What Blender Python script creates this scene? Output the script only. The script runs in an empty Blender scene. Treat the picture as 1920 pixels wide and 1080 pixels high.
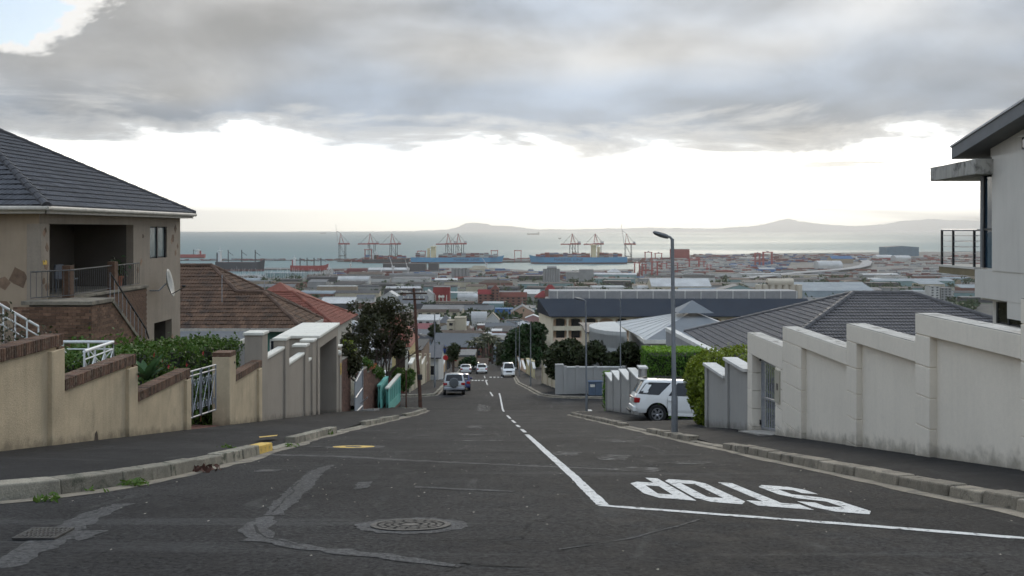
import bpy, bmesh, math, random
import numpy as np
from mathutils import Vector, Matrix
R = math.radians
random.seed(7); rng = np.random.default_rng(11)
S = bpy.context.scene
C = S.collection
F = 1700.0            # focal length in photograph pixels
HY = 430.0            # eye level in the photograph
# ---------------------------------------------------------------- camera
cam_d = bpy.data.cameras.new('camera'); cam = bpy.data.objects.new('camera', cam_d); C.objects.link(cam)
cam.location = (0, 0, 0); cam.rotation_euler = (R(90), 0, 0)
cam_d.sensor_width = 36.0; cam_d.lens = 36.0 * F / 1920.0
cam_d.shift_y = -(540.0 - HY) / 1920.0
cam_d.clip_start = 0.1; cam_d.clip_end = 80000
cam_d.dof.use_dof = True; cam_d.dof.focus_distance = 13.0; cam_d.dof.aperture_fstop = 3.2
S.camera = cam
# ---------------------------------------------------------------- sky
SUN_AZ, SUN_EL = R(12), R(22)       # azimuth from +Y towards +X
W = bpy.data.worlds.new('World'); S.world = W; W.use_nodes = True
nt = W.node_tree; nt.nodes.clear()
class NG:
    def __init__(s, t): s.t = t
    def n(s, typ, **k):
        x = s.t.nodes.new(typ)
        for a, b in k.items():
            if a in ('op',): x.operation = b
            else: setattr(x, a, b)
        return x
    def link(s, a, b): s.t.links.new(a, b)
    def val(s, sock, v):
        if hasattr(v, 'is_output'): s.link(v, sock)
        else: sock.default_value = v
    def math(s, op, a, b=0.0, c=None, clamp=False):
        x = s.n('ShaderNodeMath', op=op); x.use_clamp = clamp
        s.val(x.inputs[0], a); s.val(x.inputs[1], b)
        if c is not None: s.val(x.inputs[2], c)
        return x.outputs[0]
    def rng(s, v, a, b, c, d, smooth=False):
        x = s.n('ShaderNodeMapRange'); x.interpolation_type = 'SMOOTHSTEP' if smooth else 'LINEAR'
        s.val(x.inputs[0], v)
        for i, q in enumerate((a, b, c, d)): s.val(x.inputs[1 + i], q)
        return x.outputs[0]
    def mix(s, f, a, b, mode='MIX'):
        x = s.n('ShaderNodeMix'); x.data_type = 'RGBA'; x.blend_type = mode; x.clamp_factor = True
        s.val(x.inputs[0], f)
        for i, q in ((6, a), (7, b)):
            if hasattr(q, 'is_output'): s.link(q, x.inputs[i])
            else: x.inputs[i].default_value = (*q[:3], 1)
        return x.outputs[2]
    def comb(s, x, y, z):
        c = s.n('ShaderNodeCombineXYZ')
        for i, q in enumerate((x, y, z)): s.val(c.inputs[i], q)
        return c.outputs[0]
    def noise(s, vec, scale, detail=4, rough=.55, dist=0.0, dims='3D'):
        x = s.n('ShaderNodeTexNoise'); x.noise_dimensions = dims
        if vec is not None: s.link(vec, x.inputs['Vector'])
        s.val(x.inputs['Scale'], scale); x.inputs['Detail'].default_value = detail; x.inputs['Roughness'].default_value = rough
        x.inputs['Distortion'].default_value = dist
        return x.outputs['Fac']
def world():
    g = NG(nt)
    tc = g.n('ShaderNodeTexCoord'); sep = g.n('ShaderNodeSeparateXYZ'); g.link(tc.outputs['Generated'], sep.inputs[0])
    x, y, z = sep.outputs
    sky = g.n('ShaderNodeTexSky'); sky.sky_type = 'NISHITA'; sky.sun_disc = False
    sky.sun_elevation = SUN_EL; sky.sun_rotation = SUN_AZ; sky.altitude = 100; sky.air_density = 1.0; sky.dust_density = 1.5
    zc = g.math('MAXIMUM', z, 0.0)
    k = g.math('DIVIDE', 1.0, g.math('ADD', zc, 0.10))
    u = g.math('MULTIPLY', x, k); v = g.math('MULTIPLY', y, k)
    flat = g.comb(u, v, 0.0)                                   # a cloud deck seen in perspective
    n1 = g.noise(flat, 0.33, 4, .5, .3)
    n2 = g.noise(g.comb(u, v, 7.7), .55, 2, .5)
    n3 = g.noise(g.comb(g.math('MULTIPLY', x, 5.), g.math('MULTIPLY', y, 5.), g.math('MULTIPLY', z, 22.)), 1.0, 6, .62, .35)
    n4 = g.noise(g.comb(g.math('MULTIPLY', x, 4.), g.math('MULTIPLY', y, 4.), g.math('MULTIPLY', z, 9.)), 1.3, 6, .5, .2)
    sx, sy = math.sin(SUN_AZ), math.cos(SUN_AZ)
    az = g.math('ADD', g.math('MULTIPLY', x, sx), g.math('MULTIPLY', y, sy))   # towards the sun's side
    towards = g.rng(az, -.6, 1.0, 0., 1., True)
    # deck brightness: soft billows, brighter overhead as under any overcast sky
    shade = g.math('ADD', g.math('MULTIPLY', n1, .62), g.math('MULTIPLY', n4, .38))
    lum = g.rng(shade, .38, .62, .28, .74, True)
    lum = g.math('MULTIPLY', lum, g.rng(zc, .08, .20, .82, 1.0, True))
    over = g.rng(zc, .14, 1.0, 1.0, 2.6)
    lum = g.math('MULTIPLY', lum, over)
    tint = g.mix(g.rng(n2, .42, .70, 0., 1., True), (.71, .865, 1.08), (1.0, 1.0, .99))
    deck = g.mix(1.0, tint, g.comb(lum, lum, lum), 'MULTIPLY')
    # the clear gap along the horizon below the deck's ragged edge
    edge = g.math('ADD', z, g.math('MULTIPLY', g.math('SUBTRACT', n3, .5), .15))
    gap = g.rng(edge, .066, .106, 1., 0., True)
    # thin grey streaks drifting in the gap
    st = g.noise(g.comb(g.math('MULTIPLY', x, 2.6), g.math('MULTIPLY', y, 2.6), g.math('MULTIPLY', z, 46.)), 1.0, 3, .6, .2)
    streak = g.math('MULTIPLY', g.rng(st, .50, .66, 0., .9, True), g.rng(x, .10, .36, 0.04, 1., True))
    bl = g.math('ADD', .95, g.math('MULTIPLY', g.math('POWER', towards, 6.), 2.6))
    glow = g.mix(g.rng(z, .0, .09, 0., 1.), (1.0, .94, .80), (1.0, .985, .93))
    glow = g.mix(1.0, glow, g.comb(bl, bl, bl), 'MULTIPLY')
    glow = g.mix(streak, glow, (.70, .67, .60))
    base = g.mix(gap, deck, glow)
    rim = g.math('MULTIPLY', g.rng(edge, .092, .102, 0., 1., True), g.rng(edge, .104, .125, 1., 0., True))
    base = g.mix(g.math('MULTIPLY', rim, .35), base, (1.1, 1.06, .98))
    # one break in the deck with blue sky and sunlit cloud edges
    dx = g.math('ADD', x, .52); dz = g.math('SUBTRACT', z, .215)
    d2 = g.math('ADD', g.math('MULTIPLY', dx, dx), g.math('MULTIPLY', g.math('MULTIPLY', dz, dz), 3.6))
    d = g.math('SQRT', d2)
    hn = g.noise(g.comb(g.math('MULTIPLY', x, 9.), g.math('MULTIPLY', y, 9.), g.math('MULTIPLY', z, 20.)), 1.0, 5, .6, .4)
    hole = g.math('ADD', g.rng(d, .0, .22, 1.05, -.25), g.math('MULTIPLY', g.math('SUBTRACT', hn, .5), 1.3))
    hole = g.math('MULTIPLY', hole, g.rng(y, .2, .5, 0., 1.))
    blue = g.mix(1.0, sky.outputs[0], (.15, .15, .15), 'MULTIPLY')
    m1 = g.rng(hole, .30, .46, 0., 1., True); m2 = g.rng(hole, .52, .60, 0., 1., True)
    base = g.mix(g.math('MULTIPLY', m1, .8), base, (1.15, 1.13, 1.09)); base = g.mix(m2, base, blue)
    ten = g.mix(1.0, base, (10., 10., 10.), 'MULTIPLY')
    for nd in nt.nodes:
        if nd.bl_idname == 'ShaderNodeMix': nd.clamp_result = False
    below = g.rng(z, -.03, -.01, 0., 1.)
    ten = g.mix(below, (1.2, 1.2, 1.2), ten)
    bg = g.n('ShaderNodeBackground'); g.link(ten, bg.inputs[0]); bg.inputs[1].default_value = 0.1
    out = g.n('ShaderNodeOutputWorld'); g.link(bg.outputs[0], out.inputs[0])
world()
sun_d = bpy.data.lights.new('sun', 'SUN'); sun = bpy.data.objects.new('sun', sun_d); C.objects.link(sun)
sun_d.energy = 1.3; sun_d.angle = R(22); sun_d.color = (1, .90, .74)
_d = Vector((math.sin(SUN_AZ) * math.cos(SUN_EL), math.cos(SUN_AZ) * math.cos(SUN_EL), math.sin(SUN_EL)))
sun.rotation_euler = _d.to_track_quat('Z', 'Y').to_euler()
S.view_settings.view_transform = 'Standard'; S.view_settings.look = 'None'
S.view_settings.gamma = 1.0; S.view_settings.exposure = 0.0
S.cycles.use_denoising = True; S.cycles.use_adaptive_sampling = True; S.cycles.adaptive_threshold = .03; S.cycles.adaptive_min_samples = 12; S.cycles.max_bounces = 6; S.cycles.transparent_max_bounces = 12
S.cycles.volume_bounces = 0; S.cycles.caustics_reflective = False; S.cycles.caustics_refractive = False

# ---------------------------------------------------------------- materials
MT = {}
def srgb(r, g, b):
    f = lambda c: (c / 255 / 12.92) if c / 255 <= .04045 else ((c / 255 + .055) / 1.055) ** 2.4
    return (f(r), f(g), f(b))
def mat(name, col, rough=.8, var=.18, sc=2.5, bump=0., bsc=60., metal=0., spec=.4, rnd=0., stain=None, coat=0., streak=0., fine=0., trans=0., splash=None):
    if name in MT: return MT[name]
    m = bpy.data.materials.new(name); m.use_nodes = True; MT[name] = m
    g = NG(m.node_tree); b = m.node_tree.nodes['Principled BSDF']
    b.inputs['Roughness'].default_value = rough; b.inputs['Metallic'].default_value = metal
    b.inputs['Specular IOR Level'].default_value = spec
    if coat: b.inputs['Coat Weight'].default_value = coat; b.inputs['Coat Roughness'].default_value = .06
    if trans: b.inputs['Transmission Weight'].default_value = trans
    pos = g.n('ShaderNodeNewGeometry').outputs['Position']
    c = None
    if var:
        nz = g.noise(pos, sc, 5, .6)
        k = g.rng(nz, .3, .7, 1 - var, 1 + var)
        c = g.mix(1.0, col, g.comb(k, k, k), 'MULTIPLY')
    if fine:
        nz = g.noise(pos, sc * 22, 3, .7); k = g.rng(nz, .3, .7, 1 - fine, 1 + fine)
        c = g.mix(1.0, c if c is not None else col, g.comb(k, k, k), 'MULTIPLY')
    if rnd:
        oi = g.n('ShaderNodeObjectInfo').outputs['Random']; k = g.rng(oi, 0, 1, 1 - rnd, 1 + rnd)
        c = g.mix(1.0, c if c is not None else col, g.comb(k, k, k), 'MULTIPLY')
    if stain:
        scol, ssc, lo, hi = stain
        nz = g.noise(pos, ssc, 6, .65, .6); f = g.rng(nz, lo, hi, 0, 1, True)
        c = g.mix(f, c if c is not None else col, scol)
    if streak:
        mp = g.n('ShaderNodeMapping'); mp.inputs['Scale'].default_value = (5., 5., .35); g.link(pos, mp.inputs[0])
        nz = g.noise(mp.outputs[0], 1.3, 5, .65); k = g.rng(nz, .42, .72, 1., 1 - streak, True)
        c = g.mix(1.0, c if c is not None else col, g.comb(k, g.math('MULTIPLY', k, .99), g.math('MULTIPLY', k, .97)), 'MULTIPLY')
    if splash:                # dirt splashed up from the sloping pavement
        sp = g.n('ShaderNodeSeparateXYZ'); g.link(pos, sp.inputs[0])
        hgt = g.math('ADD', sp.outputs[2], g.math('MULTIPLY_ADD', sp.outputs[1], .183, .91))
        hgt = g.math('ADD', hgt, g.math('MULTIPLY', g.math('SUBTRACT', g.noise(pos, 3.5, 4, .65), .5), .55))
        c = g.mix(g.rng(hgt, -.05, .26, .75, 0., True), c if c is not None else col, splash)
    if c is None: b.inputs['Base Color'].default_value = (*col, 1)
    else: g.link(c, b.inputs['Base Color'])
    if bump:
        nz = g.noise(pos, bsc, 4, .6); bp = g.n('ShaderNodeBump'); bp.inputs['Strength'].default_value = bump
        bp.inputs['Distance'].default_value = .02; g.link(nz, bp.inputs['Height']); g.link(bp.outputs[0], b.inputs['Normal'])
    return m
def leafmat(name, col, var=.5, col2=None, tr=.25):
    if name in MT: return MT[name]
    m = mat(name, col, .55, var, 1.2, spec=.25)
    g = NG(m.node_tree); b = m.node_tree.nodes['Principled BSDF']
    pos = g.n('ShaderNodeNewGeometry').outputs['Position']
    if col2:
        old = b.inputs['Base Color'].links[0].from_socket
        f = g.rng(g.noise(pos, 9., 3, .7), .4, .62, 0, 1, True)
        g.link(g.mix(f, old, col2), b.inputs['Base Color'])
    src = b.inputs['Base Color'].links[0].from_socket
    t = g.n('ShaderNodeBsdfTranslucent'); g.link(src, t.inputs[0])
    mx = g.n('ShaderNodeMixShader'); mx.inputs[0].default_value = tr
    g.link(b.outputs[0], mx.inputs[1]); g.link(t.outputs[0], mx.inputs[2])
    g.link(mx.outputs[0], m.node_tree.nodes['Material Output'].inputs[0])
    return m
def glassmat(name, col=(.02, .025, .03), rough=.04):
    return mat(name, col, rough, 0, spec=.9)
# ---------------------------------------------------------------- mesh builder
def P(px, py, Y): return Vector(((px - 960) / F * Y, Y, (HY - py) / F * Y))
class MB:
    def __init__(s): s.v = []; s.f = []; s.m = []
    def poly(s, pts, mi=0):
        o = len(s.v); s.v += [tuple(p) for p in pts]; s.f.append(list(range(o, o + len(pts)))); s.m.append(mi); return s
    def hexa(s, p, mi=0):              # 8 points: bottom 4 ccw, top 4 ccw
        o = len(s.v); s.v += [tuple(q) for q in p]
        for q in ((0, 3, 2, 1), (4, 5, 6, 7), (0, 1, 5, 4), (1, 2, 6, 5), (2, 3, 7, 6), (3, 0, 4, 7)):
            s.f.append([o + i for i in q]); s.m.append(mi)
        return s
    def box(s, x0, x1, y0, y1, z0, z1, mi=0):
        return s.hexa([(x0, y0, z0), (x1, y0, z0), (x1, y1, z0), (x0, y1, z0), (x0, y0, z1), (x1, y0, z1), (x1, y1, z1), (x0, y1, z1)], mi)
    def prism(s, pts, vec, mi=0):
        n = len(pts); o = len(s.v); vec = Vector(vec)
        s.v += [tuple(p) for p in pts] + [tuple(Vector(p) + vec) for p in pts]
        s.f.append(list(range(o, o + n))[::-1]); s.f.append(list(range(o + n, o + 2 * n))); s.m += [mi, mi]
        for i in range(n):
            j = (i + 1) % n; s.f.append([o + i, o + j, o + n + j, o + n + i]); s.m.append(mi)
        return s
    def tube(s, p0, p1, r0, r1=None, n=8, mi=0, caps=True):
        return s.path([p0, p1], [r0, r0 if r1 is None else r1], n, mi, caps)
    def path(s, pts, r, n=8, mi=0, caps=True):
        pts = [Vector(p) for p in pts]
        if not hasattr(r, '__len__'): r = [r] * len(pts)
        o = len(s.v); up = Vector((0, 0, 1))
        for i, p in enumerate(pts):
            d = (pts[min(i + 1, len(pts) - 1)] - pts[max(i - 1, 0)]).normalized()
            a = d.cross(up if abs(d.z) < .95 else Vector((1, 0, 0))).normalized(); b = d.cross(a)
            for k in range(n):
                t = 2 * math.pi * (k + .5) / n
                s.v.append(tuple(p + (a * math.cos(t) + b * math.sin(t)) * r[i]))
        for i in range(len(pts) - 1):
            for k in range(n):
                j = (k + 1) % n
                s.f.append([o + i * n + k, o + i * n + j, o + (i + 1) * n + j, o + (i + 1) * n + k]); s.m.append(mi)
        if caps:
            s.f.append([o + k for k in range(n)][::-1]); s.f.append([o + (len(pts) - 1) * n + k for k in range(n)]); s.m += [mi, mi]
        return s
    def lathe(s, c, prof, n=16, mi=0, axis='z', caps=True):
        o = len(s.v); c = Vector(c)
        for r, h in prof:
            for k in range(n):
                t = 2 * math.pi * k / n; a, b = r * math.cos(t), r * math.sin(t)
                q = Vector((a, b, h)) if axis == 'z' else Vector((h, a, b)) if axis == 'x' else Vector((a, h, b))
                s.v.append(tuple(c + q))
        for i in range(len(prof) - 1):
            for k in range(n):
                j = (k + 1) % n; s.f.append([o + i * n + k, o + i * n + j, o + (i + 1) * n + j, o + (i + 1) * n + k]); s.m.append(mi)
        if caps: s.f.append([o + k for k in range(n)]); s.f.append([o + (len(prof) - 1) * n + k for k in range(n)]); s.m += [mi, mi]
        return s
    def build(s, name, mats, parent=None, smooth=False, bev=0., world=True, origin=None, fix=True):
        me = bpy.data.meshes.new(name)
        vs = np.array(s.v, float) if s.v else np.zeros((0, 3))
        if world:
            o = Vector(origin) if origin is not None else Vector(((vs[:, 0].min() + vs[:, 0].max()) / 2, (vs[:, 1].min() + vs[:, 1].max()) / 2, vs[:, 2].min()))
        else: o = Vector((0, 0, 0))
        vs = vs - np.array(o)
        me.from_pydata(vs.tolist(), [], s.f)
        if not isinstance(mats, (list, tuple)): mats = [mats]
        for m in mats: me.materials.append(m)
        if len(mats) > 1: me.polygons.foreach_set('material_index', s.m)
        if fix and len(s.f) < 60000:
            bm = bmesh.new(); bm.from_mesh(me); bmesh.ops.recalc_face_normals(bm, faces=bm.faces); bm.to_mesh(me); bm.free()
        if smooth:
            me.polygons.foreach_set('use_smooth', [True] * len(me.polygons))
            me.set_sharp_from_angle(angle=R(35))
        me.update()
        ob = bpy.data.objects.new(name, me); C.objects.link(ob)
        if parent is not None:
            ob.parent = parent
            ob.location = o - wloc(parent) if world else o
        else: ob.location = o
        if bev:
            b = ob.modifiers.new('edge', 'BEVEL'); b.width = bev; b.segments = 2; b.limit_method = 'ANGLE'; b.angle_limit = R(40)
        return ob
def wloc(o):
    v = Vector(o.location)
    while o.parent: o = o.parent; v += Vector(o.location)
    return v
def tag(o, label=None, cat=None, group=None, kind=None):
    if label: o['label'] = label
    if cat: o['category'] = cat
    if group: o['group'] = group
    if kind: o['kind'] = kind
    return o
def thing(name, loc, label, cat, group=None):
    o = bpy.data.objects.new(name, None); C.objects.link(o); o.location = loc; o.empty_display_size = .2
    return tag(o, label, cat, group, 'thing')
def copy_tree(o, parent=None, **kw):
    c = o.copy(); C.objects.link(c); c.parent = parent
    for ch in KIDS.get(o.name) or list(o.children): copy_tree(ch, c)
    return c
KIDS = {}
def mesh_obj(name, me, parent, loc=None, mw=None):
    ob = bpy.data.objects.new(name, me); C.objects.link(ob); ob.parent = parent
    if mw is not None: ob.matrix_basis = Matrix.Translation(-wloc(parent)) @ mw if parent is not None else mw
    elif loc is not None: ob.location = Vector(loc) - (wloc(parent) if parent is not None else Vector())
    return ob
def text_mesh(body, size, name='lettering'):
    cu = bpy.data.curves.new('t', 'FONT'); cu.body = body; cu.size = size; cu.align_x = 'CENTER'; cu.align_y = 'CENTER'; cu.extrude = .02
    o = bpy.data.objects.new('t', cu); C.objects.link(o)
    bpy.context.view_layer.update()
    me = bpy.data.meshes.new_from_object(o.evaluated_get(bpy.context.evaluated_depsgraph_get())); me.name = name
    bpy.data.objects.remove(o); bpy.data.curves.remove(cu)
    return me
# leaves: N small bent quads in one mesh
def leaves(name, pos, size, m, parent=None, aspect=1.7, nrm=None, kind=None, tilt=1.0):
    pos = np.asarray(pos, float); n = len(pos)
    size = np.broadcast_to(np.asarray(size, float), (n,)) * rng.uniform(.6, 1.25, n)
    d = rng.normal(size=(n, 3))
    if nrm is not None: d = d * tilt + np.asarray(nrm) * 1.3
    d /= np.linalg.norm(d, axis=1)[:, None]
    t = rng.normal(size=(n, 3)); a = np.cross(d, t); a /= np.linalg.norm(a, axis=1)[:, None]; b = np.cross(d, a)
    a = a * (size * aspect / 2)[:, None]; b = b * (size / 2)[:, None]; d = d * (size * .18)[:, None]
    v = np.stack([pos - a - d, pos + b, pos + a - d, pos - b], 1).reshape(-1, 3)
    o = pos.mean(0); o[2] = pos[:, 2].min(); v -= o
    me = bpy.data.meshes.new(name); me.vertices.add(4 * n); me.vertices.foreach_set('co', v.ravel())
    me.loops.add(4 * n); me.loops.foreach_set('vertex_index', np.arange(4 * n)); me.polygons.add(n)
    me.polygons.foreach_set('loop_start', np.arange(0, 4 * n, 4)); me.polygons.foreach_set('loop_total', np.full(n, 4))
    me.update(calc_edges=True); me.materials.append(m)
    ob = bpy.data.objects.new(name, me); C.objects.link(ob); ob.parent = parent
    ob.location = Vector(o) - (wloc(parent) if parent is not None else Vector())
    return ob
# ---------------------------------------------------------------- ground heights
PY = np.array([-60, -20, -6, 0, 2.5, 4.5, 8, 14, 20, 30, 40, 50, 60, 65, 70, 85, 100, 124, 150, 190, 300, 450, 700, 1000, 1400, 1800, 2100, 9000.])
PZ = np.array([-.4, -.95, -1.25, -1.5, -1.68, -1.92, -2.554, -3.652, -4.75, -6.58, -8.41, -10.24, -11.95, -12.42, -12.88, -14.85, -16.9, -20.2, -23.5, -28.6, -42, -56, -72, -84, -92, -96.2, -97, -97])
def prof(Y): return float(np.interp(Y, PY, PZ))
def y_at(py):            # distance of the terrain point seen at height py
    ys = np.geomspace(70, 4000, 3000); s = HY - F * np.interp(ys, PY, PZ) / ys
    return float(np.interp(-py, -s, ys))
KLY = [-30, 6, 7.6, 8.1, 8.7, 9.4, 10.4, 12, 15, 23.5, 40, 57.5, 70, 100, 140, 190]; KLX = [-9.5, -9.5, -7.6, -6.5, -5.6, -5.05, -4.7, -4.5, -4.5, -4.95, -5.2, -5.35, -5.9, -7, -8.3, -10]
KRY = [-30, 5, 8.3, 22, 50, 67.5, 97, 124, 160, 190]; KRX = [5.5, 4.78, 4.7, 4.05, 3.2, 2.4, .6, .3, -1, -2.2]
kL = lambda Y: float(np.interp(Y, KLY, KLX)); kR = lambda Y: float(np.interp(Y, KRY, KRX))
def LW(px): Y = 7.6 / ((960 - px) / F - .03); return (-7.6 - .03 * Y, Y)       # the line of the walls on one side of the street
def RW(px): Y = 6.3 / ((px - 960) / F + .012); return (6.3 - .012 * Y, Y)      # and on the other
def zat(py, Y): return (HY - py) / F * Y
# ---------------------------------------------------------------- ground, road, pavements
def asphalt(name, c0, c1, grain=1., rough=.78, worn=.0, spec=.3):
    m = bpy.data.materials.new(name); m.use_nodes = True; MT[name] = m
    g = NG(m.node_tree); b = m.node_tree.nodes['Principled BSDF']
    pos = g.n('ShaderNodeNewGeometry').outputs['Position']
    big = g.noise(pos, .45, 3, .6, .3); mid = g.noise(pos, 3.1, 3, .65)
    agg = g.noise(pos, 26., 4, .85); vor = g.n('ShaderNodeTexVoronoi'); vor.inputs['Scale'].default_value = 26.; g.link(pos, vor.inputs['Vector'])
    f = g.math('ADD', g.math('MULTIPLY', big, .6), g.math('MULTIPLY', mid, .4))
    c = g.mix(g.rng(f, .36, .64, 0, 1, True), c0, c1)
    k = g.rng(agg, .36, .66, 1 - .92 * grain, 1 + 1.25 * grain); c = g.mix(1., c, g.comb(k, k, k), 'MULTIPLY')
    st = g.rng(vor.outputs['Distance'], .0, .22, 1., 0.); ch = g.rng(g.noise(pos, 41., 1), .56, .66, 0, 1)
    c = g.mix(g.math('MULTIPLY', g.math('MULTIPLY', st, ch), .55 * grain), c, (.24, .225, .205))
    # fine cracks
    w = g.n('ShaderNodeVectorMath'); w.operation = 'ADD'; nv = g.n('ShaderNodeTexNoise'); nv.inputs['Scale'].default_value = 1.6; nv.inputs['Detail'].default_value = 5
    g.link(pos, nv.inputs['Vector']); g.link(pos, w.inputs[0])
    sc = g.n('ShaderNodeVectorMath'); sc.operation = 'SCALE'; sc.inputs['Scale'].default_value = .9; g.link(nv.outputs['Color'], sc.inputs[0]); g.link(sc.outputs[0], w.inputs[1])
    v2 = g.n('ShaderNodeTexVoronoi'); v2.feature = 'DISTANCE_TO_EDGE'; v2.inputs['Scale'].default_value = .33; g.link(w.outputs[0], v2.inputs['Vector'])
    cr = g.math('MULTIPLY', g.rng(v2.outputs['Distance'], .0, .006, 1., 0.), g.rng(g.noise(pos, .5, 3), .47, .56, 0, 1, True))
    c = g.mix(g.math('MULTIPLY', cr, .75), c, (.012, .012, .012))
    if worn:                                # pale worn streaks along the wheel tracks and old sealing
        mp = g.n('ShaderNodeMapping'); mp.inputs['Scale'].default_value = (1.5, .33, .3); g.link(pos, mp.inputs[0])
        ws = g.rng(g.noise(mp.outputs[0], 1.0, 4, .65, .8), .57, .74, 0, worn, True); c = g.mix(ws, c, (.17, .165, .155))
        mp2 = g.n('ShaderNodeMapping'); mp2.inputs['Scale'].default_value = (.10, 1.3, 1.); g.link(pos, mp2.inputs[0])
        ws = g.rng(g.noise(mp2.outputs[0], 1.0, 3, .6, .3), .60, .70, 0, worn * .8, True); c = g.mix(ws, c, (.13, .128, .125))
    g.link(c, b.inputs['Base Color']); b.inputs['Roughness'].default_value = rough; b.inputs['Specular IOR Level'].default_value = spec
    g.link(g.rng(mid, .3, .7, rough - .08, rough + .08), b.inputs['Roughness'])
    bp = g.n('ShaderNodeBump'); bp.inputs['Strength'].default_value = .55 * grain; bp.inputs['Distance'].default_value = .012
    h = g.math('ADD', agg, g.math('MULTIPLY', cr, -1.5)); g.link(h, bp.inputs['Height']); g.link(bp.outputs[0], b.inputs['Normal'])
    return m
m_road = asphalt('road_asphalt', (.0165, .0160, .0158), (.030, .0290, .0282), 1., .86, .22, .11)
m_pave = asphalt('pavement_asphalt', (.015, .0148, .015), (.025, .0243, .0243), .5, .85, .10, .12)
m_patch = asphalt('sealed_patch', (.054, .0525, .051), (.078, .076, .074), .8, .85, .15, .12)
m_conc = mat('gutter_concrete', (.225, .195, .15), .9, .3, 2.2, .4, 50, stain=((.10, .09, .075), 1.7, .5, .66), fine=.25)
m_kerb = mat('kerb_concrete', (.225, .195, .150), .92, .3, 3., .6, 40, rnd=.22, stain=((.06, .055, .045), 4., .52, .7), fine=.25)
m_kerbl = mat('kerb_concrete_grey', (.25, .225, .175), .92, .3, 3., .6, 40, rnd=.25, stain=((.05, .055, .035), 3., .5, .68), fine=.25)
m_ground = mat('garden_soil', (.07, .062, .045), .95, .4, .4, .4, 20, stain=((.05, .075, .03), .3, .48, .6))
m_town = mat('town_ground', (.062, .06, .055), .95, .3, .02, stain=((.055, .07, .04), .012, .48, .58))
m_white = mat('road_paint', (.62, .61, .58), .8, .14, 5., .4, 60, stain=((.10, .098, .095), 10., .53, .65), fine=.32)
m_faded = mat('faded_road_paint', (.36, .355, .34), .8, .2, 5., .3, 60, stain=((.08, .078, .075), 6., .42, .6))
m_yellow = mat('yellow_paint', (.62, .40, .07), .7, .15, 6., .2, 60, stain=((.10, .09, .07), 8., .54, .68))
m_iron = mat('cast_iron', (.075, .070, .064), .65, .35, 12., .3, 90, metal=.2, spec=.2)
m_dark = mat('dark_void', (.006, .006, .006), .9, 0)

def ground():
    ys = list(np.arange(-60, 200, 4)) + list(np.geomspace(200, 1850, 60))
    xs = sorted(set([0] + [s * q for s in (-1, 1) for q in (11, 14, 18, 25, 40, 60, 90, 130, 200, 320, 500, 800, 1200, 1800, 2600)]))
    b = MB(); n = len(xs)
    for y in ys:
        for x in xs:
            z = prof(y) - (.30 if abs(x) < 70 and y < 200 else .5)
            if y > 200: z -= 0.0
            b.v.append((x, y, z))
    for i in range(len(ys) - 1):
        for j in range(n - 1):
            b.f.append([i * n + j, i * n + j + 1, (i + 1) * n + j + 1, (i + 1) * n + j])
            b.m.append(0 if ys[i] < 190 else 1)
    o = b.build('ground', [m_ground, m_town], fix=False); tag(o, 'sloping ground under the gardens and the town', kind='structure')
ground()
def sheet(name, ys, xa, xb, dz, m, nx=1, parent=None, kind='structure', label=None):
    b = MB()
    for y in ys:
        for j in range(nx + 1):
            x = xa(y) + (xb(y) - xa(y)) * j / nx; b.v.append((x, y, prof(y) + dz))
    w = nx + 1
    for i in range(len(ys) - 1):
        for j in range(nx): b.f.append([i * w + j, i * w + j + 1, (i + 1) * w + j + 1, (i + 1) * w + j]); b.m.append(0)
    o = b.build(name, m, parent, fix=False)
    return tag(o, label, kind=kind if parent is None else None)
road = sheet('road', list(np.arange(-30, 230, 1.0)), lambda y: -9.6 if y > 7 else -9.6, lambda y: 9.6, 0, m_road, 4, label='steep grey asphalt street running down to the harbour')
def cross(name, x0, x1, y0, y1, dz):
    b = MB()
    for i in range(13):
        x = x0 + (x1 - x0) * i / 12
        for y in np.linspace(y0, y1, 9): b.v.append((x, y, prof(y) + dz))
    for i in range(12):
        for j in range(8): b.f.append([i * 9 + j, (i + 1) * 9 + j, (i + 1) * 9 + j + 1, i * 9 + j + 1]); b.m.append(0)
    tag(b.build(name, m_road, fix=False), 'asphalt side street crossing the steep street', kind='structure')
cross('side_street', 9.4, 60, 55.8, 68.5, -.02); cross('side_street', -60, -9.4, 63.0, 69, -.02)
cross('upper_cross_street', 9.5, 60, -18, 4.5, -.02); cross('upper_cross_street', -60, -9.5, -18, 6.0, -.02)
def ribbon(pts, z0, z1, inward=None): pass
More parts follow.
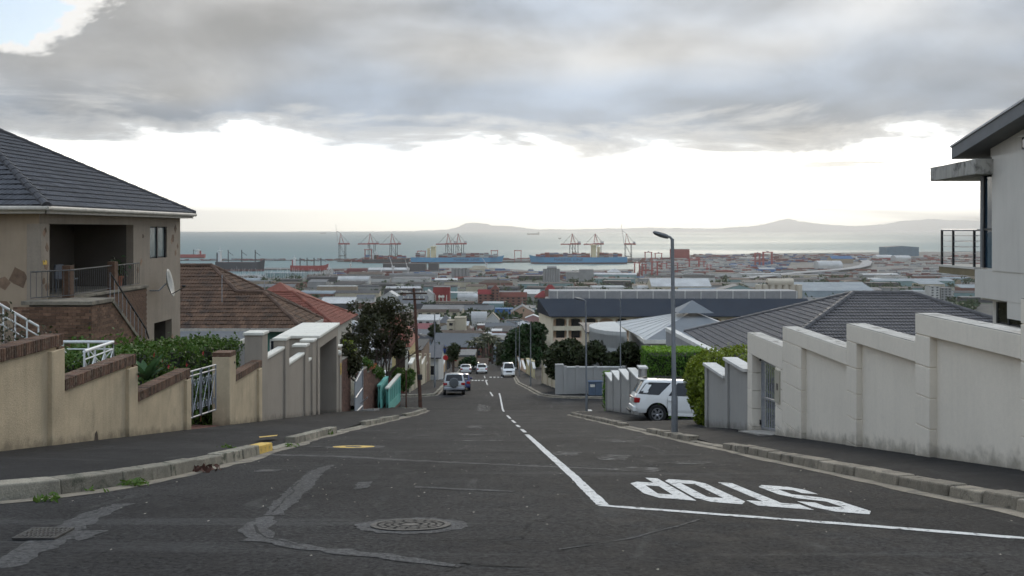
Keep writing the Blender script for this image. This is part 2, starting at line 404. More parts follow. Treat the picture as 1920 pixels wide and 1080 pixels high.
def pavement(name, kerb, wall, label, kmat, seg, seed, stones=True, dz=.13, dropped=(), yellow=(), dip=None):
    """kerb: list of XY going downhill, wall: same length list of XY"""
    r = random.Random(seed)
    b = MB()
    inn = [Vector(k) + (Vector(w) - Vector(k)).normalized() * .22 for k, w in zip(kerb, wall)]
    for i, (k, w) in enumerate(zip(kerb, wall)):
        zk, zw = prof(k[1]) + (.03 if any(p0 - .4 <= k[1] <= p1 + .4 for p0, p1 in dropped) else dz - .03), prof(w[1]) + dz + .05
        e = dip[2] if dip and dip[0] <= w[1] <= dip[1] else 0; zw -= e; zm = (zk + zw) / 2 + .02 - e * .4
        b.v += [(inn[i].x, inn[i].y, zk), ((k[0] + w[0]) / 2, (k[1] + w[1]) / 2, zm), (w[0], w[1], zw)]
    for i in range(len(kerb) - 1):
        for j in range(2): b.f.append([i * 3 + j, i * 3 + j + 1, i * 3 + j + 4, i * 3 + j + 3]); b.m.append(0)
    n0 = len(b.v)
    for q in inn: b.v.append((q.x, q.y, prof(q.y) - .2))
    for i in range(len(kerb) - 1): b.f.append([i * 3, i * 3 + 3, n0 + i + 1, n0 + i]); b.m.append(0)
    pv = b.build(name, m_pave, fix=False); tag(pv, label, kind='structure')
    # resample the kerb line
    k3 = [Vector((x, y, 0)) for x, y in kerb]; L = [0]
    for a, c in zip(k3, k3[1:]): L.append(L[-1] + (c - a).length)
    def at(s):
        s = min(max(s, 0), L[-1] - 1e-4); i = max(j for j in range(len(L)) if L[j] <= s); i = min(i, len(k3) - 2)
        return k3[i].lerp(k3[i + 1], (s - L[i]) / (L[i + 1] - L[i]))
    cen = Vector((np.mean([w[0] for w in wall]), 0, 0))
    s = 0.0
    side = 1 if wall[len(wall) // 2][0] > kerb[len(kerb) // 2][0] else -1
    while s < L[-1] - .3:
        ln = r.uniform(.82, 1.02) * seg
        a, c = at(s + .012), at(min(s + ln - .012, L[-1]))
        d = (c - a).normalized(); nrm = Vector((d.y, -d.x, 0)) * side
        if nrm.dot(Vector((side, 0, 0))) < -.2: nrm = -nrm
        ym = (a.y + c.y) / 2
        drop = any(p0 <= ym <= p1 for p0, p1 in dropped)
        h = .035 if drop else dz + r.uniform(-.012, .018)
        j = nrm * r.uniform(-.015, .02)
        za, zc = prof(a.y), prof(c.y)
        bb = MB(); t = .26; off = -nrm * .0
        A, Cc = a + j, c + j
        lean = nrm * .03
        pts = [A - nrm * .001, Cc - nrm * .001, Cc + nrm * t, A + nrm * t]
        low = [(p.x, p.y, (za if i in (0, 3) else zc) - .12) for i, p in enumerate(pts)]
        top = [((p + (lean if i < 2 else Vector())).x, (p + (lean if i < 2 else Vector())).y, (za if i in (0, 3) else zc) + h + (.0 if i < 2 else .008)) for i, p in enumerate(pts)]
        yel = any(p0 <= ym <= p1 for p0, p1 in yellow)
        bb.hexa(low + top).build('kerb_stone', m_yellow if yel else kmat, pv, bev=.018)
        s += ln
    # concrete channel in front of the kerb
    g = MB(); N = int(L[-1] / .5)
    for i in range(N + 1):
        s = L[-1] * i / N; p = at(s); q = at(min(s + .05, L[-1])); d = (q - p).normalized() if (q - p).length > 1e-5 else d
        nrm = Vector((d.y, -d.x, 0)) * side
        if nrm.dot(Vector((side, 0, 0))) < -.2: nrm = -nrm
        w = .17 + .07 * math.sin(s * 1.3) * r.random() + r.uniform(-.03, .03)
        o = p - nrm * w; i2 = p + nrm * .03
        g.v += [(i2.x, i2.y, prof(i2.y) + .012), (o.x, o.y, prof(o.y) + .005)]
    for i in range(N): g.f.append([2 * i, 2 * i + 1, 2 * i + 3, 2 * i + 2]); g.m.append(0)
    g.build('gutter_channel', m_conc, pv, fix=False)
    return pv
ysl = [7.6, 8.1, 8.7, 9.4, 10.4, 11.2, 12, 13.5, 15, 18, 20, 23.5, 28, 32, 36, 40, 44, 48, 52, 55, 57.5]
kerb = [(-9.5, 7.3)] + [(kL(y), y) for y in ysl] + [(-5.6, 58.6), (-6.1, 59.4), (-6.9, 59.9), (-8.4, 60.2)]
wall = [(-9.6, 9.0)] + [(-7.55 - .03 * max(y, 11.), max(y, 9.2 + .2 * i)) for i, y in enumerate(ysl)] + [(-9.2, 57.8), (-9.3, 58.6), (-9.35, 59.2), (-9.4, 60)]
pav_l = pavement('pavement_left', kerb, wall, 'dark asphalt pavement in front of the cream and taupe walls', m_kerbl, 1.25, 3, dz=.165, dropped=((18.3, 19.6), (26, 31.5), (41.8, 45.5)), yellow=((16.9, 18.1),))
ysr = [4.5, 6.5, 8.3, 10, 12, 14, 16, 19, 22, 25, 28, 31, 34, 37, 40, 43, 46, 48.5, 50]
kerb = [(kR(y), y) for y in ysr] + [(3.35, 51), (3.7, 51.9), (4.4, 52.6), (5.4, 53.0), (6.6, 53.2)]
wall = [(6.32 - .012 * y, y) for y in ysr] + [(5.72, 51), (5.72, 51.6), (5.9, 52), (6.2, 52.4), (6.6, 52.7)]
wall = [(w[0] + (3.2 if 27.8 < w[1] < 39.6 else 0.03), w[1]) for w in wall]
pav_r = pavement('pavement_right', kerb, wall, 'dark asphalt pavement in front of the stepped white wall', m_kerb, .62, 4, dropped=((18.5, 21.2), (26.5, 31),), dip=(34.5, 39.9, .5))
# far pavements below the side streets
ysf = [69.2, 71, 75, 80, 88, 97, 110, 124, 140, 160, 185]
pavement('pavement_left', [(-8.6, 69.3), (-7.0, 69.6), (-6.2, 70.3)] + [(kL(y), y) for y in ysf[1:]], [(-9.6, 71), (-9.6, 71.5), (-9.6, 72)] + [(kL(y) - 2.2, y + 1) for y in ysf[1:]], 'lower asphalt pavement past the side street with cream walls', m_kerbl, 1.6, 5)
pavement('pavement_right', [(8.5, 68.2), (6, 68), (4.2, 68.2), (3.1, 69)] + [(kR(y), y) for y in ysf[1:]], [(8.5, 70.0), (6.1, 70), (5.2, 70.4), (4.9, 71)] + [(kR(y) + 2.3, y + 1) for y in ysf[1:]], 'lower asphalt pavement past the side street with grey wall', m_kerb, 1.6, 6)

# ---------------------------------------------------------------- road markings and covers
def RP(px, py): Y = 1.09 * F / (py - 741.1); return Vector(((px - 960) / F * Y, Y, 0))
def decal(name, pts, m, parent=road, dz=.005, jag=0., n=1, seed=1):
    """thin painted or sealed sheet on the road; pts in plan"""
    r = random.Random(seed); q = []
    for i, p in enumerate(pts):
        c = pts[(i + 1) % len(pts)]
        k = max(1, int((Vector(c) - Vector(p)).length / .12)) if jag else max(1, int((Vector(c) - Vector(p)).length / 1.5))
        for j in range(k):
            v = Vector(p).lerp(Vector(c), j / k)
            q.append((v.x + r.uniform(-jag, jag), v.y + r.uniform(-jag, jag) * 1.6))
    b = MB(); b.poly([(x, y, prof(y) + dz) for x, y in q]); o = b.build(name, m, parent, fix=True)
    bm = bmesh.new(); bm.from_mesh(o.data); bmesh.ops.triangulate(bm, faces=bm.faces)
    for f in bm.faces:
        if f.normal.z < 0: f.normal_flip()
    bm.to_mesh(o.data); bm.free()
    return o
def band(name, path, w, m, dz=.005, jag=0., seed=1):
    L, Rr = [], []
    for i, p in enumerate(path):
        p = Vector(p).to_2d(); a = Vector(path[max(i - 1, 0)]).to_2d(); c = Vector(path[min(i + 1, len(path) - 1)]).to_2d()
        d = (c - a).normalized(); nn = Vector((d.y, -d.x)); ww = w[i] if hasattr(w, '__len__') else w
        L.append(p - nn * ww / 2); Rr.append(p + nn * ww / 2)
    return decal(name, [(*q, 0) for q in L + Rr[::-1]], m, dz=dz, jag=jag, seed=seed)
band('centre_line', [RP(1130, 947), RP(1075, 893), RP(1030, 853), RP(988, 815)], .125, m_white, jag=.008)
band('stop_line', [RP(1128, 948) + Vector((-.02, 0, 0)), RP(1400, 969), RP(1700, 992), RP(1960, 1013), RP(2300, 1040)], .125, m_white, jag=.008, seed=2)
for i, (a, c) in enumerate((((978, 805), (985, 811)), ((969, 797), (974, 801)), ((960, 788), (966, 793)), ((951, 779), (957, 785)), ((936, 766), (945, 774)))):
    p, q = RP(*a), RP(*c); band('lane_dash', [p, q], .11, m_white, seed=i)
def GP(px, py): Y = y_at(py); return Vector(((px - 960) / F * Y, Y, 0))
for a, c in (((924, 745), (919, 735)), ((914, 722), (911, 714)), ((909.5, 709), (908, 705))):
    band('lane_dash', [GP(*a), GP(*c)], .12, m_white)
for px in (878, 884, 890, 896, 903, 910): decal('give_way_dash', [GP(px, 714), GP(px + 4, 714), GP(px + 4, 712.6), GP(px, 712.6)], m_white)
for px in (918, 925, 932, 939): decal('give_way_dash', [GP(px, 708), GP(px + 4, 708), GP(px + 4, 706.6), GP(px, 706.6)], m_white)
p = [RP(1093, 763), RP(1098, 763), RP(1111, 772), RP(1105, 772)]
decal('give_way_dash', [(5.0, 60.2, 0), (5.25, 60.2, 0), (5.1, 57.6, 0), (4.85, 57.6, 0)], m_white)
decal('give_way_dash', [(7.3, 60.8, 0), (7.6, 60.8, 0), (7.5, 58.6, 0), (7.2, 58.6, 0)], m_white)
# the painted word, its foot towards the drivers who climb the hill
def letter(x_right, w, strokes):
    for st in strokes:
        pass
LT = {'S': [[(.22, 0), (.78, 0), (1, .12), (1, .44), (.82, .56), (.34, .62), (.34, .82), (.67, .82), (.67, .70), (1, .70), (1, .88), (.78, 1), (.22, 1), (0, .88), (0, .56), (.18, .45), (.66, .39), (.66, .18), (.33, .18), (.33, .30), (0, .30), (0, .12)]],
      'T': [[(.33, 0), (.67, 0), (.67, .82), (1, .82), (1, 1), (0, 1), (0, .82), (.33, .82)]],
      'P': [[(0, 0), (.33, 0), (.33, .28), (.75, .28), (1, .40), (1, .86), (.78, 1), (0, 1)]],
      'O': [[(.2, 0), (.8, 0), (1, .12), (1, .88), (.8, 1), (.2, 1), (0, .88), (0, .12)]]}
HOLE = {'P': [(.33, .45), (.66, .45), (.66, .82), (.33, .82)], 'O': [(.33, .20), (.67, .20), (.67, .80), (.33, .80)]}
def paint_letter(ch, xr, w):
    def mp(u, v):
        x = xr - u * w; y = 11.95 - .78 * (x - 1.75) - v * 2.5 + (.0); return (x, y)
    b = MB(); outer = [mp(*q) for q in LT[ch][0]]
    bm = bmesh.new()
    def ring(pts): 
        vs = [bm.verts.new((x, y, prof(y) + .005)) for x, y in pts]
        return [bm.edges.new((vs[i], vs[(i + 1) % len(vs)])) for i in range(len(vs))]
    es = ring(outer)
    if ch in HOLE: es += ring([mp(*q) for q in HOLE[ch]])
    bmesh.ops.triangle_fill(bm, edges=es, use_beauty=True)
    for f in bm.faces:
        if f.normal.z < 0: f.normal_flip()
    me = bpy.data.meshes.new('painted_letter'); bm.to_mesh(me); bm.free(); me.materials.append(m_white)
    mesh_obj('painted_letter', me, road, (0, 0, 0))
for ch, xr in (('S', 3.36), ('T', 2.86), ('O', 2.38), ('P', 1.90)): paint_letter(ch, xr, .44)
# sealed trench strips, worn patches
band('sealed_trench', [RP(622, 872), RP(592, 885), RP(560, 918), RP(528, 948), RP(512, 966)], [.12, .22, .24, .22, .16], m_patch, .004, .03, 3)
band('sealed_trench', [RP(505, 968), RP(478, 992), RP(486, 1012), RP(560, 1024), RP(690, 1040), RP(800, 1052), RP(870, 1062)], [.14, .24, .22, .15, .14, .13, .08], m_patch, .0045, .03, 4)
band('sealed_trench', [RP(480, 852), RP(640, 856), RP(860, 868), RP(1050, 876), RP(1230, 884)], [.3, .28, .22, .25, .15], m_patch, .003, .05, 5)
band('sealed_trench', [RP(230, 945), RP(160, 972), RP(60, 1030), RP(0, 1065)], [.18, .25, .25, .2], m_patch, .003, .04, 6)
band('sealed_trench', [RP(100, 1003), RP(190, 1003)], [.6, .5], m_patch, .0035, .05, 7)
decal('worn_patch', [RP(672, 905), RP(698, 903), RP(690, 916), RP(664, 918)], m_patch, jag=.02)
decal('worn_patch', [RP(780, 912), RP(960, 921), RP(960, 923), RP(780, 915)], m_patch, jag=.02)
m_smear = mat('worn_smear', (.030, .029, .028), .85, .2, 6., .3, 30, spec=.12, stain=((.16, .157, .15), 4.5, .47, .66), fine=.3)
for i, (px, py, w, h) in enumerate(((1060, 850, 60, 9), (1150, 858, 70, 12), (1195, 880, 110, 9), (890, 800, 34, 6), (885, 815, 50, 3), (1290, 868, 90, 5), (905, 772, 30, 4), (1170, 828, 60, 5), (905, 826, 110, 2), (600, 838, 60, 3))):
    decal('worn_patch', [RP(px - w / 2, py), RP(px - w * .2, py - h / 2), RP(px + w / 2, py - h * .3), RP(px + w * .35, py + h / 2), RP(px - w * .3, py + h * .4)], m_smear, dz=.0032 + i * .0002, jag=.05, seed=40 + i)
band('hairline_seal', [RP(1050, 1030), RP(1180, 1010), RP(1290, 982), RP(1310, 974)], .025, m_patch, .004, .01, 8)
for i, pth in enumerate(([(560, 905), (548, 915), (552, 922), (535, 935), (528, 945), (510, 962)], [(478, 985), (484, 1000), (500, 1008), (530, 1014), (560, 1024)], [(860, 1054), (855, 1062), (845, 1068), (830, 1070)], [(858, 1054), (920, 1060), (1000, 1062)])): band('crack_line', [RP(*q) for q in pth], .022, m_dark, .0065, .010, 20 + i)
def ringdecal(cx, cy, r0, r1, m, dz, name, parent, n=40, jag=0.):
    b = MB(); r = random.Random(5)
    for k in range(n):
        t = 2 * math.pi * k / n; q = 1 + r.uniform(-jag, jag)
        for rr in (r0, r1 * q): x, y = cx + rr * math.cos(t), cy + rr * math.sin(t); b.v.append((x, y, prof(y) + dz))
    for k in range(n): j = (k + 1) % n; b.f.append([2 * k, 2 * k + 1, 2 * j + 1, 2 * j]); b.m.append(0)
    return b.build(name, m, parent, fix=False)
def manhole():
    c = RP(770, 985.5); cx, cy = c.x, c.y
    t = thing('manhole_cover', (cx, cy, prof(cy)), 'round cast iron manhole cover with slotted rings in the asphalt', 'manhole cover')
    ringdecal(cx, cy, .0, .46, m_patch, .004, 'asphalt_collar', t, jag=.07)
    ringdecal(cx, cy, .0, .335, m_dark, .008, 'pit_plate', t)
    slope = (prof(cy + .3) - prof(cy - .3)) / .6
    for i, (a, bq, ns) in enumerate(((.285, .335, 1), (.225, .265, 16), (.165, .205, 12), (.105, .145, 9), (.0, .075, 1))):
        b = MB(); n = 48
        for s in range(ns):
            t0 = 2 * math.pi * s / ns; t1 = 2 * math.pi * (s + (.80 if ns > 1 else 1)) / ns; k = max(3, n // ns)
            o = len(b.v)
            for q in range(k + 1):
                th = t0 + (t1 - t0) * q / k
                for rr in (a, bq):
                    x, y = cx + rr * math.cos(th), cy + rr * math.sin(th)
                    b.v += [(x, y, prof(y) + .0085), (x, y, prof(y) + .013)]
            for q in range(k):
                e = o + q * 4
                b.f += [[e + 1, e + 3, e + 7, e + 5], [e, e + 1, e + 5, e + 4], [e + 2, e + 6, e + 7, e + 3]]; b.m += [0] * 3
        b.build('iron_ring', m_iron, t)
manhole()
def gully():
    q = [RP(22, 1013), RP(102, 1013), RP(140, 993), RP(62, 993)]
    cy = np.mean([p.y for p in q]); cx = np.mean([p.x for p in q])
    t = thing('drain_grate', (cx, cy, prof(cy)), 'rectangular iron drain grate in the road near the kerb corner', 'drain grate')
    Z = lambda v, d: (v.x, v.y, prof(v.y) + d)
    MB().poly([Z(v, .006) for v in q]).build('pit_plate', m_dark, t)
    L = lambda u, v: q[0].lerp(q[1], u).lerp(q[3].lerp(q[2], u), v)
    def bar(u0, v0, u1, v1, name):
        p = [L(u0, v0), L(u1, v0), L(u1, v1), L(u0, v1)]
        MB().hexa([Z(v, .007) for v in p] + [Z(v, .022) for v in p]).build(name, m_iron, t)
    bar(0, 0, 1, .07, 'frame_bar'); bar(0, .93, 1, 1, 'frame_bar'); bar(0, .07, .05, .93, 'frame_bar'); bar(.95, .07, 1, .93, 'frame_bar')
    for i in range(9): bar(.08 + i * .098, .08, .13 + i * .098, .92, 'grate_bar')
    for v in (.28, .5, .72): bar(.05, v - .03, .95, v + .03, 'cross_bar')
gully()
c = RP(663, 838); t = thing('hydrant_cover', (c.x, c.y, prof(c.y)), 'round hydrant cover ringed with yellow paint on the asphalt', 'hydrant cover')
ringdecal(c.x, c.y, .0, .62, m_patch, .0035, 'asphalt_collar', t, jag=.1); ringdecal(c.x, c.y, .17, .43, m_yellow, .007, 'painted_ring', t, jag=.05); ringdecal(c.x, c.y, 0, .17, m_iron, .012, 'iron_lid', t)
c = RP(502, 883); t = thing('valve_cover', (c.x, c.y, prof(c.y)), 'small square valve cover in the road beside the sealed crack', 'valve cover')
decal('concrete_collar', [c + Vector((-.17, -.2, 0)), c + Vector((.15, -.2, 0)), c + Vector((.17, .2, 0)), c + Vector((-.15, .2, 0))], m_patch, t, .005, .01); decal('iron_lid', [c + Vector((-.09, -.11, 0)), c + Vector((.09, -.11, 0)), c + Vector((.09, .11, 0)), c + Vector((-.09, .11, 0))], m_iron, t, .010)
for pts, par in (((RP(383, 822), RP(440, 822), RP(440, 825), RP(383, 825.5)), pav_l), ((RP(485, 833), RP(520, 829), RP(520, 831), RP(487, 835)), pav_l)):
    o = decal('painted_bar', [v for v in pts], m_yellow, par, .17)
decal('concrete_patch', [RP(1740, 886), RP(1790, 876), RP(1828, 878), RP(1760, 889)], m_conc, pav_r, .165, .02)
# ---------------------------------------------------------------- shared building helpers
def wseg(b, a, c, zba, zbc, zta, ztc, th, inw, off=0., mi=0):
    """a stretch of wall between plan points a and c; inw = +1/-1: the side away from the street"""
    fa, fc = a[0] - inw * off, c[0] - inw * off; ba, bc = a[0] + inw * th, c[0] + inw * th
    return b.hexa([(fa, a[1], zba), (fc, c[1], zbc), (bc, c[1], zbc), (ba, a[1], zba), (fa, a[1], zta), (fc, c[1], ztc), (bc, c[1], ztc), (ba, a[1], zta)], mi)
_TM = {}
def clip_poly(p, q):          # Sutherland-Hodgman, q convex ccw
    out = list(p)
    for i in range(len(q)):
        a, b = q[i], q[(i + 1) % len(q)]; inp = out; out = []
        for j in range(len(inp)):
            c, d = inp[j - 1], inp[j]
            fc = (b[0] - a[0]) * (c[1] - a[1]) - (b[1] - a[1]) * (c[0] - a[0]); fd = (b[0] - a[0]) * (d[1] - a[1]) - (b[1] - a[1]) * (d[0] - a[0])
            if fd >= 0:
                if fc < 0: t = fc / (fc - fd); out.append((c[0] + t * (d[0] - c[0]), c[1] + t * (d[1] - c[1])))
                out.append(d)
            elif fc >= 0: t = fc / (fc - fd); out.append((c[0] + t * (d[0] - c[0]), c[1] + t * (d[1] - c[1])))
        if len(out) < 3: return []
    return out
def area2(p): return abs(sum(p[i - 1][0] * p[i][1] - p[i][0] * p[i - 1][1] for i in range(len(p)))) / 2
def tile_mesh(w, h, roll, lift, m):
    key = (w, h, roll, lift, m.name)
    if key in _TM: return _TM[key]
    b = MB(); us = [0, .1, .25, .4, .5, .6, .75, .9, 1.]; hs = [0, .8, 1, .25, 0, .8, 1, .25, 0] if roll else [0] * 9
    if not roll: us, hs = [0, 1.], [0, 0]
    n = len(us)
    for v, z0 in ((-.06, lift), (1.10, .0)):
        for u, q in zip(us, hs): b.v.append((u * w * .995, v * h, z0 + q * roll))
    for u, q in zip(us, hs): b.v.append((u * w * .995, -.06 * h, z0 - .004 + q * roll * .0))
    for i in range(n - 1): b.f += [[i, i + 1, n + i + 1, n + i], [i, 2 * n + i, 2 * n + i + 1, i + 1]]; b.m += [0, 0]
    me = bpy.data.meshes.new('tile'); me.from_pydata(b.v, [], b.f); me.materials.append(m)
    me.polygons.foreach_set('use_smooth', [False] * len(me.polygons)); me.update(); _TM[key] = me
    return me
def tile_roof(parent, polys, w, h, roll, lift, m, limit, name='roof'):
    """polys: 3-D roof planes; tiles laid in courses; the ones that show largest are objects, the others one part"""
    full, rest = [], MB()
    for pts in polys:
        pts = [Vector(p) for p in pts]; n = (pts[1] - pts[0]).cross(pts[2] - pts[0]).normalized()
        if n.z < 0: pts = pts[::-1]; n = -n
        e = Vector((-n.y, n.x, 0)).normalized(); s = n.cross(e).normalized()
        if s.z < 0: s, e = -s, -e
        o = min(pts, key=lambda p: p.z); q = [((p - o).dot(e), (p - o).dot(s)) for p in pts]
        sg = sum(q[i - 1][0] * q[i][1] - q[i][0] * q[i - 1][1] for i in range(len(q)))
        if sg < 0: q = q[::-1]
        a0, a1 = min(p[0] for p in q), max(p[0] for p in q); b1 = max(p[1] for p in q)
        j = 0
        while j * h < b1:
            off = (j % 2) * w / 2; i = math.floor(a0 / w) - 1
            while i * w + off < a1:
                x, y = i * w + off, j * h; cell = [(x, y), (x + w, y), (x + w, y + h), (x, y + h)]
                c = clip_poly(q, cell) if len(q) > 2 else []
                i += 1
                if len(c) < 3: continue
                A = area2(c)
                if A < .02 * w * h: continue
                base = o + e * x + s * y
                if A > .985 * w * h:
                    mw = Matrix(((e.x, s.x, n.x, base.x), (e.y, s.y, n.y, base.y), (e.z, s.z, n.z, base.z), (0, 0, 0, 1)))
                    full.append((base.length, mw))
                else:
                    k = len(rest.v)
                    hh = lambda u, v: lift * (1 - (v - y) / h) + (roll * .5 if roll else 0)
                    rest.poly([o + e * u + s * v + n * hh(u, v) for u, v in c])
                    low = sorted(c, key=lambda p: p[1])[:2]
                    if abs(low[0][1] - low[1][1]) < 1e-5:
                        A0, B0 = o + e * low[0][0] + s * (low[0][1] - .03), o + e * low[1][0] + s * (low[1][1] - .03)
                        rest.poly([A0, B0, B0 + n * (lift + roll * .5), A0 + n * (lift + roll * .5)])
            j += 1
    full.sort(key=lambda t: t[0]); me = tile_mesh(w, h, roll, lift, m)
    for d, mw in full[:limit]: mesh_obj('tile', me, parent, mw=mw)
    vs = np.array([v.co for v in me.vertices]); fs = [list(p.vertices) for p in me.polygons]
    for d, mw in full[limit:]:
        M = np.array(mw); o = len(rest.v); V = vs @ M[:3, :3].T + M[:3, 3]
        rest.v += [tuple(x) for x in V]; rest.f += [[o + k for k in f] for f in fs]; rest.m += [0] * len(fs)
    ob = rest.build('remaining_tile', m, parent, fix=False); ob['kind'] = 'stuff'
    # backing sheet so that nothing shows between the tiles
    b = MB()
    for pts in polys:
        pts = [Vector(p) - Vector((0, 0, .03)) for p in pts]; b.poly(pts)
    b.build('roof_deck', m_dark, parent)
def ridge_caps(parent, a, c, r, ln, m, name='ridge_cap'):
    a, c = Vector(a), Vector(c); L = (c - a).length; n = max(1, int(L / ln)); d = (c - a) / n
    up = Vector((0, 0, 1)); u = d.normalized(); sd = u.cross(up).normalized(); nn = sd.cross(u).normalized()
    b = MB(); k = 7
    for e, rr in ((-.05, r * 1.10), (1.03, r * .97)):
        for i in range(k):
            t = math.pi * (i / (k - 1)); b.v.append(tuple(d * e + sd * rr * math.cos(t) + nn * (rr * math.sin(t) - r * .35)))
    for i in range(k - 1): b.f.append([i, i + 1, k + i + 1, k + i]); b.m.append(0)
    b.f.append(list(range(k))); b.m.append(0)
    me = bpy.data.meshes.new(name); me.from_pydata(b.v, [], b.f); me.materials.append(m); me.update()
    for i in range(n): mesh_obj(name, me, parent, a + d * i)
def brick_face(parent, a, c, z0, z1, nrm, m, mm, limit=300, bw=.222, bh=.073, j=.011, zfun=None, count=[0]):
    """courses of real bricks over the vertical face from plan point a to c"""
    a, c = Vector((*a, 0)), Vector((*c, 0)); d = (c - a).normalized(); L = (c - a).length; nrm = Vector(nrm).normalized()
    key = ('brick', m.name)
    if key not in _TM:
        b = MB(); b.box(-bw / 2, bw / 2, -.02, .012, -bh / 2, bh / 2); me = bpy.data.meshes.new('brick'); me.from_pydata(b.v, [], b.f); me.materials.append(m); me.update(); _TM[key] = me
    me = _TM[key]; rest = MB(); k = 0; objs = []
    z = z0 + bh / 2; row = 0
    while z < z1 - bh / 2 + .01:
        s = (row % 2) * (bw + j) / 2
        while s < L:
            lo, hi = max(s - bw / 2, 0), min(s + bw / 2, L)
            mid = (lo + hi) / 2
            if (hi - lo) > .05 and (zfun is None or z + bh / 2 < zfun(mid)):
                p = a + d * mid; objs.append((p + Vector((0, 0, z)), (hi - lo) / bw))
            s += bw + j
        z += bh + j; row += 1
    objs.sort(key=lambda t: -t[0].z)
    for p, sc in objs:
        M = Matrix(((d.x * sc, -nrm.x * -1, 0, p.x), (d.y * sc, nrm.y, 0, p.y), (0, 0, 1, p.z), (0, 0, 0, 1)))
        M = Matrix(((d.x * sc, nrm.x, 0, p.x), (d.y * sc, nrm.y, 0, p.y), (0, 0, 1, p.z), (0, 0, 0, 1)))
        if k < limit: mesh_obj('brick', me, parent, mw=M); k += 1
        else:
            A = np.array(M); o = len(rest.v); V = np.array([v.co for v in me.vertices]) @ A[:3, :3].T + A[:3, 3]
            rest.v += [tuple(x) for x in V]; rest.f += [[o + q for q in f.vertices] for f in me.polygons]; rest.m += [0] * 6
    if rest.v: rest.build('remaining_brick', m, parent, fix=False)['kind'] = 'stuff'
    return k
m_cream = mat('cream_plaster', (.56, .45, .305), .92, .14, 1.2, .55, 38, spec=.2, streak=.10, fine=.07, stain=((.36, .29, .20), .9, .58, .78), splash=(.16, .13, .09))
m_brickc = mat('coping_brick', (.125, .066, .040), .85, .3, 9., .4, 60, rnd=.6, fine=.25, stain=((.17, .125, .085), 11., .5, .66))
m_mort = mat('mortar', (.085, .07, .055), .95, .2, 10.)
m_taupe = mat('taupe_plaster', (.36, .312, .258), .9, .06, .9, .12, 50, spec=.2, streak=.06, splash=(.14, .12, .10))
m_cap = mat('white_cap', (.74, .71, .63), .85, .08, 2., .1, 50, streak=.10)
m_wroof = mat('charcoal_tile', (.060, .060, .066), .62, .2, 3., .15, 60, rnd=.28, fine=.15, spec=.35)
m_wcap = mat('charcoal_ridge', (.055, .053, .056), .7, .2, 3., rnd=.2)
m_hwall = mat('house_plaster', (.30, .25, .198), .9, .10, .8, .2, 40, streak=.12, fine=.06)
m_hbeige = mat('house_beige', (.36, .28, .20), .9, .10, .8, .2, 40, streak=.10)
m_stone = mat('set_stone', (.20, .13, .085), .85, .3, 6., .4, 40, rnd=.4)
m_hbrick = mat('terrace_brick', (.155, .088, .055), .85, .25, 8., .3, 60, rnd=.38, fine=.15)
m_gut = mat('gutter_paint', (.52, .48, .42), .6, .12, 1.5, streak=.2)
m_blk = mat('black_metal', (.018, .018, .019), .5, 0, spec=.5)
m_gal = mat('galvanised_steel', (.36, .37, .39), .45, .15, 6., metal=.6)
m_dkrail = mat('railing_grey', (.09, .088, .085), .6, .1, 6.)
m_wmet = mat('white_metal', (.72, .72, .70), .5, .08, 6.)
m_glass = glassmat('window_glass')
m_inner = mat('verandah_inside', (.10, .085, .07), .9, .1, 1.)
m_wood = mat('dark_wood', (.05, .03, .02), .6, .3, 8.)
m_curt = mat('curtain', (.40, .40, .37), .9, .1, 5.)

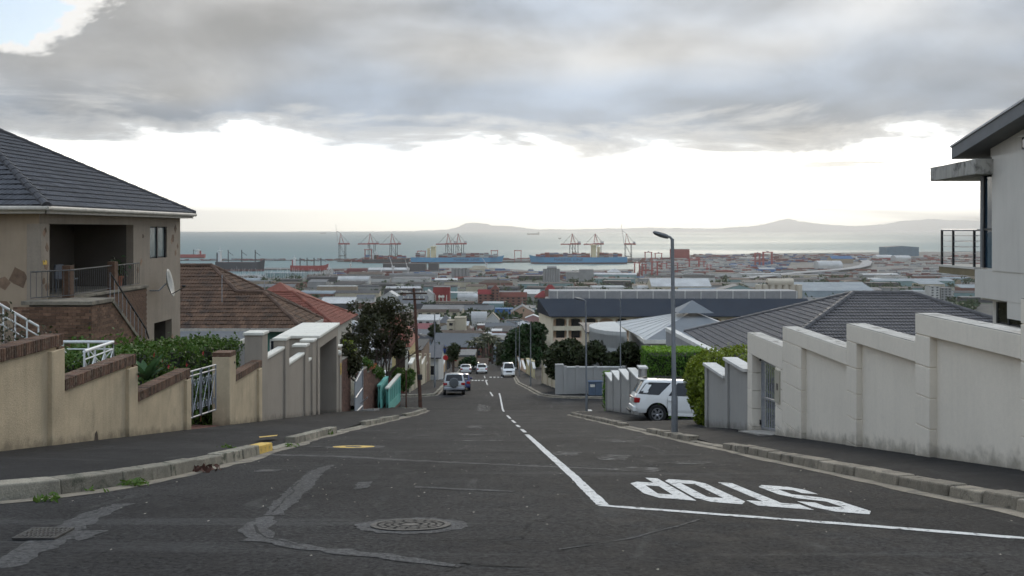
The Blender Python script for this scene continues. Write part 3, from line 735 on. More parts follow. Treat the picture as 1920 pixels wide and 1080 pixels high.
# ---------------------------------------------------------------- cream garden wall with brick coping
def gz(y, d=.18): return prof(y) + d
def cream_wall():
    t = thing('garden_wall', (*LW(240), gz(LW(240)[1])), 'cream plastered garden wall stepping downhill, soldier brick coping, beside the dark pavement', 'wall')
    segs = [(11.2, LW(115)[1], -1.87), (LW(117)[1], LW(253)[1], -2.70), (LW(255)[1], LW(354)[1], -3.56), (LW(437)[1], LW(488)[1], -4.42)]
    bk = MB().box(-.165, .165, -.032, .032, 0, .205); me = bpy.data.meshes.new('brick'); me.from_pydata(bk.v, [], bk.f); me.materials.append(m_brickc); me.update()
    bm = bmesh.new(); bm.from_mesh(me); bmesh.ops.recalc_face_normals(bm, faces=bm.faces); bmesh.ops.bevel(bm, geom=list(bm.edges), offset=.005, segments=1, affect='EDGES'); bm.to_mesh(me); bm.free()
    lx = lambda y: -7.6 - .03 * y
    for i, (y0, y1, zt) in enumerate(segs):
        zw = zt - .20
        b = MB(); ns = 4
        for k in range(ns):
            ya, yb = y0 + (y1 - y0) * k / ns, y0 + (y1 - y0) * (k + 1) / ns
            wseg(b, (lx(ya), ya), (lx(yb), yb), gz(ya) - .3, gz(yb) - .3, zw, zw, .23, -1)
        b.build('plaster_panel', m_cream, t)
        b = MB(); wseg(b, (lx(y0) - .03, y0 + .01), (lx(y1) - .03, y1 - .01), zw - .01, zw - .01, zt - .03, zt - .03, .19, -1); b.build('mortar_bed', m_mort, t)
        y = y0 + .04; r = random.Random(i)
        while y < y1 - .02:
            o = mesh_obj('brick', me, t, (lx(y) - .112, y, zw - .002 + r.uniform(-.004, .004))); o.rotation_euler = (r.uniform(-.015, .015), 0, r.uniform(-.01, .01) + .03); y += .0775
        # pier at the lower end
        yp0, yp1 = y1 - (.50 if i < 2 else .36), y1 - .02
        if i == 3: yp0, yp1 = y1 - .42, y1 - .02
        b = MB(); wseg(b, (lx(yp0), yp0), (lx(yp1), yp1), gz(yp0) - .3, gz(yp1) - .3, zw - .06, zw - .06, .1, -1, .075); b.build('pier', m_cream, t, bev=.012)
        if i < 3:
            zz = zw - .02; k = 0
            while zz > zt - .95:
                o = mesh_obj('brick', me, t, (lx(y1) - .112, y1 + .012, zz - .075)); o.rotation_euler = (R(90), 0, 0); o.location.z += .037; zz -= .0775; k += 1
    # gate pier, wide and square, with a brick cap
    y0, y1 = LW(427)[1], LW(437.5)[1]; x = lx(y0)
    MB().hexa([(x + .06, y0, gz(y0) - .3), (x + .06, y1, gz(y1) - .3), (x - .46, y1, gz(y1) - .3), (x - .46, y0, gz(y0) - .3)] + [(x + .06, y0, -3.78), (x + .06, y1, -3.78), (x - .46, y1, -3.78), (x - .46, y0, -3.78)]).build('gate_pier', m_cream, t, bev=.012)
    MB().box(x - .44, x + .04, y0 + .02, y1 - .02, -3.79, -3.66).build('mortar_bed', m_mort, t)
    for k in range(7):
        o = mesh_obj('brick', me, t, (x - .20, y0 + .05 + k * (y1 - y0 - .1) / 6, -3.785)); o.scale = (1.62, 1.25, .66)
    MB().tube((x + .06, LW(435)[1], -4.0), (x + .075, LW(435)[1], -4.0), .035, n=8).build('bell_button', m_blk, t)
    # broken drain hole at the foot of the wall
    p = LW(180); MB().prism([(p[0] + .004, p[1] - .09, gz(p[1]) - .02), (p[0] + .004, p[1] + .10, gz(p[1]) - .04), (p[0] + .004, p[1] + .07, gz(p[1]) + .12), (p[0] + .004, p[1] + .03, gz(p[1]) + .21), (p[0] + .004, p[1] - .05, gz(p[1]) + .17)], (-.02, 0, 0)).build('drain_hole', m_wood, t)
    # driveway bricks inside the gate
    ya, yb = LW(355)[1], LW(428)[1]
    b = MB(); b.v += [(lx(ya) + .12, ya, gz(ya) + .004), (lx(yb) + .12, yb, gz(yb) + .004), (lx(yb) - 3.2, yb, gz(yb) + .1), (lx(ya) - 3.2, ya, gz(ya) + .1)]; b.f.append([0, 1, 2, 3]); b.m.append(0)
    o = b.build('path', mat('red_paving', (.16, .065, .045), .85, .3, 5., .3, 30), None); tag(o, 'red brick path inside the wrought iron gate', kind='structure')
cream_wall()
def iron_gate():
    xa, ya = LW(353); xb, yb = LW(411); xa -= .10; xb -= .10
    t = thing('iron_gate', (xa, ya, gz(ya)), 'pale wrought iron double gate with scrolls between the cream wall and its square pier', 'gate')
    za0, za1 = zat(788, ya), zat(700, ya); zb0, zb1 = zat(768, yb), zat(684, yb)
    def pt(u, v): return Vector((xa + (xb - xa) * u, ya + (yb - ya) * u, (za0 + (zb0 - za0) * u) * (1 - v) + (za1 + (zb1 - za1) * u) * v))
    for u0, u1 in ((.0, .475), (.515, 1.)):
        lf = MB(); r = .022
        for a, c in (((u0, 0), (u0, 1)), ((u1, 0), (u1, 1)), ((u0, 0), (u1, 0)), ((u0, 1), (u1, 1)), ((u0, .90), (u1, .90)), (((u0 + u1) / 2, 0), ((u0 + u1) / 2, 1))): lf.tube(pt(*a), pt(*c), r, n=6)
        leaf = lf.build('gate_leaf', m_gal, t)
        du = (u1 - u0)
        for a, c in (((u0, .05), (u0 + du / 2, .88)), ((u0 + du / 2, .05), (u0, .88)), ((u0 + du / 2, .05), (u1, .88)), ((u1, .05), (u0 + du / 2, .88))):
            MB().tube(pt(*a), pt(*c), .011, n=5).build('brace_bar', m_gal, leaf)
        for cu in (.25, .75):
            for cv in (.2, .72):
                for sgn in (-1, 1):
                    pts = []
                    for k in range(14):
                        th = k * .55; rr = .105 * (1 - k / 17); pts.append(pt(u0 + du * (cu + sgn * (.10 + rr * math.cos(th) / 1.4)), cv + rr * math.sin(th)))
                    MB().path(pts, .010, 5).build('scroll', m_gal, leaf)
    MB().tube(pt(.495, -.16), pt(.495, .55), .012, n=6).build('drop_bolt', mat('rust', (.16, .06, .03), .9, .3, 20.), t)
    MB().box(*[f for q in zip(pt(.495, .42) - Vector((.03, .04, .06)), pt(.495, .42) + Vector((.03, .04, .06))) for f in q]).build('lock_box', m_blk, t)
iron_gate()
# ---------------------------------------------------------------- taupe wall with white caps and gatehouse
def taupe_wall():
    t = thing('boundary_wall', (*LW(530), gz(34)), 'taupe plastered boundary wall with white capped piers and a recessed garage portal', 'wall')
    lx = lambda y: -7.6 - .03 * y
    def pier(y0, y1, wx, zt, proud=.05, cap=.10):
        x = lx(y0) + proud
        MB().hexa([(x, y0, gz(y0) - .3), (x, y1, gz(y1) - .3), (x - wx, y1, gz(y1) - .3), (x - wx, y0, gz(y0) - .3)] + [(x, y0, zt - cap), (x, y1, zt - cap), (x - wx, y1, zt - cap), (x - wx, y0, zt - cap)]).build('pier', m_taupe, t, bev=.01)
        o = .045; MB().box(x - wx - o, x + o, y0 - o, y1 + o, zt - cap + .002, zt).build('pier_cap', m_cap, t, bev=.015)
    def panel(y0, y1, zt):
        b = MB()
        for k in range(3):
            ya, yb = y0 + (y1 - y0) * k / 3, y0 + (y1 - y0) * (k + 1) / 3; wseg(b, (lx(ya), ya), (lx(yb), yb), gz(ya) - .3, gz(yb) - .3, zt - .12, zt - .12, .22, -1, -.02)
        b.build('wall_panel', m_taupe, t)
        b = MB(); wseg(b, (lx(y0), y0), (lx(y1), y1), zt - .118, zt - .118, zt, zt, .26, -1, .03); b.build('panel_cap', m_cap, t, bev=.03)
    pier(30.75, 31.45, .60, -3.50); panel(31.47, 34.35, -4.43); pier(34.37, 34.95, .46, -4.12); panel(34.97, 38.15, -5.17); pier(38.17, 38.8, .52, -4.86)
    pier(39.75, 40.45, .52, -4.85); panel(38.9, 39.7, -5.6)
    # portal
    y0, y1, zt = 41.0, 46.6, -4.80; D = 1.7
    for a, c in ((y0, y0 + .5), (y1 - .45, y1)):
        b = MB(); wseg(b, (lx(a), a), (lx(c), c), gz(a) - .3, gz(c) - .3, zt - .62, zt - .62, D, -1, .06); b.build('portal_post', m_taupe, t, bev=.012)
    b = MB(); wseg(b, (lx(y0), y0), (lx(y1), y1), zt - .618, zt - .618, zt - .14, zt - .14, D, -1, .06); b.build('portal_beam', m_taupe, t, bev=.012)
    b = MB(); wseg(b, (lx(y0) , y0 - .08), (lx(y1), y1 + .08), zt - .138, zt - .138, zt, zt, D + .1, -1, .14); b.build('portal_cap', m_cap, t, bev=.03)
    d = MB(); ya, yb = y0 + .5, y1 - .45; wseg(d, (lx(ya) - 1.1, ya + .002), (lx(yb) - 1.1, yb - .002), gz(ya) - .35, gz(yb) - .2, zt - .64, zt - .64, .06, -1)
    door = d.build('garage_door', mat('charcoal_door', (.03, .032, .038), .45, .1, 2.), t)
    for k in range(5):
        z = zt - .75 - k * .52
        if z > gz(yb): b = MB(); wseg(b, (lx(ya) - 1.1, ya + .03), (lx(yb) - 1.1, yb - .03), z - .02, z - .02, z, z, .02, -1, .012); b.build('door_rib', m_blk, door)
    pier(46.7, 47.0, .4, -6.35, .02); pier(47.15, 47.75, .44, -6.05); MB().box(lx(47.3) + .055, lx(47.3) + .075, 47.3, 47.6, -7.6, -7.0).build('notice_plate', m_yellow, t)
    MB().lathe((lx(46.85) + .05, 46.85, -6.55), [(.02, 0), (.13, .06), (.16, .16), (.12, .27), (.02, .32)], 12).build('globe_lamp', m_cap, t, smooth=True)
taupe_wall()
# ---------------------------------------------------------------- brick wall, steel gate, turquoise balustrade
def lower_walls():
    m_rb = mat('rubble_brick', (.20, .105, .072), .9, .4, 5., .8, 26, fine=.35, stain=((.08, .045, .035), 7., .45, .65))
    t = thing('brick_wall', (-8.9, 55, gz(55)), 'rough brown brick boundary wall split by a grey steel gate leaf', 'wall')
    for (xa, ya), (xb, yb), zt in (((-9.05, 48.0), (-8.95, 50.3), -7.0), ((-8.75, 52.4), (-8.7, 54.4), -8.3), ((-8.7, 54.4), (-8.6, 56.2), -8.65), ((-8.6, 56.2), (-8.45, 58.4), -9.05)):
        b = MB(); wseg(b, (xa, ya), (xb, yb), gz(ya) - .3, gz(yb) - .3, zt, zt, .24, -1); b.build('brick_panel', m_rb, t)
        b = MB(); wseg(b, (xa, ya), (xb, yb), zt + .002, zt + .002, zt + .07, zt + .07, .28, -1, .03); b.build('coping', m_conc, t, bev=.01)
    t = thing('steel_gate', (-8.4, 50.4, gz(50.4)), 'plain grey steel gate leaf standing open towards the pavement', 'gate')
    m = mat('grey_gate', (.30, .32, .34), .6, .1, 2.)
    pa, pb = P(666, 775, 49.8), P(679, 762, 51.8); ta, tb = P(666, 715, 49.8), P(679, 690, 51.8)
    n = Vector((.05, 0, 0)); MB().hexa([pa, pb, pb - n, pa - n, ta, tb, tb - n, ta - n]).build('leaf_sheet', m, t, bev=.01)
    for k in (.02, .48, .98):
        a, c = pa.lerp(ta, k), pb.lerp(tb, k); MB().tube(a + n * .4, c + n * .4, .035, n=6).build('rail', m_gal, t)
    MB().tube(pb + Vector((0, .05, -.2)), tb + Vector((0, .05, .25)), .06, n=8).build('hinge_post', m_gal, t)
    MB().tube(P(676, 757, 51), P(689, 745, 50.6), .03, n=6).build('brace', m_gal, t)
    o = MB().prism([(-8.9, 50.2, gz(50.2) - .1), (-7.7, 50.6, gz(50.6) + .02), (-7.6, 52.0, gz(52) + .02), (-8.9, 52.2, gz(52.2) - .1)], (0, 0, .14)).build('driveway_ramp', mat('pale_concrete', (.33, .31, .28), .9, .2, 2., .2, 40)); tag(o, 'pale concrete ramp below the open steel gate', 'ramp')
    m_tq = mat('turquoise_paint', (.16, .47, .40), .7, .12, 2., .1, 40, streak=.1)
    for k, (a, c, za, zc, lab) in enumerate(((P(713, 760, 56.2), P(727, 736, 60.2), -9.75, -9.85, 'turquoise balustrade panel set back behind the other, beside the brick wall'), (P(728, 764, 57.3), P(750.5, 742, 63.2), -10.1, -10.15, 'longer turquoise balustrade with white coping beside the utility pole'))):
        t = thing('balustrade', (a.x, a.y, a.z), lab, 'balustrade', 'turquoise balustrades')
        d = (c - a)
        for q, (u0, u1) in enumerate(((0, .06), (.94, 1))): 
            A, B = a + d * u0, a + d * u1; b = MB(); wseg(b, (A.x, A.y), (B.x, B.y), A.z - .3, B.z - .3, za, zc, .14, -1, .02); b.build('end_post', m_tq, t)
        for lo, hi in ((0, .16), (.84, 1.)):
            z = lambda p, f, zt: p.z * (1 - f) + zt * f
            b = MB(); wseg(b, (a.x, a.y), (c.x, c.y), z(a, lo, za) - (.4 if lo == 0 else 0), z(c, lo, zc) - (.4 if lo == 0 else 0), z(a, hi, za), z(c, hi, zc), .1, -1); b.build('rail', m_tq, t)
        n = 6 if k else 5
        for i in range(n):
            u = .06 + .88 * (i + .5) / n; A = a + d * (u - .022); B = a + d * (u + .022); b = MB(); wseg(b, (A.x, A.y), (B.x, B.y), A.z * .84 + za * .16 - .02, A.z * .84 + za * .16 - .02, A.z * .16 + za * .84 + .02, A.z * .16 + za * .84 + .02, .07, -1, -.015); b.build('baluster', m_tq, t)
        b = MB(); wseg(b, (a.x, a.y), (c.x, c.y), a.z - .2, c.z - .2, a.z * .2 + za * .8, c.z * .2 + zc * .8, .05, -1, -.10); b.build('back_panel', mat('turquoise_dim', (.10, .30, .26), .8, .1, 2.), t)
        b = MB(); wseg(b, (a.x, a.y), (c.x, c.y), za + .002, zc + .002, za + .10, zc + .10, .2, -1, .05); b.build('coping', m_cap if k else m_tq, t)
        b = MB(); wseg(b, (a.x, a.y), (c.x, c.y), gz(a.y) - .4, gz(c.y) - .6, a.z - .21, c.z - .21, .16, -1, -.01); b.build('brick_plinth', m_rb, t)
lower_walls()
# ---------------------------------------------------------------- house with charcoal tiles and brick terrace
def left_house():
    t = thing('house', (-16, 31, -5.8), 'two-storey taupe house with charcoal tiled hip roof, verandah and brick terrace', 'house')
    X, Y0, Y1, ZE = -13.32, 25.55, 36.4, .52; XB = -24; zb = -6.6
    fl, top = -2.0, .16
    vy0, vy1 = 26.0, 31.9; vx = -15.4
    def W(name, m, x0, x1, y0, y1, z0, z1, bev=0.): return MB().box(x0, x1, y0, y1, z0, z1).build(name, m, t, bev=bev)
    th = .25
    # street side wall in pieces round the openings
    wy0, wy1, wz0, wz1 = 33.35, 35.0, -1.08, .10; gy0, gy1, gz1 = 33.75, 35.5, -3.5
    for nm, y0, y1, z0, z1 in (('wall', vy1, Y1, wz1, ZE), ('wall', vy1, wy0, zb, wz1), ('wall', wy1, Y1, wz0, wz1), ('wall', wy0, Y1, gz1, wz0), ('wall', wy0, gy0, zb, gz1), ('wall', gy1, Y1, zb, gz1), ('wall', Y0, vy1, top, ZE), ('wall', Y0, vy1, zb, fl)):
        W(nm, m_hwall, X - th, X, y0, y1, z0, z1)
    W('corner_pier', m_hwall, X - .35, X + .06, Y0 - .02, vy0, fl + .002, top - .002, .01)
    W('wall', m_hbeige, XB, X - .001, Y0 - .001, Y0 + th, zb, ZE); W('wall', m_hwall, XB, X - th - .002, Y1 - th, Y1 - .002, zb, ZE - .002)
    # verandah inside
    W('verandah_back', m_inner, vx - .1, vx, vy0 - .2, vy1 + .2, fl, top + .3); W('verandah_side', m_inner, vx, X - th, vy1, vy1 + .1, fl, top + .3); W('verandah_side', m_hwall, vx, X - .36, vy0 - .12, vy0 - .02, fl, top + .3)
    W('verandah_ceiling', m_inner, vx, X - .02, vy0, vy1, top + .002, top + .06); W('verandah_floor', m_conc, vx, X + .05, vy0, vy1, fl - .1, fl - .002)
    d = W('door', m_wood, vx, vx + .05, 27.2, 28.9, fl, -.05); 
    for y in (27.25, 28.05, 28.85): W('door_frame', m_blk, vx + .05, vx + .08, y - .04, y + .04, fl, .0)
    W('door_pane', m_glass, vx + .051, vx + .06, 27.32, 28.0, fl + .3, -.15)
    # window with dark frame
    b = W('window', m_blk, X - .20, X - .10, wy0, wy1, wz0, wz1)
    for y0, y1 in ((wy0, wy0 + .07), ((wy0 + wy1) / 2 - .05, (wy0 + wy1) / 2 + .05), (wy1 - .07, wy1)): MB().box(X - .10, X - .04, y0, y1, wz0, wz1).build('frame_bar', m_blk, b)
    for y0, y1 in ((wy0 + .07, (wy0 + wy1) / 2 - .05), ((wy0 + wy1) / 2 + .05, wy1 - .07)):
        MB().box(X - .099, X - .085, y0, y1, wz0 + .05, wz1 - .05).build('pane', mat('pale_pane', (.16, .19, .18), .1, .2, 3., spec=.8), b)
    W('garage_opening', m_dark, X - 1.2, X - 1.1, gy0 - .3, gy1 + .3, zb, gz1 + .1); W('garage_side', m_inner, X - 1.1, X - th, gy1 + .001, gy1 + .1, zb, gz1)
    # stones set into the plaster
    r = random.Random(4)
    for k in range(26):
        if k < 14: x, y, z = X + .006, r.choice([r.uniform(32.1, 33.1), r.uniform(35.2, 36.2), r.uniform(32.2, 36.0)]), r.uniform(-4.4, .25)
        elif k < 20: x, y, z = X + .066, r.uniform(25.6, 25.9), r.uniform(-1.8, 0.)
        else: x, y, z = None, Y0 - .008, r.uniform(-2.6, 0.1); xx = r.uniform(-16.5, -13.8)
        if k < 14 and wy0 - .25 < y < wy1 + .25 and z > wz0 - .2: continue
        n = r.randint(4, 6); R0 = r.uniform(.10, .19) * (1.5 if k >= 20 else 1); pts = []
        for i in range(n):
            a = 2 * math.pi * i / n + r.uniform(-.3, .3); q = R0 * r.uniform(.7, 1.2)
            pts.append((x, y + q * math.cos(a) * .8, z + q * math.sin(a)) if x is not None else (xx + q * math.cos(a), y, z + q * math.sin(a)))
        MB().prism(pts, (-.03, 0, 0) if x is not None else (0, .03, 0)).build('set_stone', m_stone, t, bev=.006)
    # roof
    ov = .42; E = [(-12.9, 36.82), (-13.2 + .29, 25.1)]
    ex, ya, yb = X + ov, Y0 - .42, Y1 + .42; k = .549; ze = .66; run = (yb - ya) / 2
    rx, ry = ex - run, (ya + yb) / 2; zr = ze + k * run
    pl = [[(ex, ya, ze), (ex, yb, ze), (rx, ry, zr)], [(XB - .4, ya, ze), (ex, ya, ze), (rx, ry, zr), (XB - .4, ry, zr)]]
    tile_roof(t, pl, .30, .33, .022, .034, m_wroof, 300)
    MB().poly([(ex, yb, ze - .02), (XB - .4, yb, ze - .02), (XB - .4, ry, zr - .02), (rx, ry, zr - .02)]).build('rear_roof_plane', m_wroof, t)
    ridge_caps(t, (ex, ya, ze + .03), (rx, ry, zr + .03), .12, .42, m_wcap); ridge_caps(t, (ex, yb, ze + .03), (rx, ry, zr + .03), .12, .42, m_wcap)
    # fascia, soffit, gutter
    W('fascia', m_gut, ex - .06, ex - .03, ya + .03, yb - .03, ze - .22, ze - .03); W('fascia', m_gut, XB, ex - .03, ya + .03, ya + .06, ze - .22, ze - .03); W('fascia', m_gut, XB, ex - .03, yb - .06, yb - .03, ze - .22, ze - .03)
    W('soffit', m_gut, X - .05, ex - .06, ya + .06, yb - .06, ze - .16, ze - .13); W('soffit', m_gut, XB, X - .05, ya + .06, Y0 + .05, ze - .16, ze - .13)
    for a, c in (((ex + .03, ya - .05, ze - .075), (ex + .03, yb + .05, ze - .075)), ((XB, ya - .03, ze - .075), (ex + .05, ya - .03, ze - .075))):
        MB().tube(a, c, .068, n=10).build('gutter', m_gut, t, smooth=True)
    # brick terrace and stair
    tx = -11.6; ty = 25.0
    W('terrace_core', m_mort, X + .001, tx - .012, ty + .012, 26.3, zb, fl - .09)
    W('terrace_coping', m_conc, X - .2, tx + .05, ty - .05, 26.35, fl - .088, fl + .02, .01)
    n = brick_face(t, (-13.75, ty), (tx, ty), zb + 2.2, fl - .09, (0, -1, 0), m_hbrick, m_mort, 130)
    z2 = -4.3
    st = lambda s: fl - .12 if s < 1.3 else fl - .12 - (s - 1.3) * .72
    W('terrace_core', m_mort, -12.75, tx - .012, 26.301, 28.6, zb, -3.6)
    brick_face(t, (tx, ty), (tx, 28.9), z2, fl - .09, (1, 0, 0), m_hbrick, m_mort, 170, zfun=st)
    MB().prism([(tx - .013, 26.3, fl - .1), (tx - .013, 28.9, st(3.9)), (tx - .013, 28.9, -6), (tx - .013, 26.3, -6)], (-.15, 0, 0)).build('stair_side', m_mort, t)
    MB().hexa([(tx + .05, 26.25, fl - .12), (tx + .05, 28.95, st(3.95)), (tx - .22, 28.95, st(3.95)), (tx - .22, 26.25, fl - .12), (tx + .05, 26.25, fl + .02), (tx + .05, 28.95, st(3.95) + .12), (tx - .22, 28.95, st(3.95) + .12), (tx - .22, 26.25, fl + .02)]).build('stair_coping', m_conc, t, bev=.01)
    for i in range(9): W('stair_step', m_conc, -12.7, tx - .16, 26.4 + i * .26, 26.66 + i * .26, -5.6, fl - .1 - i * .175)
    # low brick wall along the verandah with coping
    W('verandah_wall', m_mort, X - .02, X + .38, 26.36, vy1 + .2, -4.6, fl - .06); W('verandah_coping', m_conc, X - .1, X + .45, 26.36, vy1 + .25, fl - .058, fl + .03, .01)
    brick_face(t, (X + .39, 29.0), (X + .39, vy1 + .2), -4.2, fl - .08, (1, 0, 0), m_hbrick, m_mort, 0)
    # posts and railings
    for y, x in ((26.35, tx - 1.3), (29.6, X + .28)):
        p = W('brick_post', m_hbrick, x - .12, x + .12, y - .12, y + .12, fl, fl + .95, .006)
    for k, ((xa, y0), (xb, y1)) in enumerate((((tx - .1, ty + .1), (tx - .1, 26.2)), ((tx - 1.2, 26.4), (X + .3, 29.5)), ((X + .3, 29.7), (X + .2, vy1)))):
        a, c = Vector((xa, y0, fl)), Vector((xb, y1, fl)); hh = Vector((0, 0, .82))
        if k == 0: a, c = Vector((-13.3, ty + .05, fl)), Vector((-12.7, 26.3, fl))
        r_ = MB().tube(a + hh, c + hh, .02, n=6).tube(a + hh * .12, c + hh * .12, .014, n=5).build('railing', m_dkrail, t)
        n = int((c - a).length / .16)
        for i in range(n + 1): p = a.lerp(c, i / n); MB().tube(p + hh * .12, p + hh, .009, n=4).build('baluster', m_dkrail, r_)
    a, c = Vector((tx - .08, 26.35, fl + .02)), Vector((tx - .08, 28.9, st(3.9) + .12)); hh = Vector((0, 0, .72))
    h = MB().path([a + hh, c + hh, c + hh + Vector((0, .25, -.35))], .026, 6).build('handrail', m_blk, t)
    for i in range(10): p = a.lerp(c, i / 9); MB().tube(p, p + hh, .009, n=5).build('baluster', m_gal, h)
    W('number_plate', m_yellow, X + .062, X + .08, 25.62, 25.82, -1.0, -.88)
    MB().lathe((X - .1, 35.0, -3.3), [(.05, 0), (.09, .06), (.10, .2), (.05, .3)], 10).build('wall_ornament', m_cap, t, smooth=True)
    return t
left_house()
def dish():
    y = 34.2; x = -13.32 + .55; c = Vector((x, 33.55, -2.0))
    t = thing('satellite_dish', (-13.3, 34.0, -2.1), 'pale satellite dish on a bent bracket under the house window', 'satellite dish')
    b = MB(); n = 24; ax = Vector((.97, .16, .2)).normalized(); u = ax.cross(Vector((0, 0, 1))).normalized(); v = ax.cross(u)
    rings = [(0, 0), (.2, .02), (.38, .07), (.50, .13)]
    for r_, h in rings:
        for k in range(n): th = 2 * math.pi * k / n; b.v.append(tuple(c + ax * h + u * r_ * math.cos(th) * .9 + v * r_ * math.sin(th) * 1.05))
    for i in range(3):
        for k in range(n): j = (k + 1) % n; b.f.append([i * n + k, i * n + j, (i + 1) * n + j, (i + 1) * n + k]); b.m.append(0)
    o = b.build('reflector', mat('dish_paint', (.42, .40, .36), .6, .15, 4.), t, smooth=True); so = o.modifiers.new('thick', 'SOLIDIFY'); so.thickness = .02
    MB().path([(-13.3, 33.3, -2.25), (-12.95, 33.25, -2.25), c - ax * .02], .028, 8).build('bracket', m_gal, t)
    MB().path([c - v * -.42 + ax * .1, c + ax * .62 - v * -.25], .016, 6).build('feed_arm', m_blk, t); e = c + ax * .62 - v * -.25
    MB().tube(e, e - ax * .12 + v * -.05, .05, .03, 10).build('feed_horn', m_blk, t)
dish()
def porch_things():
    t = thing('potted_plant', (-13.5, 31.0, -1.97), 'terracotta pot with leggy plant on the verandah ledge', 'plant')
    MB().lathe((-13.5, 31.0, -1.97), [(.13, 0), (.19, .32), (.21, .32), (.21, .38), (.18, .38)], 14).build('pot', mat('terracotta', (.28, .11, .06), .9, .2, 8.), t, smooth=True)
    q = rng.normal(size=(120, 3)) * [.14, .14, .2] + [-13.5, 31.0, -1.35]; leaves('leaf_cluster', q, .09, leafmat('pot_leaf', (.05, .08, .03)), t)
    t = thing('patio_chair', (-14.2, 28.9, -2.0), 'grey plastic patio chair on the shaded verandah', 'chair'); m = mat('grey_plastic', (.13, .14, .16), .5, .05)
    MB().box(-14.45, -13.95, 28.65, 29.15, -1.6, -1.56).build('seat', m, t); MB().box(-14.47, -14.42, 28.65, 29.15, -1.56, -1.12).build('backrest', m, t)
    for x in (-14.42, -13.98):
        for y in (28.68, 29.12): MB().tube((x, y, -2.), (x, y, -1.6), .02, n=6).build('leg', m, t)
    t = thing('garden_railing', (-10.6, 20, -4), 'white tubular garden railing with crossed braces behind the cream wall', 'railing')
    A, B, D = P(118, 641, 21.0), P(212, 641, 21.6), P(158, 659, 18.6)
    for a, c in ((A, B), (D, B)): MB().tube(a, c, .035, n=8).build('top_rail', m_wmet, t)
    d1 = Vector((0, 0, -.85))
    for a, c, n in ((A, B, 2), (D, B, 3)):
        MB().tube(a + d1 * .2, c + d1 * .2, .018, n=6).build('rail', m_wmet, t)
        for i in range(n + 1): p = a.lerp(c, i / n); MB().tube(p, p + d1 * 1.3, .024, n=6).build('post', m_wmet, t)
        for i in range(n): p, q = a.lerp(c, i / n), a.lerp(c, (i + 1) / n); MB().tube(p + d1 * .2, q + d1, .014, n=5).build('brace', m_wmet, t); MB().tube(p + d1, q + d1 * .2, .014, n=5).build('brace', m_wmet, t)
    t = thing('stair_railing', (-11.5, 19, -4), 'white sloping stair railing behind the bare shrub', 'railing')
    a, c = P(-40, 548, 20.2), P(72, 612, 21.2)
    for k in range(3): MB().tube(a - Vector((0, 0, .22 * k)), c - Vector((0, 0, .22 * k)), .028 if k == 0 else .018, n=6).build('rail', m_wmet, t)
    for i in range(6): p = a.lerp(c, i / 5); MB().tube(p, p - Vector((0, 0, 1.1)), .02, n=6).build('post', m_wmet, t)
porch_things()
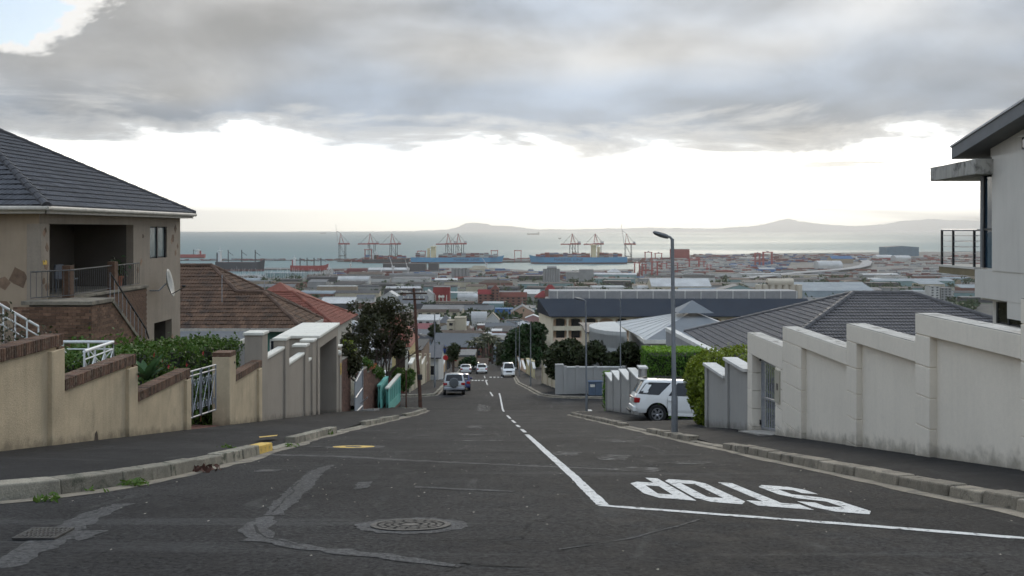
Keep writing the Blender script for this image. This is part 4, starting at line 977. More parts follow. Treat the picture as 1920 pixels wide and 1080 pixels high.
# ---------------------------------------------------------------- brown and orange roofed houses
m_brt = mat('brown_tile', (.115, .066, .040), .85, .25, 1.5, .2, 40, rnd=.30, fine=.2, stain=((.055, .038, .028), 1.2, .5, .68))
m_brc = mat('brown_ridge', (.10, .06, .04), .85, .2, 2., rnd=.3)
m_ort = mat('orange_tile', (.215, .075, .05), .85, .2, 1., .2, 30, rnd=.2, fine=.2)
m_grwall = mat('green_wall', (.10, .22, .17), .9, .1, 1.)
m_offw = mat('offwhite_wall', (.50, .47, .40), .9, .1, .7, streak=.15)
m_greywall = mat('grey_wall', (.30, .30, .30), .9, .1, .7, streak=.12)
def brown_house():
    t = thing('house', (-17, 55, -10), 'bungalow with brown tiled hip roof behind the hibiscus hedge', 'house')
    ze = -5.47
    A, B = (-32, 50, ze), (-11.6, 50, ze); SR1, SR0 = (-14.4, 52.7, -3.66), (-16, 52.7, -3.66); MR, MRb = (-18.2, 54.9, -2.2), (-32, 54.9, -2.2)
    V1, Fc, S2 = (-13.3, 55.4, ze), (-13.3, 59.8, ze), (-11.6, 55.4, ze)
    # convex pieces for the tiler
    N1 = [A, (-16, 50, ze), SR0, MR, MRb]; N2 = [(-16, 50, ze), B, SR1, SR0]
    tile_roof(t, [N1, N2, [SR1, B, S2], [MR, SR0, V1, Fc]], .33, .34, .024, .04, m_brt, 300)
    MB().poly([SR0, SR1, S2, V1]).poly([MR, Fc, (-32, 59.8, ze), MRb]).build('rear_roof_plane', m_brt, t)
    u = Vector((0, 0, .05))
    for a, c in ((B, SR1), (SR1, SR0), (SR0, MR), (SR1, S2), (MR, Fc), (MR, MRb)): ridge_caps(t, Vector(a) + u, Vector(c) + u, .13, .45, m_brc)
    MB().box(-31, -12.0, 50.4, 50.6, -10.6, ze - .12).build('wall', m_grwall, t); MB().box(-12.2, -12.0, 50.6, 55., -10.6, ze - .12).build('wall', m_grwall, t); MB().box(-13.9, -13.7, 55, 59.4, -11, ze - .12).build('wall', m_offw, t)
    MB().box(-32, -11.55, 49.9, 49.98, ze - .16, ze + .01).build('gutter', m_gut, t); MB().box(-11.6, -11.52, 50.0, 55.4, ze - .16, ze + .01).build('gutter', m_gut, t)
    for x in (-14.2, -13.0): 
        w = MB().box(x - .45, x + .45, 50.34, 50.41, -7.6, -6.1).build('window', m_cap, t); MB().box(x - .38, x + .38, 50.325, 50.338, -7.5, -6.2).build('pane', m_glass, w)
    MB().tube((-14.0 - 2.6, 51.9, -4.3), (-16.6, 51.9, -6.0 + 3.4), .02, n=5).build('aerial_pole', m_gal, t)
    MB().tube((-14.9, 54.6, -4.0), (-14.9, 54.6, -3.1), .018, n=5).tube((-15.3, 54.6, -3.1), (-14.5, 54.6, -3.1), .012, n=4).build('aerial', m_gal, t)
    # grey garage with flat roof in front
    t = thing('garage', (-17, 46, -8), 'low flat roofed grey outbuilding below the brown roof', 'garage')
    MB().box(-20, -13.2, 43.5, 47.5, -9.5, -5.5).build('wall', m_greywall, t); MB().box(-20.1, -13.1, 43.4, 47.6, -5.498, -5.35).build('roof', mat('dull_zinc', (.085, .095, .105), .7, .1, 1.), t)
    MB().box(-13.12, -13.05, 43.3, 47.7, -5.55, -5.33).build('fascia', m_cap, t)
brown_house()
def orange_house():
    t = thing('house', (-18, 75, -12), 'house with bright orange tiled hip roof behind the brown roof', 'house')
    ze = -7.5; B, D = (-13.5, 70, ze), (-13.5, 79, ze); MR, MB_ = (-18, 74.5, -5.15), (-34, 74.5, -5.15); A = (-34, 70, ze)
    tile_roof(t, [[A, B, MR, MB_], [MR, B, D]], .33, .36, .024, .04, m_ort, 0)
    MB().poly([MR, D, (-34, 79, ze), MB_]).build('rear_roof_plane', m_ort, t)
    u = Vector((0, 0, .05))
    for a, c in ((B, MR), (D, MR), (MR, MB_)): ridge_caps(t, Vector(a) + u, Vector(c) + u, .14, .5, m_ort)
    ap = (-22.0, 86, -5.0); q = [(-26, 82, -7.4), (-18, 82, -7.4), (-18, 90, -7.4), (-26, 90, -7.4)]
    b = MB(); [b.poly([q[i], q[(i + 1) % 4], ap]) for i in range(4)]; b.build('back_roof', m_ort, t)
    MB().box(-33, -13.9, 70.4, 78.6, -14, ze - .1).build('wall', m_offw, t); MB().box(-25.6, -18.4, 82.4, 89.6, -15, -7.45).build('back_wall', m_offw, t)
    MB().box(-34, -13.4, 69.9, 70., ze - .15, ze).build('gutter', m_gut, t)
orange_house()
# ---------------------------------------------------------------- stepped white wall with pedestrian gate
m_ww = mat('white_plaster', (.76, .70, .605), .9, .05, .7, .15, 45, spec=.2, streak=.035, fine=.03, stain=((.58, .55, .49), .7, .58, .8), splash=(.24, .21, .165))
m_wtop = mat('weathered_coping_top', (.50, .47, .42), .95, .2, 3., .3, 40, stain=((.22, .20, .17), 5., .5, .68))
m_gp = mat('grey_plaster', (.365, .355, .335), .9, .05, .8, .12, 45, streak=.05, splash=(.14, .13, .11))
m_gcap = mat('pale_coping', (.62, .61, .58), .9, .1, 2., .1, 40, streak=.1)
def rx(y): return 6.3 - .012 * y
def rz(y): return prof(y) + .18
def white_wall():
    t = thing('boundary_wall', (rx(15), 15, rz(15)), 'tall white boundary wall stepping downhill with recessed panels and banded piers', 'wall')
    ys = [8.2, 11.0, 13.8, 16.55, 20.3]; zt = [-.83, -1.27, -1.71, -2.17]
    for i in range(4):
        y0, y1, z = ys[i], ys[i + 1], zt[i]; cop = .31
        b = MB()
        for k in range(4):
            ya, yb = y0 + (y1 - y0) * k / 4, y0 + (y1 - y0) * (k + 1) / 4; wseg(b, (rx(ya), ya), (rx(yb), yb), rz(ya) - .3, rz(yb) - .3, z - cop + .02, z - cop + .02, .18, 1, -.11)
        b.build('recessed_panel', m_ww, t)
        b = MB(); wseg(b, (rx(y0), y0), (rx(y1), y1), z - cop, z - cop, z - .012, z - .012, .34, 1, .0); b.build('coping_beam', m_ww, t, bev=.012)
        b = MB(); wseg(b, (rx(y0), y0 + .004), (rx(y1), y1 - .004), z - .012, z - .012, z, z, .335, 1, -.004); b.build('coping_top', m_wtop, t)
        pw = .46 if i < 3 else 1.25
        # pier of stacked blocks with open joints at the lower end of each bay
        z0 = z - cop - .012; y0p = y1 - pw; k = 0; bh = .44
        MB().hexa([(rx(y0p) + .02, y0p + .012, rz(y0p) - .3), (rx(y1) + .02, y1 - .012, rz(y1) - .3), (rx(y1) + .3, y1 - .012, rz(y1) - .3), (rx(y0p) + .3, y0p + .012, rz(y0p) - .3), (rx(y0p) + .02, y0p + .012, z - cop), (rx(y1) + .02, y1 - .012, z - cop), (rx(y1) + .3, y1 - .012, z - cop), (rx(y0p) + .3, y0p + .012, z - cop)]).build('pier_core', m_ww, t)
        while z0 > rz(y1) - .1:
            zl = z0 - bh
            b = MB(); sh = .10 if False else 0.
            wseg(b, (rx(y0p), y0p), (rx(y1), y1), zl, zl, z0, z0, .32, 1, .0); b.build('pier_block', m_ww, t, bev=.008); z0 = zl - .014; k += 1
    # gate bay
    y0, y1, z = 20.3, 23.2, -2.63
    b = MB(); wseg(b, (rx(y0), y0 + .003), (rx(y1), y1), z - .52, z - .52, z - .012, z - .012, .34, 1); b.build('coping_beam', m_ww, t, bev=.012)
    b = MB(); wseg(b, (rx(y0), y0 + .004), (rx(y1), y1 - .004), z - .012, z - .012, z, z, .335, 1, -.004); b.build('coping_top', m_wtop, t)
    for a, c in ((22.78, 23.2), (20.302, 20.85)):
        z0 = z - .53
        while z0 > rz(c) - .1:
            zl = z0 - .44; b = MB(); wseg(b, (rx(a), a), (rx(c), c), zl, zl, z0, z0, .34, 1); b.build('pier_block', m_ww, t, bev=.008); z0 = zl - .012
    MB().box(rx(20.6) - .03, rx(20.6), 20.45, 20.8, -3.95, -3.2).build('intercom_panel', mat('beige_panel', (.42, .39, .31), .6, .05), t); MB().box(rx(20.6) - .04, rx(20.6) - .03, 20.55, 20.62, -3.65, -3.5).build('intercom_lock', m_blk, t)
    o = MB().prism([(rx(22) - .35, 20.85, rz(20.85) - .05), (rx(22) - .35, 22.8, rz(22.8) - .05), (rx(22) + 1.2, 22.8, rz(22.8)), (rx(22) + 1.2, 20.85, rz(20.85) - .2)], (0, 0, .07)).build('entrance_step', mat('pale_concrete2', (.30, .28, .25), .9, .2, 2., .2, 40), t)
    g = thing('pedestrian_gate', (rx(22) + .22, 21.8, rz(21.8)), 'grey barred pedestrian gate in the stepped white wall', 'gate')
    ya, yb = 20.9, 22.7; x = rx(22) + .24; zt_ = z - .6; zl = [rz(ya) + .05, rz(yb) + .05]
    for y, zz in ((ya, zl[0]), (yb, zl[1])): MB().box(x - .03, x + .03, y - .03, y + .03, zz, zt_).build('stile', m_gal, g)
    for f in (.02, .45, .97):
        z0, z1 = zl[0] + (zt_ - zl[0]) * f, zl[1] + (zt_ - zl[1]) * f; MB().hexa([(x - .02, ya, z0 - .02), (x + .02, ya, z0 - .02), (x + .02, yb, z1 - .02), (x - .02, yb, z1 - .02), (x - .02, ya, z0 + .03), (x + .02, ya, z0 + .03), (x + .02, yb, z1 + .03), (x - .02, yb, z1 + .03)]).build('rail', m_gal, g)
    for i in range(11): y = ya + (yb - ya) * (i + 1) / 12; MB().box(x - .011, x + .011, y - .011, y + .011, zl[0] + (zl[1] - zl[0]) * (i + 1) / 12, zt_).build('bar', m_gal, g)
    for zz in (-2.75 - .55, -4.9): MB().box(x - .06, x, 22.72, 22.78, zz, zz + .12).build('hinge', m_blk, g)
white_wall()
def grey_wall(name, label, corners, yend, capw=.30, m=m_gp):
    t = thing('boundary_wall', (rx(corners[0][0]), corners[0][0], rz(corners[0][0])), label, 'wall', 'grey walls along the pavement')
    for i, (yl, z) in enumerate(corners):          # yl: lower (downhill) end, z: top
        yu = corners[i + 1][0] if i + 1 < len(corners) else yend
        b = MB()
        for k in range(2):
            ya, yb = yl + (yu - yl) * k / 2, yl + (yu - yl) * (k + 1) / 2; wseg(b, (rx(ya), ya), (rx(yb), yb), rz(ya) - .3, rz(yb) - .3, z - .09, z - .09, .16, 1)
        b.build('wall_panel', m, t)
        b = MB(); wseg(b, (rx(yl), yl), (rx(yl - .28), yl - .28), rz(yl) - .3, rz(yl) - .3, z - .088, z - .088, .30, 1, .06); b.build('pier', m, t, bev=.008)
        b = MB(); wseg(b, (rx(yl), yl + .05), (rx(yu), yu + .05 * (i + 1 < len(corners))), z - .086, z - .086, z, z, capw, 1, .11); b.build('coping', m_gcap, t, bev=.01)
grey_wall('a', 'pale grey wall with sawtooth copings below the driveway, beside the white car', [(54.2, -8.54), (51.1, -7.95), (47.9, -7.37), (44.4, -6.78), (41.3, -6.19)], 40.7)
grey_wall('b', 'short grey wall of two coped panels above the driveway hedge', [(27.8, -4.09), (25.3, -3.57)], 23.2)
# ---------------------------------------------------------------- modern white house
def modern_house():
    t = thing('house', (14, 22, -5), 'modern white house with glass corner, balcony and weathered concrete canopy', 'house')
    m_hw = mat('house_white', (.63, .605, .56), .9, .05, .6, .1, 40, streak=.06)
    m_fas = mat('grey_fascia', (.16, .165, .17), .6, .1, 2.)
    m_can = mat('stained_concrete', (.40, .39, .36), .9, .1, 2., .2, 40, stain=((.12, .12, .11), 2.4, .5, .68), streak=.35)
    m_alu = mat('dark_aluminium', (.03, .033, .037), .4, 0, metal=.3)
    m_bg = mat('blue_glass', (.02, .045, .07), .03, 0, spec=1.)
    def W(n, m, x0, x1, y0, y1, z0, z1, par=t, bev=0.): return MB().box(x0, x1, y0, y1, z0, z1).build(n, m, par, bev=bev)
    X = 12.2
    W('upper_wall', m_hw, X, X + .3, 15, 23.05, -1.05, 1.86); W('lower_wall', m_hw, X + .18, X + .5, 23.05, 23.95, -1.85, -1.0); W('lower_band', m_hw, X + .02, X + .35, 15, 23.94, -1.78, -1.052)
    W('wall_step', m_hw, X + .03, X + .3, 15, 22.4, -2.2, -1.782)
    W('side_wall', m_hw, X + .3, 22, 23.0, 23.3, -1.0, 2.2); W('side_wall', m_hw, X + .5, 22, 23.65, 23.95, -6, -1.85)
    W('under_wall', m_hw, X + .45, X + .7, 15, 21.9, -6, -1.784); W('under_wall', m_hw, X + .45, X + .7, 21.9, 23.7, -6, -2.45)
    # strip window below the band
    w = W('window', m_alu, X + .50, X + .58, 21.9, 23.7, -2.45, -1.786)
    for y0, y1 in ((21.95, 22.45), (22.52, 23.1), (23.17, 23.66)): W('pane', mat('garden_glass', (.05, .05, .035), .05, .3, 2., spec=.9), X + .485, X + .499, y0, y1, -2.4, -1.83, w)
    for y in (21.92, 22.48, 23.13, 23.68): W('mullion', m_alu, X + .46, X + .51, y - .035, y + .035, -2.45, -1.79, w)
    # glass corner with posts
    g = W('glass_corner', m_bg, X + .16, X + .18, 23.06, 23.72, -1.0, 1.42); W('pane', m_bg, X + .18, X + 2.0, 23.70, 23.72, -1.0, 1.42, g)
    for y in (23.09, 23.70): W('post', m_alu, X + .11, X + .17, y - .035, y + .035, -1.0, 1.44, g)
    W('rail', m_alu, X + .12, X + .165, 23.06, 23.7, -.02, .03, g)
    W('corner_post', m_fas, X + .12, X + .24, 23.74, 23.86, -1.0, 1.42)
    MB().hexa([(X - .45, 22.98, 1.40), (X + 2.5, 22.98, 1.40), (X + 2.5, 26.4, 1.40), (X - .02, 26.4, 1.40), (X - .45, 22.98, 1.79), (X + 2.5, 22.98, 1.79), (X + 2.5, 26.4, 1.79), (X - .02, 26.4, 1.79)]).build('canopy', m_can, t, bev=.015)
    W('balcony_slab', mat('tan_soffit', (.20, .165, .10), .8, .15, 2.), X + .02, X + 2.4, 23.97, 25.95, -1.24, -1.06); W('balcony_top', m_hw, X, X + 2.4, 23.96, 26.0, -1.058, -1.0)
    r = W('balcony_railing', m_alu, X + .05, X + .10, 25.86, 25.91, -1.0, -.02)
    for x, y in ((X + .05, 25.2), (X + .05, 24.05), (X + 1.2, 25.86), (X + 2.2, 25.86)): W('railing_post', m_alu, x, x + .05, y, y + .05, -1.0, -.02, r)
    for k in range(6):
        z = -.02 - k * .155; rr = .026 if k == 0 else .008
        MB().tube((X + .075, 23.9, z), (X + .075, 25.9, z), rr, n=6).build('rail', m_gal, r); MB().tube((X + .075, 25.88, z), (X + 2.3, 25.88, z), rr, n=6).build('rail', m_gal, r)
    # mono-pitch roof rising towards the top of the hill
    a = (X - .4, 24.35, 2.22); sl = -.222
    z = lambda y: 2.22 + (24.35 - y) * .222
    MB().hexa([(X - .4, 15, z(15) - .34), (24, 15, z(15) - .34), (24, 24.35, z(24.35) - .34), (X - .4, 24.35, z(24.35) - .34), (X - .4, 15, z(15)), (24, 15, z(15)), (24, 24.35, z(24.35)), (X - .4, 24.35, z(24.35))]).build('roof', m_fas, t, bev=.01)
    MB().hexa([(X - .43, 15, z(15) - .02), (24, 15, z(15) - .02), (24, 24.38, z(24.38) - .02), (X - .43, 24.38, z(24.38) - .02), (X - .43, 15, z(15) + .03), (24, 15, z(15) + .03), (24, 24.38, z(24.38) + .03), (X - .43, 24.38, z(24.38) + .03)]).build('roof_flashing', m_gal, t)
    MB().hexa([(X + .15, 15, 1.862), (X + .4, 15, 1.862), (X + .4, 23.4, 1.862), (X + .15, 23.4, 1.862), (X + .15, 15, z(15) - .35), (X + .4, 15, z(15) - .35), (X + .4, 23.4, z(23.4) - .35), (X + .15, 23.4, z(23.4) - .35)]).build('clerestory_wall', m_hw, t)
    w = W('window', m_alu, X + .11, X + .16, 20.4, 21.9, 1.93, 2.22); W('pane', m_glass, X + .10, X + .11, 20.45, 21.85, 1.97, 2.19, w)
    W('lintel', m_hw, X + .06, X + .16, 20.3, 22.0, 2.22, 2.27)
modern_house()
# ---------------------------------------------------------------- bungalow with grey tiles
m_gt = mat('grey_tile', (.098, .090, .088), .6, .12, 1.5, .12, 50, rnd=.14, fine=.1, spec=.4)
m_gc = mat('grey_ridge', (.085, .08, .08), .65, .1, 2., rnd=.12)
def grey_house():
    t = thing('house', (20, 46, -9), 'bungalow with dark grey double-roll tiled hip roof behind the white wall', 'house')
    Rr = 46.; d = 7.16; ze, zr = -6.02, -3.25
    xl, xr = .3765 * Rr, .441 * Rr; A, B = (xl - d, Rr - d, ze), (xl - d, Rr + d, ze); Q, Q2 = (xr + d, Rr - d, ze), (xr + d, Rr + d, ze); r0, r1 = (xl, Rr, zr), (xr, Rr, zr)
    tile_roof(t, [[A, Q, r1, r0], [A, r0, B]], .33, .32, .032, .04, m_gt, 300)
    MB().poly([B, r0, r1, Q2]).poly([Q, Q2, r1]).build('rear_roof_plane', m_gt, t)
    u = Vector((0, 0, .05))
    for a, c in ((A, r0), (B, r0), (r0, r1), (Q, r1), (Q2, r1)): ridge_caps(t, Vector(a) + u, Vector(c) + u, .14, .46, m_gc)
    MB().box(xl - d + .5, xr + d - .5, Rr - d + .5, Rr + d - .5, -11.5, ze - .05).build('wall', m_greywall, t)
    x = xl - d - .15
    MB().hexa([(x - .25, 43.2, -12), (x + .05, 43.2, -12), (x + .05, 57.5, -12), (x - .25, 57.5, -12), (x - .25, 43.2, ze - .12), (x + .05, 43.2, ze - .12), (x + .05, 57.5, ze - .42), (x - .25, 57.5, ze - .42)]).build('parapet_wall', m_greywall, t)
    MB().hexa([(x - .30, 43.2, ze - .118), (x + .10, 43.2, ze - .118), (x + .10, 57.5, ze - .418), (x - .30, 57.5, ze - .418), (x - .30, 43.2, ze + .10), (x + .10, 43.2, ze + .10), (x + .10, 57.5, ze - .2), (x - .30, 57.5, ze - .2)]).build('parapet_coping', m_gcap, t, bev=.01)
grey_house()
# ---------------------------------------------------------------- white house with the metal roof, buildings in the middle distance
m_zinc = mat('pale_metal_roof', (.40, .42, .43), .7, .08, .5, streak=.05, spec=.25)
m_zinc2 = mat('grey_metal_roof', (.20, .21, .215), .8, .08, .5, spec=.2)
m_pw = mat('pale_wall', (.52, .52, .50), .9, .06, .5, streak=.12)
m_cr = mat('cream_wall', (.54, .47, .34), .9, .06, .4, streak=.15)
m_pk = mat('peach_wall', (.55, .38, .26), .9, .06, .4, streak=.1)
m_navy = mat('navy_metal_roof', (.035, .041, .052), .8, .08, .2, spec=.2)
m_drk = mat('dark_window', (.02, .022, .026), .2, .2, 1., spec=.5)
def metal_house():
    t = thing('house', (15, 75, -15), 'pale house with faceted grey metal roof and curved wall below the tiled bungalow', 'house')
    ap = P(1298, 583, 76); k = lambda px, py, Y: P(px, py, Y)
    e1, e2, e3, e4 = k(1235, 636, 70), k(1400, 640, 70), k(1400, 632, 86), k(1190, 612, 86)
    ze = -8.6
    pts = [(10.4, 70.5, ze), (19.5, 70.5, ze), (19.5, 84, ze), (9.4, 84, ze)]
    b = MB(); b.poly([pts[0], pts[1], ap], 0); b.poly([pts[1], pts[2], ap], 1); b.poly([pts[2], pts[3], ap], 1); b.poly([pts[3], pts[0], ap], 1)
    b.build('roof', [m_zinc2, m_zinc], t)
    for i in range(7):
        f = (i + .5) / 7; p = Vector(pts[3]).lerp(Vector(pts[0]), f); q = p.lerp(Vector(ap), .93 - abs(f - .5) * .3); MB().tube(p + Vector((0, 0, .04)), q + Vector((0, 0, .04)), .018, n=4).build('roof_seam', m_zinc, t)
    MB().poly([Vector(ap) + Vector((0, 0, .9)), (ap.x - 1.5, ap.y - 1.5, ap.z - .05), (ap.x + 1.5, ap.y - 1.5, ap.z - .05)]).poly([Vector(ap) + Vector((0, 0, .9)), (ap.x - 1.5, ap.y + 1.5, ap.z - .05), (ap.x - 1.5, ap.y - 1.5, ap.z - .05)]).poly([Vector(ap) + Vector((0, 0, .9)), (ap.x + 1.5, ap.y - 1.5, ap.z - .05), (ap.x + 1.5, ap.y + 1.5, ap.z - .05)]).build('roof_lantern', m_zinc2, t)
    MB().box(10.8, 19, 70.9, 83.6, -15, ze - .06).build('wall', m_pw, t); MB().box(10.3, 19.6, 70.4, 70.46, ze - .28, ze + .01).build('fascia', m_cap, t); MB().box(10.24, 10.3, 70.4, 84, ze - .28, ze + .01).build('fascia', m_cap, t)
    w = MB().box(11.6, 13.1, 70.82, 70.9, -11.1, -10.0).build('window', m_cap, t); MB().box(11.7, 13.0, 70.8, 70.819, -11.0, -10.1).build('pane', m_drk, w)
    # rounded wing
    c = Vector((9.4, 78.5, 0)); n = 18; b = MB(); ring = [(c.x + 2.7 * math.cos(math.pi * (.5 + i / n)) , c.y + 4.2 * math.sin(math.pi * (.5 + i / n))) for i in range(n + 1)]
    b.prism([(x, y, -15) for x, y in ring[::-1]], (0, 0, 6.6)).build('round_wall', m_pw, t)
    MB().prism([(x * 1.0, y, -9.8) for x, y in ring[::-1]], (0, 0, 1.1)).build('round_parapet', m_pw, t, bev=.02)
    return t
metal_house()
m_cra = mat('gallery_cream', (.68, .60, .45), .9, .05, .4, streak=.08); m_pka = mat('gallery_peach', (.66, .48, .34), .9, .05, .4)
def arcade():
    t = thing('apartment_block', (30, 236, -40), 'long cream block with rows of arched galleries under a navy metal roof', 'building')
    Y = 235.; x0, x1 = P(1035, 0, Y).x, P(1530, 0, Y).x; zt = zat(594, Y); zr = zat(561, 243); fh = 3.05; D = 14
    xe = P(1012, 0, Y + 6).x
    MB().hexa([(x0 - .6, Y - .8, zt), (x1, Y - .8, zt), (x1, Y + D / 2, zr), (xe - .5, Y + D / 2, zr), (x0 - .6, Y - .8, zt + .25), (x1, Y - .8, zt + .25), (x1, Y + D / 2, zr + .25), (xe - .5, Y + D / 2, zr + .25)]).build('roof', m_navy, t)
    MB().poly([(x0 - .6, Y - .8, zt), (xe - .5, Y + D / 2, zr), (xe - .6, Y + D, zt)]).build('gable_roof', m_navy, t)
    MB().box(xe + 3, x1, Y + D + 1, Y + D + 9, zt - 9, zr + 1.7).build('rear_wing', m_greywall, t)
    for i in range(16): MB().box(xe + 5 + i * 4.4, xe + 5.25 + i * 4.4, Y + D + .8, Y + D + .99, zr - 1, zr + 1.75).build('buttress', m_gcap, t)
    MB().box(x0 + .2, x1, Y + 2.2, Y + 2.5, zt - 4 * fh - 3, zt).build('back_wall', m_pka, t)
    MB().hexa([(x0, Y, zt - 15), (x0 + .3, Y, zt - 15), (xe + .3, Y + D, zt - 15), (xe, Y + D, zt - 15), (x0, Y, zt), (x0 + .3, Y, zt), (xe + .3, Y + D, zt), (xe, Y + D, zt)]).build('end_wall', m_cra, t)
    nb = 17; bw = (x1 - x0) / nb
    for f in range(4):
        zf = zt - .35 - f * fh
        MB().box(x0, x1, Y - .02, Y + 2.2, zf - fh - .15, zf - fh + .15).build('floor_slab', m_cra, t)
        MB().box(x0, x1, Y, Y + .15, zf - fh + .15, zf - fh + 1.0).build('parapet', m_pka if f else m_cra, t)
    MB().box(x0, x1, Y, Y + .25, zt - .35, zt).build('cornice', m_cra, t)
    pm = bpy.data.meshes.new('pillar'); q = MB().box(-.22, .22, 0, .35, -4 * fh - .4, -.3); pm.from_pydata(q.v, [], q.f); pm.materials.append(m_cra); pm.update()
    for i in range(nb + 1): mesh_obj('pillar', pm, t, (x0 + i * bw, Y - .03, zt))
    # arch spandrels of the top gallery
    q = MB(); n = 8
    pts = [(-bw / 2 + .22, .05, -.35)] + [((-bw / 2 + .22) * math.cos(math.pi * i / n), .05, -1.25 + .85 * math.sin(math.pi * i / n)) for i in range(n + 1)] + [(bw / 2 - .22, .05, -.35)]
    for i in range(1, len(pts) - 2): q.poly([pts[i], pts[i + 1], (pts[i + 1][0], .05, -.34), (pts[i][0], .05, -.34)])
    am = bpy.data.meshes.new('arch'); am.from_pydata(q.v, [], q.f); am.materials.append(m_cra); am.update()
    dm = bpy.data.meshes.new('window'); q = MB().box(-bw * .22, bw * .34, 0, .08, -2.75, -.4); dm.from_pydata(q.v, [], q.f); dm.materials.append(m_drk); dm.update()
    for i in range(nb):
        mesh_obj('arch', am, t, (x0 + (i + .5) * bw, Y + .1, zt))
        for f in range(4):
            if (i + f) % 4 != 3: mesh_obj('window', dm, t, (x0 + (i + .5) * bw, Y + 2.1, zt - f * fh))
arcade()
def simple_house(name, label, cat, x0, x1, y0, y1, zb, ze, zr, wm, rm, ridge='x', win=True, hip=0.0, group=None):
    """gabled or hipped block; ridge along x or y"""
    t = thing(name, ((x0 + x1) / 2, (y0 + y1) / 2, zb), label, cat, group); o = .35
    b = MB()
    if ridge == 'x':
        ym = (y0 + y1) / 2; b.hexa([(x0, y0, zb), (x1, y0, zb), (x1, y1, zb), (x0, y1, zb), (x0, y0, ze), (x1, y0, ze), (x1, y1, ze), (x0, y1, ze)])
        h = hip * (y1 - y0) / 2
        if not hip: b.prism([(x0, y0, ze), (x0, y1, ze), (x0, ym, zr)], (x1 - x0, 0, 0))
        r = MB(); a, c = (x0 - o + h, ym, zr + .1), (x1 + o - h, ym, zr + .1)
        r.poly([(x0 - o, y0 - o, ze), (x1 + o, y0 - o, ze), c, a]).poly([(x1 + o, y1 + o, ze), (x0 - o, y1 + o, ze), a, c])
        if hip: r.poly([(x0 - o, y1 + o, ze), (x0 - o, y0 - o, ze), a]).poly([(x1 + o, y0 - o, ze), (x1 + o, y1 + o, ze), c])
    else:
        xm = (x0 + x1) / 2; b.box(x0, x1, y0, y1, zb, ze); h = hip * (x1 - x0) / 2
        if not hip: b.prism([(x0, y0, ze), (x1, y0, ze), (xm, y0, zr)], (0, y1 - y0, 0))
        r = MB(); a, c = (xm, y0 - o + h, zr + .1), (xm, y1 + o - h, zr + .1)
        r.poly([(x0 - o, y1 + o, ze), (x0 - o, y0 - o, ze), a, c]).poly([(x1 + o, y0 - o, ze), (x1 + o, y1 + o, ze), c, a])
        if hip: r.poly([(x0 - o, y0 - o, ze), (x1 + o, y0 - o, ze), a]).poly([(x1 + o, y1 + o, ze), (x0 - o, y1 + o, ze), c])
    b.build('wall', wm, t); ro = r.build('roof', rm, t); so = ro.modifiers.new('thick', 'SOLIDIFY'); so.thickness = .15
    if win:
        n = max(1, int((x1 - x0) / 3.2)); ww = (x1 - x0) / n
        for i in range(n):
            cx = x0 + (i + .5) * ww; w = MB().box(cx - .55, cx + .55, y0 - .06, y0 + .02, ze - 2.0, ze - .75).build('window', m_cap, t); MB().box(cx - .45, cx + .45, y0 - .075, y0 - .061, ze - 1.9, ze - .85).build('pane', m_drk, w)
    return t
simple_house('hall', 'cream hall with low dark roof behind the bushes', 'building', *[v for v in (P(1103, 0, 104).x, P(1165, 0, 104).x)], 104, 114, -22, zat(622, 104), zat(611, 109), m_cr, mat('brown_black_roof', (.05, .045, .043), .7, .1, 1.), 'x', False)
